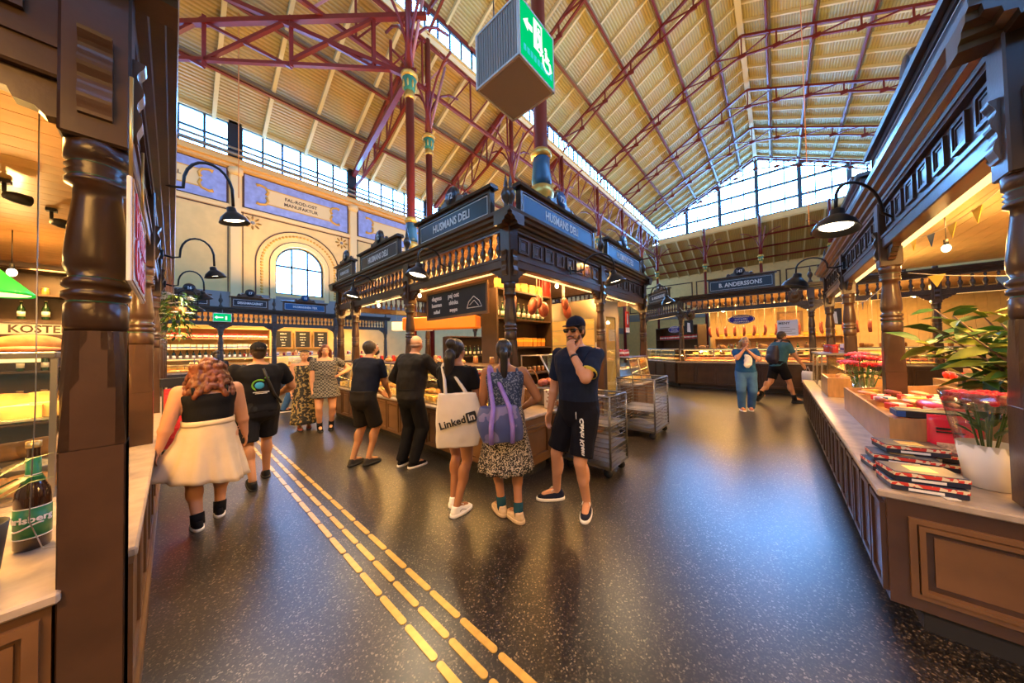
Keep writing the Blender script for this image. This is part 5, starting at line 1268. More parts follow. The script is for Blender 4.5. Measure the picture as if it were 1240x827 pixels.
def F_wedge(m=M_cheese):
    return MB().prism([(0, 0), (.16, -.06), (.165, 0), (.16, .06)], 0, .07, 'z').mesh('cheese', m)
FM = {
 'cheese': [('cheese', F_wedge()), ],
 'wheel': [('cheese_wheel', MB().lathe([(.0, 0), (.095, 0), (.105, .02), (.105, .06), (.095, .08), (0, .08)], n=16).mesh('cheese_wheel', M_rind))],
 'sausage': [('sausage', MB().tube([(-.12, 0, .03), (-.11, .005, .03), (-.05, .015, .03), (.03, .012, .03), (.11, -.01, .03), (.12, -.012, .03)], [.008, .024, .028, .028, .024, .008], 8).mesh('sausage', M_meat))],
 'ham': [('ham', MB().ell((0, 0, .07), (.14, .09, .075), 12, 8).mesh('ham', M_meat))],
 'loaf': [('loaf', MB().ell((0, 0, .05), (.13, .07, .06), 12, 8).mesh('loaf', M_bread))],
 'fillet': [('fillet', MB().ell((0, 0, .018), (.15, .06, .02), 12, 6).mesh('fillet', M_salmon))],
 'jar': [('jar', MB().lathe([(0, 0), (.036, 0), (.038, .01), (.038, .075), (.03, .09)], n=12).mesh('glass', M_jarg)), ('lid', MB().lathe([(.033, .088), (.034, .09), (.034, .105), (0, .106)], n=12).mesh('lid', M_lid))],
 'redjar': [('jar', MB().lathe([(0, 0), (.034, 0), (.036, .01), (.036, .08), (.03, .1)], n=12).mesh('glass', M_jarr)), ('lid', MB().lathe([(.031, .098), (.032, .1), (.032, .115), (0, .116)], n=12).mesh('lid', M_redp))],
 'bowl': [('bowl', MB().lathe([(0, 0), (.07, 0), (.11, .05), (.115, .055), (.1, .052), (.06, .01)], n=16).mesh('dish', M_bowl)), ('salad_mound', MB().ell((0, 0, .045), (.098, .098, .035), 12, 6).mesh('salad_mound', M_salad))],
 'bowl2': [('bowl', MB().lathe([(0, 0), (.07, 0), (.11, .05), (.115, .055), (.1, .052), (.06, .01)], n=16).mesh('dish', M_bowl)), ('salad_mound', MB().ell((0, 0, .045), (.098, .098, .038), 12, 6).mesh('salad_mound', M_cream_f))],
 'pack': [('pack', MB().cbox(-.06, .06, -.03, .03, 0, .15, .005).mesh('carton', M_redp)), ('label_band', MB().box(-.061, .061, -.031, .031, .05, .1).mesh('label_band', M_paper))],
 'opack': [('pack', MB().cbox(-.06, .06, -.03, .03, 0, .15, .005).mesh('carton', M_orange)), ('label_band', MB().box(-.061, .061, -.031, .031, .08, .12).mesh('label_band', M_yellow))],
 'wpack': [('pack', MB().cbox(-.06, .06, -.03, .03, 0, .14, .005).mesh('carton', M_paper)), ('label_band', MB().box(-.061, .061, -.031, .031, .03, .07).mesh('label_band', M_blue))],
 'card': [('card', MB().cbox(-.05, .05, -.003, .003, 0, .07, .001).mesh('price_card', M_paper)), ('print_lines', MB().box(-.035, .035, -.004, -.003, .045, .052).box(-.035, .02, -.004, -.003, .025, .032).mesh('print_lines', M_black))],
 'bottle': [('bottle', MB().lathe([(0, 0), (.035, 0), (.037, .01), (.037, .17), (.03, .2), (.013, .23), (.012, .29)], n=12).mesh('glass', M_botg)), ('label_band', MB().lathe([(.0376, .05), (.0376, .13)], n=12).mesh('label_band', M_paper)), ('cap', MB().lathe([(.013, .285), (.014, .30), (0, .302)], n=10).mesh('cap', M_lid))],
}
CATN = {'cheese': 'cheese', 'wheel': 'cheese', 'sausage': 'sausage', 'ham': 'ham', 'loaf': 'bread', 'fillet': 'fish', 'jar': 'jar', 'redjar': 'jar', 'bowl': 'bowl', 'bowl2': 'bowl', 'pack': 'carton', 'opack': 'carton', 'wpack': 'carton', 'card': 'price card', 'bottle': 'bottle'}
NAMN = {'cheese': 'cheese_wedge', 'wheel': 'whole_cheese', 'sausage': 'sausage', 'ham': 'ham', 'loaf': 'bread_loaf', 'fillet': 'fish_fillet', 'jar': 'jar', 'redjar': 'jar', 'bowl': 'salad_bowl', 'bowl2': 'salad_bowl', 'pack': 'carton', 'opack': 'carton', 'wpack': 'carton', 'card': 'price_card', 'bottle': 'bottle'}
def item(kind, loc, rz, label, group, sc=1.0):
    ps = FM[kind]
    if len(ps) == 1:
        o = put(ps[0][1], NAMN[kind], None, loc, rz, None, sc); return tag(o, label, CATN[kind], group)
    t = thing(NAMN[kind], label, CATN[kind], loc, rz, group); t.scale = (sc,)*3
    for nme, me in ps: put(me, nme if nme != NAMN[kind] else 'body', t)
    return t
def row(kind, n, frame, x0, x1, y, z, label, group, sc=1.0, jit=.02, spin=.3):
    o, rz = frame; rot = Matrix.Rotation(rz, 3, 'Z')
    for k in range(n):
        p = Vector((o[0], o[1], 0))+rot @ Vector((x0+(x1-x0)*(k+.5)/n+rnd.uniform(-jit, jit)*.5, y+rnd.uniform(-jit, jit)*.5, z))
        item(kind, p, rz+rnd.uniform(-spin, spin), (label+', %s from the left' % nth(k+1)) if len(label.split()) < 13 else (label+', %s from left' % nth(k+1)), group, sc*rnd.uniform(.92, 1.06))

def glass_case(label, org, rz, L, depth, h, z0, bays=3, slant=.12, topm=M_wood, shelf=True, lit=True, grp=None, power=0, steps=0):
    t = thing('display_case', label, 'display case', (org[0], org[1], z0), rz, grp)
    MB().box(0, L, .02, depth, 0, .02).build('tray', M_steel2, t)
    MB().cbox(-.01, L+.01, slant-.03, depth+.01, h, h+.035, .006).build('top_rail', topm, t)
    for k in range(bays+1):
        x = L*k/bays
        MB().bar((x, .015, 0), (x, slant, h), .022).build('frame_post', M_metal, t)
        if k < bays:
            xa, xb = x+.012, L*(k+1)/bays-.012
            MB().add([(xa, .012, .02), (xb, .012, .02), (xb, slant-.002, h), (xa, slant-.002, h), (xa, .018, .02), (xb, .018, .02), (xb, slant+.004, h), (xa, slant+.004, h)],
                     [(0, 1, 2, 3), (7, 6, 5, 4), (0, 4, 5, 1), (3, 2, 6, 7), (1, 5, 6, 2), (0, 3, 7, 4)]).build('front_glass', M_glass, t)
    for i in range(1, steps): MB().box(.02, L-.02, .05+.18*i, min(depth-.01, .05+.18*(i+1)), .02, .02+.07*i).build('riser', M_steel2, t)
    if shelf: MB().box(.01, L-.01, depth*.45 if L > 1.8 or L < 1.7 else .08, depth-.01, h*.55, h*.55+.012).build('glass_shelf', mat('shelf_glass', (.5, .5, .4), .1, coat=.3), t)
    for x in (0, L): MB().prism([(.02, .02), (depth, .02), (depth, h), (slant, h)], x-.004, x+.004, 'x').build('end_glass', M_glass, t)
    if lit: MB().box(.05, L-.05, slant+.02, slant+.05, h-.022, h-.002).build('light_tube', M_strip, t)
    if power:
        rot = Matrix.Rotation(rz, 3, 'Z'); c = rot @ Vector((L/2, slant+.06, 0))
        area('case_light', (org[0]+c.x, org[1]+c.y, z0+h-.03), (0, 0, rz), L*.95, .05, power, CW)
    return t

# ---- centre stall, baluster side
frC = ((2.52, 8.0), R(-90))
glass_case('long lit glass display case behind the queue at the centre stall', (2.52, 7.95), R(-90), 5.3, .6, .55, .735, 6, power=110, steps=3)
row('cheese', 26, frC, .1, 5.2, .12, .757, 'pale cheese wedge in the lit case behind the queue', 'cheese wedges in the long case', 1.1)
row('loaf', 22, frC, .15, 5.2, .32, .827, 'small golden pie on the riser of the long case', 'pies in the long case', .75)
row('bowl2', 18, frC, .15, 5.2, .48, .897, 'white bowl of pale salad in the long lit case', 'pale salad bowls in the long case', .95)
row('bowl', 10, frC, .15, 5.2, .46, 1.06, 'white bowl of green salad on the upper shelf of the long case', 'green salad bowls in the long case', .9)
row('ham', 9, frC, .35, 5.1, .45, 1.06, 'cured ham on the upper shelf of the long case', 'hams in the long case', .7)
row('card', 14, frC, .2, 5.1, .06, .757, 'small price card standing inside the long case', 'price cards in the long case', .7, .01, .1)
row('jar', 14, frC, .3, 5.1, .5, 1.325, 'amber jar standing on top of the long case', 'amber jars on the long case', 1.0)
row('redjar', 8, frC, .5, 4.6, .38, 1.325, 'red jar standing on top of the long case', 'red jars on the long case', 1.0)
row('loaf', 8, frC, .6, 4.9, .2, 1.325, 'bread loaf lying on top of the long case', 'loaves on the long case', .7)
def board(label, pos, rz, w, h, lines, tilt=0, frame=M_woodlt):
    t = thing('chalkboard', label, 'chalkboard', pos, rz)
    MB().box(-w/2, w/2, -.01, .01, 0, h).build('slate', M_black, t)
    MB().ring(-w/2-.03, w/2+.03, -.03, h+.03, .035, -.02, .015).build('frame', frame, t)
    for (x, z, s, tx) in lines: letters(tx, s, M_paper, t, (x, -.012, z))
    return t
b1 = board('wide chalkboard menu with a drawn loaf above the long case', (2.86, 3.68, 2.06), R(-90), 1.42, .40, [(-.46, .31, .10, 'dagens'), (-.46, .20, .09, 'husman'), (-.46, .09, .08, 'sallad'), (-.02, .31, .10, 'paj ost'), (-.02, .20, .09, 'skinka'), (-.02, .09, .08, 'soppa')], frame=M_wood2)
MB().tube([(.3, -.013, .08), (.34, -.013, .17), (.45, -.013, .24), (.56, -.013, .17), (.62, -.013, .08), (.3, -.013, .08)], .006, 5).tube([(.36, -.013, .12), (.46, -.013, .18), (.55, -.013, .1)], .005, 5).build('chalk_drawing', M_paper, b1)
MB().tube([(-.6, 0, .42), (-.6, 0, .95)], .004, 5).build('hanging_wire', M_metal, b1); MB().tube([(.6, 0, .42), (.6, 0, .95)], .004, 5).build('hanging_wire', M_metal, b1)
ol = thing('box_lamp', 'glowing orange box lampshade hanging inside the centre stall', 'lamp', (3.9, 5.5, 1.98), R(-60))
MB().cbox(-.85, .85, -.18, .18, 0, .27, .02).build('shade', mat('orange_shade', (.42, .09, .008), .6, emit=(1, .19, .008), es=.55), ol)
MB().tube([(-.6, 0, .27), (-.6, 0, 1.0)], .006, 5).tube([(.6, 0, .27), (.6, 0, 1.0)], .006, 5).build('hanging_wire', M_metal, ol)
cl = thing('tube_lamp', 'pale rectangular lampshade hanging near the far end of the stall', 'lamp', (4.2, 7.2, 2.05), R(-40))
MB().cbox(-.5, .5, -.15, .15, 0, .22, .01).build('shade', mat('pale_shade', (.8, .7, .5), .6, emit=(1, .75, .4), es=.7), cl)
MB().tube([(-.4, 0, .22), (-.4, 0, .93)], .005, 5).tube([(.4, 0, .22), (.4, 0, .93)], .005, 5).build('hanging_wire', M_metal, cl)
# back shelving inside the centre stall
M_shelfdk = mat('dark_shelf', (.06, .03, .013), .5, var=.2, vs=6)
def shelf_unit(label, org, rz, w, h, d, n, m=M_shelfdk, back=True):
    t = thing('shelf_unit', label, 'shelves', (org[0], org[1], 0), rz)
    for x in (0, w): MB().box(x-.02, x+.02, 0, d, 0, h).build('side_panel', m, t)
    for k in range(n): MB().box(.02, w-.02, 0, d, .12+(h-.14)*k/(n-1), .15+(h-.14)*k/(n-1)).build('shelf', m, t)
    if back: MB().box(0, w, d, d+.02, 0, h).build('back_panel', m, t)
    return t
def shz(h, n, k): return .151+(h-.14)*k/(n-1)
shelf_unit('dark shelving full of goods behind the corner post', (3.35, 3.25), 0, 1.5, 2.5, .35, 6)
fS = ((3.35, 3.25), 0)
for k, (kind, lab) in enumerate((('wpack', 'white carton'), ('pack', 'red carton'), ('jar', 'amber jar'), ('opack', 'orange carton'), ('bottle', 'green bottle'))):
    z = shz(2.5, 6, k)
    row(kind, 10, fS, .06, 1.44, .14, z, '%s on the %s shelf behind the corner post' % (lab, ordn[k]), 'goods on shelf %s behind the corner post' % ordn[k], 1.0, .01, .2)
row('opack', 6, fS, .1, 1.4, .15, 2.512, 'orange carton on the very top of the dark shelving', 'orange cartons on top of the shelving', 1.2)
shelf_unit('low shelving with bottles at the back of the centre stall', (5.2, 6.9), 0, 2.0, 1.9, .35, 4)
for k, kind in enumerate(('bottle', 'pack', 'bottle')):
    row(kind, 11, ((5.2, 6.9), 0), .08, 1.92, .14, shz(1.9, 4, k), '%s on the %s shelf at the back of the centre stall' % ({'bottle': 'green bottle', 'pack': 'red carton'}[kind], ordn[k]), 'goods on shelf %s at the back' % ordn[k], 1.0, .01, .2)
# things hanging under the near corner beam
for k in range(9):
    x = 3.0+.24*k; s = item('ham', (x, 2.75+.12*(k % 3), 2.27-.1*(k % 2)), k*.7, '%s cured ham from the left hanging under the beam near the corner post' % nth(k+1), 'hams hanging under the beam', .8+.2*(k % 2))
    s.rotation_euler = (0, R(80), k*.8)
    tag(MB().tube([(0, 0, 0), (0, 0, .58)], .004, 5).build('hanging_string', M_paper, None, (x, 2.75+.12*(k % 3), 2.36-.1*(k % 2)), 0), 'string holding the %s hanging ham from the left' % nth(k+1), 'string', 'strings of the hanging hams')
# baskets on the counter corner
def basket(label, loc, r, h, grp=None, rz=0):
    t = thing('wicker_basket', label, 'basket', loc, rz, grp)
    MB().lathe([(0, 0), (r*.75, 0), (r*.85, h*.3), (r, h), (r*.94, h), (r*.8, h*.3), (r*.7, .02), (0, .02)], n=20).build('body', M_wick, t)
    MB().tube([(r*math.cos(2*PI*k/20), r*math.sin(2*PI*k/20), h) for k in range(21)], .012, 6).build('rim', M_wick, t)
    MB().tube([(r*math.cos(a), 0, h+r*1.2*math.sin(a)) for a in [PI*k/10 for k in range(11)]], .01, 6).build('handle', M_wick, t)
    return t
basket('tall wicker basket of wrapped bread between the two women', (2.92, 2.62, .735), .2, .36)
for k in range(6): item('loaf', (2.92+.09*math.cos(k), 2.62+.09*math.sin(k), 1.02), k, 'loaf standing in the tall wicker basket, %s in the circle' % nth(k+1), 'loaves in the tall basket', .6).rotation_euler = (R(60), 0, k)
basket('round wicker basket on the panelled counter', (3.5, 2.75, .735), .22, .22)
for k in range(5): item('loaf', (3.5+.1*math.cos(k*1.25), 2.75+.1*math.sin(k*1.25), .88), k, 'loaf in the round wicker basket, %s in the circle' % nth(k+1), 'loaves in the round basket', .65)
# sloped glass cover on the counter behind the man in the cap
sg = thing('sloped_glass_cover', 'sloped steel framed glass cover behind the man in the cap', 'display case', (3.45, 2.24, .97), 0)
for x in (0, .95): MB().tube([(x, 0, 0), (x, .28, .46), (x, .62, .46), (x, .62, 0), (x, 0, 0)], .014, 6).build('frame_side', M_steel2, sg)
MB().tube([(0, 0, 0), (.95, 0, 0)], .014, 6).build('front_rail', M_steel2, sg); MB().tube([(0, .28, .46), (.95, .28, .46)], .014, 6).build('top_rail', M_steel2, sg)
MB().add([(0, 0, 0), (.95, 0, 0), (.95, .28, .46), (0, .28, .46), (0, .006, 0), (.95, .006, 0), (.95, .286, .46), (0, .286, .46)], [(0, 1, 2, 3), (7, 6, 5, 4), (0, 4, 5, 1), (3, 2, 6, 7), (1, 5, 6, 2), (0, 3, 7, 4)]).build('glass', M_glass, sg)
MB().box(0, .95, .01, .62, -.02, 0).build('base_plate', M_steel2, sg)
MB().cbox(.0, .95, .05, .6, -.235, -.02, .01).build('steel_base', M_steel2, sg)
for k in range(5): item('ham', (3.62+.16*k, 2.6, .975), k, '%s dark roast joint from the left under the sloped glass cover' % nth(k+1), 'roasts under the sloped glass', .75)
bx = thing('cake_carton', 'tall white spotted carton at the front edge of the counter', 'carton', (3.36, 2.30, .735), 0)
MB().cbox(-.06, .06, -.06, .06, 0, .24, .004).build('carton', pattern_mat('spotted_card', 'voronoi', (.8, .7, .5), (.35, .16, .06), 40, .6, .75), bx)
row('jar', 5, ((3.3, 2.2), 0), .15, .5, .06, .735, 'jar standing along the counter edge behind the man in the cap', 'jars along the counter edge', .9)
# steel fridge
fg = thing('display_fridge', 'tall stainless display fridge with lit glass doors', 'fridge', (5.45, 2.52, 0))
MB().cbox(0, .85, 0, 1.3, .08, 2.48, .01).box(.05, .8, .05, 1.25, 0, .08).build('cabinet', M_steel2, fg)
M_lit = mat('lit_interior', (.6, .36, .10), .6, emit=(1, .52, .12), es=.38)
for k in range(2):
    d_ = MB().ring(.0, .6, 0, 1.55, .08, -.02, 0).build('door', M_steel2, fg, (0, 1.28-.63*k, .62), R(-90))
    MB().box(.08, .52, -.004, -.001, .08, 1.47).build('lit_back', M_lit, d_)
    MB().box(.08, .52, -.016, -.012, .08, 1.47).build('door_glass', M_glass, d_)
    MB().tube([(.56, -.05, .5), (.56, -.05, 1.0)], .012, 6).build('handle', M_metal, d_)
    for q in range(4): MB().box(.1, .5, -.012, -.004, .3+.32*q, .312+.32*q).build('shelf_edge', M_steel2, d_)
d_ = MB().ring(.0, .8, 0, 1.9, .17, -.02, 0).build('door', M_steel2, fg, (.02, 0, .4), 0)
MB().box(.17, .63, -.004, -.001, .17, 1.73).build('lit_back', M_lit, d_); MB().box(.17, .63, -.016, -.012, .17, 1.73).build('door_glass', M_glass, d_)
row('pack', 7, ((6.4, 2.25), 0), .1, 1.05, .5, 1.30, 'red carton on the counter case past the fridge', 'red cartons past the fridge', 1.0, .01, .1)
glass_case('small lit glass case past the steel fridge', (6.38, 2.24), 0, 1.12, .6, .53, .735, 2, power=35)
row('cheese', 6, ((6.38, 2.24), 0), .1, 1.0, .2, .76, 'cheese wedge in the small case past the fridge', 'cheese in the small case', 1.0)
row('bowl2', 4, ((6.38, 2.24), 0), .1, 1.0, .42, .76, 'bowl of pale salad in the small case past the fridge', 'salad in the small case', 1.0)
pn = thing('copper_pan', 'round copper pan hanging past the steel fridge', 'pan', (6.85, 2.9, 2.17), R(-30))
MB().lathe([(0, .05), (.2, .05), (.22, .0), (.215, -.005), (.19, .04), (0, .04)], (0, 0, 0), 24, True, 'y').build('pan_body', mat('copper', (.62, .26, .08), .3, .9), pn)
MB().tube([(0, 0, .21), (0, 0, .5), (0, 0, .86)], .012, 6).build('handle', M_iron, pn)
pt = thing('pennant', 'narrow red and white pennant hanging past the fridge', 'pennant', (7.1, 2.62, 1.85), R(-20))
MB().box(-.06, .06, -.004, .004, 0, .5).build('cloth', M_redp, pt); MB().box(-.06, .06, -.006, .006, .0, .12).build('white_end', M_paper, pt); MB().box(-.02, .02, -.006, .006, .2, .45).build('white_strip', M_paper, pt)
MB().tube([(0, 0, .5), (0, 0, .73)], .004, 5).build('string', M_paper, pt)

# ---- roll cages
M_cage = mat('zinc_wire', (.17, .155, .135), .42, .8)
def cage(label, loc, w, d, h, shelves):
    t = thing('roll_cage', label, 'trolley', loc, 0, 'steel roll cages')
    for x in (0, w):
        for y in (0, d): MB().tube([(x, y, .12), (x, y, h)], .014, 8).build('upright', M_cage, t)
    MB().box(-.01, w+.01, -.01, d+.01, .12, .15).build('deck', M_cage, t)
    for z in [h]+[.2+(h-.24)*k/13 for k in range(14)]:
        for y in (0, d): MB().tube([(0, y, z), (w, y, z)], .0045 if z < h else .014, 6).build('rail', M_cage, t)
        MB().tube([(0, 0, z), (0, d, z)], .0045 if z < h else .014, 6).build('rail', M_cage, t); MB().tube([(w, 0, z), (w, d, z)], .0045 if z < h else .014, 6).build('rail', M_cage, t)
    for z in shelves:
        MB().box(0, w, 0, d, z, z+.012).build('shelf', M_cage, t)
    for k in range(8):
        MB().tube([(w*k/8, d, .15), (w*k/8, d, h)], .0035, 5).build('wire', M_cage, t)
    for x in (.06, w-.06):
        for y in (.06, d-.06):
            c = MB().box(x-.02, x+.02, y-.02, y+.02, .09, .12).build('castor', M_cage, t)
            MB().lathe([(0, -.015), (.05, -.015), (.055, 0), (.05, .015), (0, .015)], (x, y, .055), 14, True, 'x').build('wheel', M_black, c)
    return t
cage('steel roll cage with shelves right behind the man in the cap', (3.32, 1.46, 0), .5, .62, .95, (.35, .6))
cage('steel wire roll cage standing farther along the aisle', (5.15, 1.5, 0), .78, .62, .98, (.45,))

# ---- butcher stall goods
frA = ((12.3, 2.6), R(-90))
glass_case('long lit glass display of the butcher stall opposite', (12.3, 2.65), R(-90), 6.2, .62, .42, .925, 6, slant=.06, topm=M_metal, power=130, steps=3)
row('fillet', 24, frA, .1, 6.0, .14, .947, 'pale fillet in the front row of the butcher display', 'fillets in the butcher display', 1.2)
row('loaf', 20, frA, .1, 6.0, .50, 1.087, 'pale meat roll at the back of the butcher display', 'meat rolls in the butcher display', .8)
row('sausage', 24, frA, .1, 6.0, .32, 1.017, 'sausage in the second row of the butcher display', 'sausages in the butcher display', 1.1)
row('cheese', 18, frA, .1, 6.0, .46, 1.18, 'yellow cheese on the upper shelf of the butcher display', 'cheese in the butcher display', 1.1)
row('jar', 16, frA, .2, 6.0, .35, 1.383, 'jar standing on the butcher display', 'jars on the butcher display', 1.2)
row('loaf', 10, frA, .3, 5.9, .52, 1.383, 'dark loaf standing on the butcher display', 'loaves on the butcher display', 1.1)
for k in range(16):
    y_ = 1.9-.27*k
    so_ = thing('hanging_sausage', '%s hanging sausage from the left behind the butcher display' % nth(k+1), 'sausage', (13.7, y_, 2.0), 0, 'sausages hanging in the butcher stall')
    put(FM['sausage'][0][1], 'sausage', so_, (0, 0, 0), 0, (0, R(90), k*.5), 1.6); MB().tube([(0, 0, .15), (0, 0, 1.12)], .004, 5).build('string', M_paper, so_)
ov = thing('oval_sign', 'oval blue sign hanging over the butcher display', 'sign', (12.9, .88, 2.2), R(-90))
MB().lathe([(0, -.01), (.36, -.01), (.37, 0), (.36, .02), (0, .02)], (0, 0, .17), 32, True, 'y', ey=.45).build('plate', mat('oval_blue', (.02, .02, .30), .35), ov)
MB().tube([(.34*math.cos(2*PI*k/32), -.012, .17+.15*math.sin(2*PI*k/32)) for k in range(33)], .006, 5).build('border_line', M_paper, ov)
letters('ANDERSSONS', .07, M_paper, ov, (0, -.014, .255)); letters('KOTT & DELI', .06, M_paper, ov, (0, -.014, .17)); letters('SALUHALLEN', .07, M_paper, ov, (0, -.014, .085))
MB().tube([(-.25, 0, .3), (-.25, 0, .95)], .004, 5).tube([(.25, 0, .3), (.25, 0, .95)], .004, 5).build('hanging_wire', M_metal, ov)
ov2 = dup(ov, (12.9, 2.95, 2.0), R(-120), 'smaller oval blue sign at the angled corner of the butcher stall', None, .8)
shelf_unit('back shelving with goods in the butcher stall', (14.8, 1.9), R(-90), 3.6, 1.75, .32, 4, M_woodlt)
for k, kind in enumerate(('opack', 'redjar', 'bottle', 'opack')):
    row(kind, 15, ((14.8, 1.9), R(-90)), .1, 3.5, .14, shz(1.75, 4, k)+(.002 if k < 3 else 0), '%s on the %s shelf at the back of the butcher stall' % ({'opack': 'orange carton', 'redjar': 'red jar', 'bottle': 'green bottle'}[kind], ordn[k]), 'butcher back shelf %s' % ordn[k], 1.15, .01, .2)
shelf_unit('dark shelving behind the angled corner of the butcher stall', (15.3, 4.3), R(-135), 2.9, 2.3, .35, 5)
for k, kind in enumerate(('opack', 'wpack', 'jar', 'pack')):
    row(kind, 14, ((15.3, 4.3), R(-135)), .1, 2.8, .14, shz(2.3, 5, k), '%s on the %s shelf at the angled butcher corner' % ({'opack': 'orange carton', 'wpack': 'white carton', 'jar': 'amber jar', 'pack': 'red carton'}[kind], ordn[k]), 'angled corner shelf %s' % ordn[k], 1.1, .01, .2)
glass_case('lit glass case on the angled corner of the butcher stall', (14.15, 4.72), R(-135), 2.6, .5, .42, .925, 3, slant=.05, topm=M_metal, power=50, steps=2)
row('bowl2', 11, ((14.15, 4.72), R(-135)), .1, 2.5, .14, .947, 'pale dish in the angled corner case', 'dishes in the angled case', 1.0); row('fillet', 9, ((14.15, 4.72), R(-135)), .1, 2.5, .33, 1.017, 'salmon fillet in the angled corner case', 'fillets in the angled case', 1.1)
pf = thing('picture_frame', 'wooden framed picture on the pale back wall of the butcher stall', 'picture', (15.16, -.4, 1.95), R(-90))
MB().ring(-.35, .35, 0, .75, .07, -.04, 0).build('frame', M_wood2, pf); MB().box(-.29, .29, -.015, -.005, .06, .69).build('picture', mat('brown_print', (.35, .2, .08), .5, var=.5, vs=6), pf)
po = thing('poster', 'white poster hanging over the walking man with the backpack', 'poster', (12.75, -.28, 1.75), R(-90))
MB().box(-.24, .24, -.004, .004, 0, .5).build('sheet', mat('poster_white', (.75, .78, .85), .6), po); letters('MENY', .1, M_black, po, (-.08, -.006, .4)); MB().box(-.18, .18, -.006, -.004, .08, .09).box(-.18, .1, -.006, -.004, .14, .15).box(-.18, .18, -.006, -.004, .2, .21).box(-.18, .05, -.006, -.004, .26, .27).build('print_lines', M_black, po)
MB().tube([(-.2, 0, .5), (0, 0, .72), (0, 0, 1.25)], .004, 5).tube([(.2, 0, .5), (0, 0, .72)], .004, 5).build('string', M_metal, po)
M_fur = mat('deer_fur', (.20, .12, .06), .8, var=.4, vs=30, bump=.4, bs=60); M_antler = mat('antler', (.55, .44, .28), .5)
def trophy(label, pos, rz, dark=False):
    t = thing('deer_trophy', label, 'trophy', pos, rz)
    MB().ell((0, -.02, 0), (.16, .03, .22), 14, 8).build('shield', M_wood2, t)
    mb = MB().cap((0, 0, -.02), (0, -.22, .05), .1, .075).ell((0, -.28, .03), (.065, .12, .075), 10, 8).ell((0, -.38, -.02), (.04, .07, .04), 10, 6)
    for s in (-1, 1): mb.ell((s*.1, -.22, .09), (.06, .02, .03), 8, 5)
    mb.build('head', mat('dark_fur', (.035, .025, .02), .8) if dark else M_fur, t)
    for s in (-1, 1):
        if dark: MB().tube([(s*.06, -.24, .1), (s*.2, -.24, .14), (s*.27, -.25, .26)], [.025, .02, .006], 6).build('horn', M_antler, t)
        else: MB().tube([(s*.04, -.24, .1), (s*.12, -.24, .24), (s*.2, -.22, .34), (s*.19, -.24, .46)], [.015, .013, .011, .004], 6).tube([(s*.12, -.24, .24), (s*.06, -.28, .34)], [.011, .004], 6).tube([(s*.2, -.22, .34), (s*.28, -.24, .42)], [.01, .004], 6).build('antler', M_antler, t)
trophy('dark horned animal head mounted on the left butcher post', (12.36, 2.3, 2.62), R(-90), True)
trophy('pale antlered deer head mounted near the right butcher post', (12.36, -.45, 2.95), R(-90))
for k, (y, z, lb) in enumerate(((2.35, 1.95, 'black and white apron board below the dark horned head'), (-1.25, 2.02, 'black and white apron board right of the butcher post'))):
    t = thing('apron_board', lb, 'board', (12.32, y, z), R(-90)); MB().box(-.14, .14, -.012, .0, 0, .46).build('panel', M_black, t)
    MB().prism([(-.05, .05), (.06, .03), (.04, .36), (-.04, .38)], -.016, -.012).build('white_print', M_paper, t)
    MB().tube([(0, -.006, .46), (0, -.006, .75)], .004, 5).build('string', M_metal, t)

# ---- right stall: tray box, chocolate boxes, flowers, plant
tb = thing('display_box', 'long plywood display box with sloping goods on the right counter', 'box', (3.45, -1.3, .732), 0)
M_ply = mat('plywood', (.44, .24, .09), .45, var=.18, vs=5, stretch=(1, 6, 1), coat=.2)
MB().box(0, 1.95, .68, .70, 0, .26).build('front_board', M_ply, tb); MB().box(0, 1.95, 0, .02, 0, .34).build('back_board', M_ply, tb)
for x in (0, .95, 1.93): MB().prism([(.02, 0), (.68, 0), (.68, .25), (.02, .33)], x, x+.02, 'x').build('end_board', M_ply, tb)
MB().add([(.02, .02, .24), (1.93, .02, .24), (1.93, .68, .19), (.02, .68, .19), (.02, .02, .22), (1.93, .02, .22), (1.93, .68, .17), (.02, .68, .17)], [(0, 1, 2, 3), (7, 6, 5, 4), (0, 4, 5, 1), (3, 2, 6, 7), (1, 5, 6, 2), (0, 3, 7, 4)]).build('sloping_tray', M_ply, tb)
# goods lying on the sloping tray
for k in range(26):
    x = 3.56+(k % 9)*.2+rnd.uniform(-.02, .02); y = -.72-.17*(k//9); kind = ('pack', 'wpack', 'sausage', 'pack', 'opack', 'fillet')[(k*5) % 6]
    z = .732+.205+(-.62-y)*.075
    o = item(kind, (x, y, z+.03), rnd.uniform(-.4, .4), {'pack': 'red carton', 'wpack': 'white carton', 'opack': 'orange carton', 'sausage': 'cured sausage', 'fillet': 'vacuum packed salmon'}[kind]+', %s from the left in the %s row of the plywood box' % (nth(k % 9+1), ('front', 'middle', 'back')[k//9]), {'pack': 'red', 'wpack': 'white', 'opack': 'orange', 'sausage': 'sausage', 'fillet': 'salmon'}[kind]+' goods in the plywood box', .85)
    if kind.endswith('pack'): o.rotation_euler = (R(88), 0, rnd.uniform(-.3, .3))
rp_ = thing('red_packet', 'bright red packet lying across the plywood display box', 'packet', (4.05, -1.0, .99), R(10))
MB().ell((0, 0, .03), (.26, .13, .045), 14, 8).build('packet', mat('red_foil', (.72, .03, .04), .3, coat=.5, bump=.4, bs=25), rp_); MB().box(-.1, .1, -.05, .05, .07, .075).build('label', M_paper, rp_)
bt = thing('black_tray', 'black tray with blue end on the near edge of the plywood box', 'tray', (3.47, -.76, .995), 0)
MB().cbox(0, .16, -.34, .12, 0, .05, .006).build('tray', M_black, bt); MB().box(-.003, .163, .08, .123, .005, .045).build('blue_end', M_blue, bt)
gb_ = thing('tea_box', 'dark green tea box standing on the plywood box corner', 'box', (3.55, -1.14, 1.075), R(8))
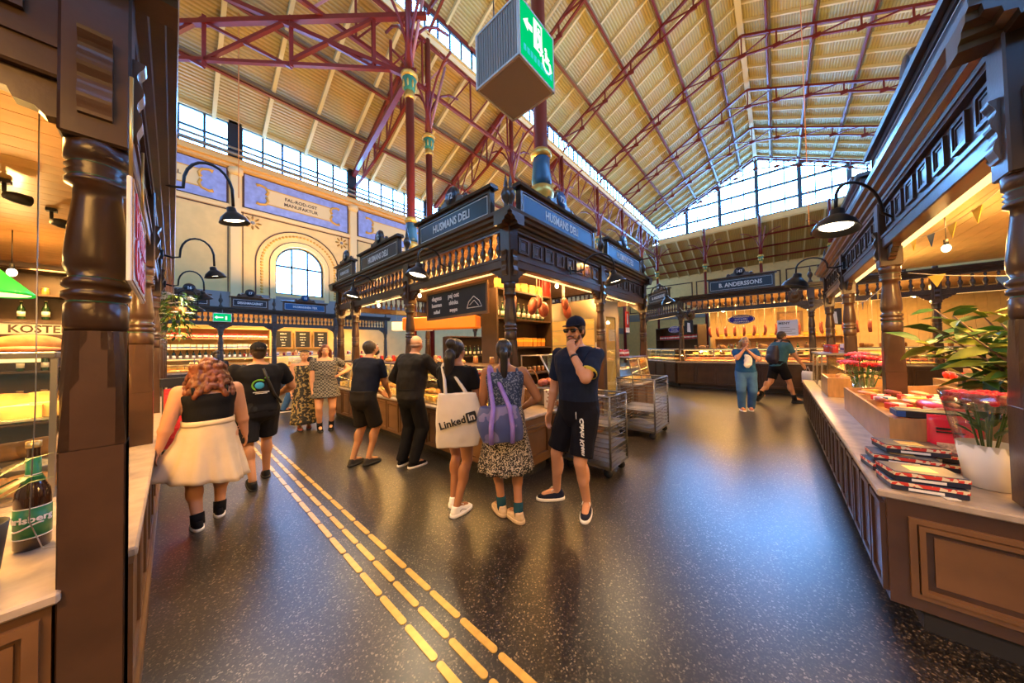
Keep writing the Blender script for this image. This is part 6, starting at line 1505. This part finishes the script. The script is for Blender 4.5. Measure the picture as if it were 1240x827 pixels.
MB().cbox(-.07, .07, -.10, .10, 0, .19, .004).build('carton', mat('green_card', (.02, .10, .07), .4), gb_); MB().box(-.072, -.07, -.07, .07, .08, .11).build('label', M_lid, gb_)
for k in range(3):
    t = thing('cook_book', '%s of the three small books leaning behind the tea box' % ordn[k], 'book', (3.74+.07*k, -1.08, 1.07), R(80), 'small books by the tea box')
    MB().box(-.06, .06, -.012, .012, 0, .2).build('pages', M_paper, t, (0, 0, 0), 0, (R(18), 0, 0)); MB().box(-.065, .065, -.016, -.012, 0, .205).box(-.065, .065, .012, .016, 0, .205).build('cover', (M_rind, M_black, M_woodlt)[k], t, (0, 0, 0), 0, (R(18), 0, 0))
rb = thing('red_bag', 'glossy red sweets bag with clear window standing before the plywood box', 'bag', (3.40, -.86, .735), R(-90))
MB().loft([(0, 0, 0, .11, .035), (.06, 0, 0, .11, .045), (.2, 0, 0, .108, .035), (.27, 0, 0, .107, .012), (.31, 0, 0, .107, .004)], 20, 4).build('pouch', mat('red_pouch', (.70, .02, .06), .25, coat=.5), rb)
MB().box(-.08, .08, -.049, -.044, .075, .135).build('clear_window', mat('sweets', (.6, .45, .4), .3, var=.6, vs=40), rb); MB().box(-.08, -.02, -.046, -.036, .22, .232).box(-.08, .03, -.046, -.038, .2, .208).build('black_print', M_black, rb)
# chocolate boxes in stacks
M_chocprint = pattern_mat('choc_print', 'voronoi', (.65, .05, .03), (.80, .66, .42), 60, .4, .55)
def choc(label, loc, rz):
    t = thing('chocolate_box', label, 'box', loc, rz, 'stacked chocolate boxes')
    MB().cbox(-.13, .13, -.09, .09, 0, .05, .003).build('carton', M_navybox, t)
    MB().ring(-.131, .131, .018, .05, .0001, -.091, .091) if False else None
    MB().box(-.1312, .1312, -.0912, .0912, .028, .046).build('print_band', M_chocprint, t)
    MB().box(-.07, .05, -.0915, -.091, .006, .02).build('lettering_strip', M_paper, t)
    MB().box(-.05, .05, -.04, .04, .05, .0508).build('gold_label', M_lid, t)
pos = [(2.73, -.57, 0, .14), (3.03, -.55, 0, .15), (3.24, -.68, 0, .1), (2.74, -.575, 1, .22), (3.05, -.57, 1, .05), (3.25, -.69, 1, .15), (3.14, -.62, 2, .2)]
lbl = ['nearest the stone edge, at the bottom', 'at the bottom behind the front pair', 'at the bottom before the red bag', 'on top of the front pair', 'second layer behind the front pair', 'second layer before the red bag', 'on the very top of the pile']
for (x, y, lv, a), lb in zip(pos, lbl): choc('navy chocolate box '+lb, (x, y, .732+.0515*lv), R(-90)+a)
nt_ = tag(MB().box(-.04, .04, -.025, .025, 0, .003).build('price_note', M_paper, None, (2.66, -.64, .732), .4), 'small white price note on the stone worktop corner', 'note')
# white planter bag with wrapped red flowers
pb = thing('flower_pot_bag', 'white paper pot of wrapped red flowers at the right edge', 'flowers', (2.98, -.86, .735), R(-60)); pb.scale = (1.05, 1.05, 1.18)
MB().lathe([(0, 0), (.075, 0), (.10, .2), (.095, .2), (.07, .01)], n=16).build('pot', M_paper, pb)
MB().lathe([(.095, .17), (.13, .36), (.15, .44), (.148, .44), (.127, .36)], n=18, smooth=True).build('clear_wrap', pane_mat('cellophane', (.95, .96, .95), .12, .15), pb)
_fl = MB()
for k in range(14):
    a = k*2.4; r_ = .018*math.sqrt(k); _fl.ell((r_*math.cos(a)*.9, r_*math.sin(a)*.9, .012-.001*k), (.018, .018, .014), 6, 4)
M_petr = mat('red_petals', (.70, .02, .03), .5, var=.25, vs=30); M_petp = mat('pink_petals', (.75, .12, .25), .5, var=.25, vs=30)
_flr, _flp = _fl.mesh('blossom', M_petr), _fl.mesh('blossom', M_petp)
_lf = MB().add([(0, 0, 0), (.03, -.025, .008), (.075, -.028, .012), (.12, -.012, .0), (.145, 0, -.012), (.12, .012, 0), (.075, .028, .012), (.03, .025, .008), (.075, 0, -.004)], [(0, 1, 8), (1, 2, 8), (2, 3, 8), (3, 4, 8), (4, 5, 8), (5, 6, 8), (6, 7, 8), (7, 0, 8)], True)
_lfa, _lfb = _lf.mesh('leaf', M_leaf), _lf.mesh('leaf', M_leaf2)
for k in range(9):
    a = k*2*PI/9; r_ = .07 if k else 0
    put(_flr, 'blossom', pb, (r_*math.cos(a), r_*math.sin(a), .40+.02*(k % 2)), a, None, 1.0); MB().tube([(r_*.3*math.cos(a), r_*.3*math.sin(a), .15), (r_*math.cos(a), r_*math.sin(a), .4)], .004, 5).build('stem', M_leaf, pb)
for k in range(16):
    a = k*2.4; put(_lfa, 'leaf', pb, (.03*math.cos(a), .03*math.sin(a), .22+.008*k), 0, (0, R(-40), a), .6)
kb_ = thing('brown_paper_bag', 'small brown paper bag at the very right edge of the counter', 'bag', (2.66, -.98, .735), R(20))
kb_.location = (2.95, -1.08, .735)
MB().loft([(0, 0, 0, .07, .05), (.15, 0, 0, .075, .05), (.24, 0, 0, .075, .03)], 16, 5).build('bag', mat('kraft_paper', (.45, .22, .10), .7), kb_); MB().box(-.03, .03, -.054, -.052, .08, .14).build('label', M_paper, kb_)
# leafy plant
pl_ = thing('leafy_plant', 'bushy green plant with broad leaves at the right edge', 'plant', (3.28, -1.24, .735), 0)
MB().lathe([(0, 0), (.13, 0), (.17, .3), (.16, .3), (.12, .02)], n=18).build('pot', M_blueiron, pl_)
for k in range(24):
    a = k*2.4; tip = Vector((.28+.42*math.cos(a)*(.5+.5*rnd.random()), .16+.34*math.sin(a)*(.5+.5*rnd.random()), .55+.5*rnd.random()))
    b0 = Vector((.03*math.cos(a), .03*math.sin(a), .25)); mid = b0.lerp(tip, .5)+Vector((0, 0, .08))
    MB().tube([b0, mid, tip], [.009, .007, .004], 5).build('branch', M_wood2, pl_)
    for j in range(12):
        f = .35+.65*j/11; p = b0.lerp(mid, f*2) if f < .5 else mid.lerp(tip, f*2-1)
        put(_lfa if rnd.random() < .55 else _lfb, 'leaf', pl_, p, 0, (rnd.uniform(-.7, .7), rnd.uniform(-.6, .5), rnd.uniform(0, 2*PI)), rnd.uniform(.8, 1.35))
# vase with pink and red flowers
vs_ = thing('flower_vase', 'glass vase of pink and red flowers by the turned post', 'flowers', (5.72, -.80, .735), 0)
MB().lathe([(0, .0), (.08, 0), (.085, .02), (.10, .36), (.095, .36), (.075, .02), (0, .015)], n=18).build('vase', pane_mat('vase_glass', (.85, .95, .88), .12, .05), vs_)
for k in range(16):
    a = k*2.4; r_ = .05+.14*((k*37) % 10)/10; z = .50+.17*((k*53) % 10)/10
    put(_flp if k % 2 else _flr, 'blossom', vs_, (r_*math.cos(a), r_*math.sin(a), z), a, None, 1.1); MB().tube([(.03*math.cos(a), .03*math.sin(a), .05), (r_*math.cos(a), r_*math.sin(a), z)], .005, 5).build('stem', M_leaf, vs_)
    put(_lfa, 'leaf', vs_, (r_*.6*math.cos(a), r_*.6*math.sin(a), z*.65), 0, (0, R(-30), a), .7)
# second box with bread and the glass case further along
wb = thing('plywood_box', 'small plywood box with bread before the glass case', 'box', (6.4, -1.15, .735), 0)
MB().box(0, .8, 0, .02, 0, .28).build('side_board', M_ply, wb); MB().box(0, .8, .58, .6, 0, .28).build('side_board', M_ply, wb); MB().box(0, .02, .02, .58, 0, .28).build('end_board', M_ply, wb); MB().box(.78, .8, .02, .58, 0, .28).build('end_board', M_ply, wb); MB().box(.02, .78, .02, .58, .2, .22).build('bottom', M_ply, wb)
for k in range(8): item('loaf', (6.52+.18*(k % 4), -1.0+.22*(k//4), .96), k, 'bread loaf in the small plywood box, %s in the %s row' % (nth(k % 4+1), ('back', 'front')[k//4]), 'loaves in the small plywood box', .75)
glass_case('lit glass cheese case at the far end of the right counter', (8.95, -.55), R(180), 1.6, .65, .58, .735, 2, slant=.03, topm=M_metal, power=40)
frR = ((8.95, -.55), R(180))
row('cheese', 9, frR, .08, 1.5, .2, .76, 'cheese wedge in the far glass case of the right counter', 'cheese in the right case', 1.2)
row('wheel', 6, frR, .1, 1.5, .45, .76, 'cheese wheel at the back of the right glass case', 'cheese wheels in the right case', 1.1)
row('wheel', 5, frR, .1, 1.5, .48, 1.07, 'cheese wheel on the upper shelf of the right glass case', 'upper cheese wheels in the right case', 1.0)
row('redjar', 8, frR, .1, 1.5, .2, 1.353, 'red jar on top of the right glass case', 'red jars on the right case', 1.2); row('wpack', 6, frR, .1, 1.5, .42, 1.353, 'white carton on top of the right glass case', 'white cartons on the right case', 1.0)
# stepped produce stand with asparagus and mushrooms
ps = thing('produce_stand', 'stepped wooden produce stand inside the right stall', 'stand', (4.6, -2.75, 0), 0)
for k in range(4): MB().box(0, 3.4, .6-.28*(3-k) if k else -.6, .9-.28*(3-k), 0, 1.42-.16*k-.012*0).build('step', M_woodlt, ps)
M_asp = mat('white_asparagus', (.78, .70, .44), .5, var=.15, vs=30); M_mush = mat('mushroom', (.78, .64, .44), .6, var=.1)
_as = MB().tube([(0, 0, 0), (0, .2, 0), (0, .24, 0)], [.011, .011, .003], 6).mesh('asparagus', M_asp)
_mu = MB().lathe([(0, 0), (.012, 0), (.012, .02), (.03, .025), (.028, .04), (.012, .052), (0, .054)], n=10).mesh('mushroom', M_mush)
_pe = MB().lathe([(0, .0), (.025, .005), (.036, .035), (.034, .06), (.012, .075), (0, .07)], n=10).mesh('pepper', mat('red_pepper', (.6, .03, .02), .25, coat=.4))
for k in range(4):
    z = 1.423-.16*k; y = -2.75+.75-.28*(3-k)
    for j in range(14):
        x = 4.7+.235*j
        if k in (0, 2):
            st_ = 'top' if k == 0 else 'third'
            tb_ = thing('asparagus_bundle', '%s white asparagus bundle from the left on the %s step' % (nth(j+1), st_), 'asparagus', (x, y-.1, z+.012), rnd.uniform(-.15, .15), 'asparagus bundles on the %s step' % st_)
            for q in range(4): put(_as, 'spear', tb_, (.024*q-.036, 0, .003+.007*(q % 2)), rnd.uniform(-.08, .08))
        else:
            for q in range(2):
                o = put(_mu if k == 1 else _pe, 'mushroom' if k == 1 else 'bell_pepper', None, (x+.1*q, y+.04*q, z+.001), rnd.random()*6, None, 2.2 if k == 1 else 1.6); tag(o, '%s %s of the produce stand' % (nth(j*2+q+1), 'pale mushroom from the left on the second step' if k == 1 else 'red pepper from the left on the lowest step'), 'mushroom' if k == 1 else 'pepper', 'mushrooms on the stand' if k == 1 else 'peppers on the stand')
# bunting inside the right stall
M_rope = mat('white_cord', (.75, .7, .6), .7)
_fy, _fb = MB().prism([(-.06, 0), (.06, 0), (0, -.12)], -.002, .002).mesh('pennant', M_yellow), MB().prism([(-.06, 0), (.06, 0), (0, -.12)], -.002, .002).mesh('pennant', M_blue)
def bunting(label, a, b, sag, n):
    a, b = Vector(a), Vector(b); t = thing('bunting', label, 'bunting', a)
    P_ = [(b-a)*(k/24)+Vector((0, 0, -sag*4*(k/24)*(1-k/24))) for k in range(25)]
    MB().tube(P_, .004, 5).build('string', M_rope, t)
    an_ = math.atan2((b-a).y, (b-a).x)
    for k in range(n):
        f = (k+.5)/n; put(_fb if k % 3 == 1 else _fy, 'flag', t, (b-a)*f+Vector((0, 0, -sag*4*f*(1-f))), an_)
bunting('yellow and blue bunting strung low across the right stall', (5.07, -1.05, 2.25), (2.8, -3.3, 2.45), .35, 8)
bunting('yellow and blue bunting strung high inside the right stall', (5.1, -1.05, 2.6), (3.0, -1.3, 2.9), .2, 7)
bunting('yellow bunting strung between the far posts of the right stall', (5.1, -1.05, 2.4), (9.8, -1.1, 2.4), .22, 9)
for k, (x, y) in enumerate(((5.4, -3.4), (3.9, -2.1))):
    t = thing('pendant_lamp', ['flat white pendant lamp glowing over the produce stand', 'small cream pendant lamp behind the near right post'][k], 'lamp', (x, y, 2.28))
    MB().lathe([(.02, .12), (.05, .1), (.24, .02), (.25, 0), (.24, .005), (.05, .08)], n=24).build('shade', M_paper, t); MB().lathe([(0, .02), (.2, .015), (0, .06)], n=20).build('bulb', M_bulb, t); MB().tube([(0, 0, .12), (0, 0, .72)], .005, 5).build('cable', M_black, t)

# ---- left stall: bottle, pot, case, lamps, signs
bo = thing('display_bottle', 'oversized green labelled beer bottle on the left ledge', 'bottle', (-.385, 2.34, .762), R(-12))
MB().lathe([(0, 0), (.042, 0), (.045, .012), (.045, .20), (.042, .235), (.025, .275), (.018, .30), (.0165, .41), (.018, .415), (.018, .43), (0, .432)], n=24).build('glass', M_botb, bo)
MB().lathe([(.0456, .05), (.0456, .17)], n=24).build('label', mat('beer_label', (.01, .16, .05), .4), bo); MB().lathe([(.0300, .27), (.0195, .30), (.0185, .37)], n=20).build('neck_label', MATS['beer_label'], bo)
MB().lathe([(.0458, .168), (.0458, .172)], n=24).lathe([(.0458, .048), (.0458, .052)], n=24).lathe([(.0200, .298), (.0200, .302)], n=20).build('label_edge', M_paper, bo)
MB().lathe([(.019, .41), (.0195, .415), (.019, .435), (0, .437)], n=16).build('cap', M_lid, bo)
# lettering wrapped round the bottle
def wrap_text(s, size, r, parent, z, m, name='lettering'):
    me = text_mesh(s, size, m, .001).copy()
    for v in me.vertices:
        a = v.co.x/r; rr_ = r-v.co.y; v.co = (rr_*math.sin(a), -rr_*math.cos(a), v.co.z)
    return put(me, name, parent, (0, 0, z))
wrap_text('Carlsberg', .036, .0475, bo, .125, M_paper)
MB().tube([(.047*math.sin(a), -.047*math.cos(a), .095+.012*math.sin(a*2.2)) for a in [-.9+1.8*k/14 for k in range(15)]], .003, 5).build('label_swash', M_paper, bo)
pp = thing('potted_plant', 'dark pot with pointed green leaves cut off by the left edge', 'plant', (-.475, 2.10, .762), 0)
MB().lathe([(0, 0), (.065, 0), (.085, .2), (.08, .2), (.06, .02)], n=18).build('pot', M_black, pp)
_bl = MB().add([(0, -.012, 0), (0, .012, 0), (.1, -.016, .05), (.1, .016, .05), (.2, -.012, .05), (.2, .012, .05), (.26, 0, .02)], [(0, 2, 3, 1), (2, 4, 5, 3), (4, 6, 5)], True).mesh('leaf', M_leaf)
for k in range(10): put(_bl, 'leaf', pp, (0, 0, .18+.01*k), 0, (0, R(-35+5*(k % 4)), k*2.4), .9)
glass_case('lit glass food case inside the left stall', (-.62, 4.9), R(90), 3.8, .6, .75, .762, 4, slant=.05, topm=M_metal, power=30) if False else None
lc = glass_case('lit glass food case inside the left stall', (-2.2, 3.05), 0, 1.75, .7, .78, .762, 3, slant=.05, topm=M_metal, power=90, steps=3)
counter('shop_counter', 'inner counter carrying the lit food case in the left stall', (-2.25, 3.0), 0, 1.85, .8, .76, .6, M_wood2, M_wood2, ends=(0, 0))
frL = ((-2.2, 3.05), 0)
for q, (kd, n_, y_, z_, lb, sc_) in enumerate((('loaf', 14, .13, .784, 'golden bun in the front row of the left food case', .95), ('bowl2', 9, .32, .854, 'bowl of pale salad in the left food case', .9), ('loaf', 13, .50, .924, 'round loaf on the back riser of the left food case', 1.0), ('wheel', 8, .63, .784+.14, 'round cheese at the back of the left food case', .8),
     ('cheese', 13, .14, 1.205, 'yellow cheese on the shelf of the left food case', 1.1), ('bowl', 9, .34, 1.205, 'bowl of green salad on the shelf of the left case', .95), ('loaf', 12, .52, 1.205, 'brown loaf at the back of the shelf of the left case', 1.1), ('fillet', 8, .25, 1.578, 'salmon fillet on top of the left food case', 1.0), ('loaf', 8, .45, 1.578, 'bread on top of the left food case', 1.0))):
    row(kd, n_, frL, .05, 1.72, y_, z_, lb, 'left case row %s' % nth(q+1), sc_)
gl = thing('green_pendant_lamp', 'bright green glass pendant lamp at the left edge', 'lamp', (-.86, 4.0, 1.98))
MB().lathe([(.03, .2), (.06, .19), (.1, .14), (.2, .02), (.205, 0), (.195, .01), (.09, .13)], n=24).build('shade', M_lampgreen, gl); MB().lathe([(0, .01), (.185, .006), (.18, .02), (0, .05)], n=20).build('diffuser', mat('lamp_diffuser', (.9, .8, .5), .5, emit=(1, .75, .35), es=2), gl); MB().tube([(0, 0, .2), (0, 0, 1.0)], .006, 5).build('cable', M_black, gl)
gl2 = dup(gl, (-.42, 7.4, 1.75), 0, 'small green pendant lamp behind the near left post', None, .8)
ks = shop_sign('pale KOSTER sign over the back shelves of the left stall', (-1.35, 8.45), 0, 1.1, 'KOSTER', None, h=.26, z=1.84, tsize=.16, sx=.9, cap=False)
for ch in ks.children:
    if ch.name.startswith('name_panel'):
        ch.data.materials[0] = M_paper
        for g in ch.children:
            if g.name.startswith('lettering'): g.data = text_mesh('KOSTER', .16, M_wood, .002, 'CENTER', .9)
shelf_unit('dark back shelves with bottles in the left stall', (-3.2, 8.5), 0, 2.9, 2.9, .35, 8)
for k in range(7): row('bottle' if k % 2 else 'jar', 13, ((-3.2, 8.5), 0), .1, 2.8, .12, shz(2.9, 8, k), '%s on the %s back shelf of the left stall' % ('green bottle' if k % 2 else 'amber jar', ordn[k]), 'left stall back shelf %s' % ordn[k], 1.0, .01, .1)
for k, (x, y) in enumerate(((-.78, 5.2), (-.75, 6.2), (-.9, 4.6))):
    t = thing('spotlight', '%s small black spotlight on the pine ceiling of the left stall' % ordn[k], 'lamp', (x, y, 2.975)); MB().box(-.03, .03, -.03, .03, -.03, 0).tube([(0, 0, -.03), (0, 0, -.1)], .012, 6).build('mount', M_black, t); MB().lathe([(.03, 0), (.045, .05), (.045, .12), (0, .12)], n=12, axis='x').build('head', M_black, t, (0, 0, -.12), .6)
rw = thing('hanging_sign', 'white hanging sign with red script right of the near post', 'sign', (-.100, 1.98, 1.80), R(90))
MB().cbox(-.35, .35, -.006, .006, 0, .36, .003).build('panel', M_paper, rw)
MB().box(.0, .232, -.010, -.008, .008, .332).build('red_field', M_redp, rw) if False else MB().ring(-.345, .345, .005, .355, .012, -.0095, -.006).build('border', M_woodlt, rw)
letters('Prima', .22, mat('red_script', (.65, .02, .02), .5), rw, (0, -.010, .25)); letters('Ostar', .22, MATS['red_script'], rw, (0, -.010, .10))
MB().tube([(-.3, 0, .36), (-.3, 0, .73)], .005, 5).build('chain', M_lid, rw); MB().tube([(.3, 0, .36), (.3, 0, .73)], .005, 5).build('chain', M_lid, rw)
wr = thing('wire_hanger', 'thin curved wire hanging over the left ledge', 'wire', (-.36, 2.2, .76), 0)
MB().tube([(0, 0, 1.9), (0, 0, .6), (-.01, 0, .15), (.02, 0, .03), (.06, 0, .02), (.09, 0, .12)], .002, 5).build('wire', M_metal, wr)
# towels, hanging plant
tr = thing('towel_rack', 'black rack with folded red cloths by the left stall', 'rack', (-.08, 5.7, 0), R(8))
for x in (0, .3): MB().tube([(x, 0, 0), (x, 0, 1.25)], .012, 6).build('upright', M_black, tr)
MB().cbox(-.03, .33, -.03, .03, 1.14, 1.25, .006).build('top_board', M_black, tr); MB().box(-.02, .32, -.1, .1, .0, .02).build('foot', M_black, tr)
for k in range(6): MB().cbox(.0, .3, -.05-.012*k, -.03-.012*k, .38+.06*k, 1.12-.035*k, .006).build('cloth', mat('red_cloth_%d' % k, (.55+.03*k, .03, .03), .8, var=.2, vs=30), tr)
hp = thing('hanging_flowers', 'hanging basket of white flowers and green leaves on the left stall', 'plant', (.03, 6.5, 2.2))
MB().lathe([(0, -.08), (.08, -.06), (.11, .03), (.1, .03)], n=14).build('basket', M_wick, hp); MB().tube([(0, 0, .0), (-.06, 0, .5)], .004, 5).build('chain', M_metal, hp)
for k in range(220):
    a = rnd.random()*6.28; r_ = .04+.13*rnd.random(); z = .24-.66*rnd.random()**1.2
    put(_lfa if k % 4 else _lfb, 'leaf', hp, (r_*math.cos(a), r_*math.sin(a), z), 0, (rnd.uniform(-.5, .5), rnd.uniform(.0, 1.2), a), .6)
_wf = _fl.mesh('blossom', M_paper)
for k in range(26):
    a = rnd.random()*6.28; put(_wf, 'blossom', hp, (.14*math.cos(a), .14*math.sin(a), .22-.3*rnd.random()), a, None, .55)
# ---- wall stalls: shelves, menus, goods
shelf_unit('warm lit shelving full of cartons in the wall stalls', (-.6, 15.9), 0, 3.3, 2.5, .35, 7, mat('pale_shelf', (.70, .46, .18), .5))
for k, kind in enumerate(('opack', 'wpack', 'opack', 'bottle', 'wpack', 'pack')):
    row(kind, 20, ((-.6, 15.9), 0), .06, 3.24, .14, shz(2.5, 7, k), '%s on the %s shelf of the wall stalls' % ({'opack': 'orange carton', 'wpack': 'white carton', 'bottle': 'green bottle', 'pack': 'red carton'}[kind], ordn[k]), 'wall stall shelf %s' % ordn[k], 1.2, .01, .1)
for k in range(3):
    board(['left chalkboard menu of the three in the wall stall', 'middle chalkboard menu of the three in the wall stall', 'right chalkboard menu of the three in the wall stall'][k], (3.22+.72*k, 16.3, 1.75), 0, .56, .72, [(0, .6, .09, 'MENY'), (0, .46, .07, 'smorgas'), (0, .34, .07, 'kaffe  te'), (0, .22, .07, 'kaka'), (0, .1, .07, 'glass')])
glass_case('lit glass case along the wall stall counter', (-2.6, 14.55), 0, 9.2, .55, .45, .922, 6, slant=.04, topm=M_metal, power=110)
frW = ((-2.6, 14.55), 0)
row('loaf', 26, frW, 2.2, 9.0, .18, .945, 'pastry in the front row of the wall stall case', 'pastries in the wall stall case', .8); row('bowl2', 20, frW, 2.2, 9.0, .38, .945, 'pale dish in the wall stall case', 'dishes in the wall stall case', .8)
row('redjar', 16, frW, 4.2, 9.0, .3, 1.408, 'red jar on top of the wall stall case', 'red jars on the wall stall case', 1.1); row('wpack', 12, frW, 4.4, 9.0, .42, 1.408, 'white carton on top of the wall stall case', 'white cartons on the wall stall case', 1.1)
bpy.data.scenes.remove(TMPSC)
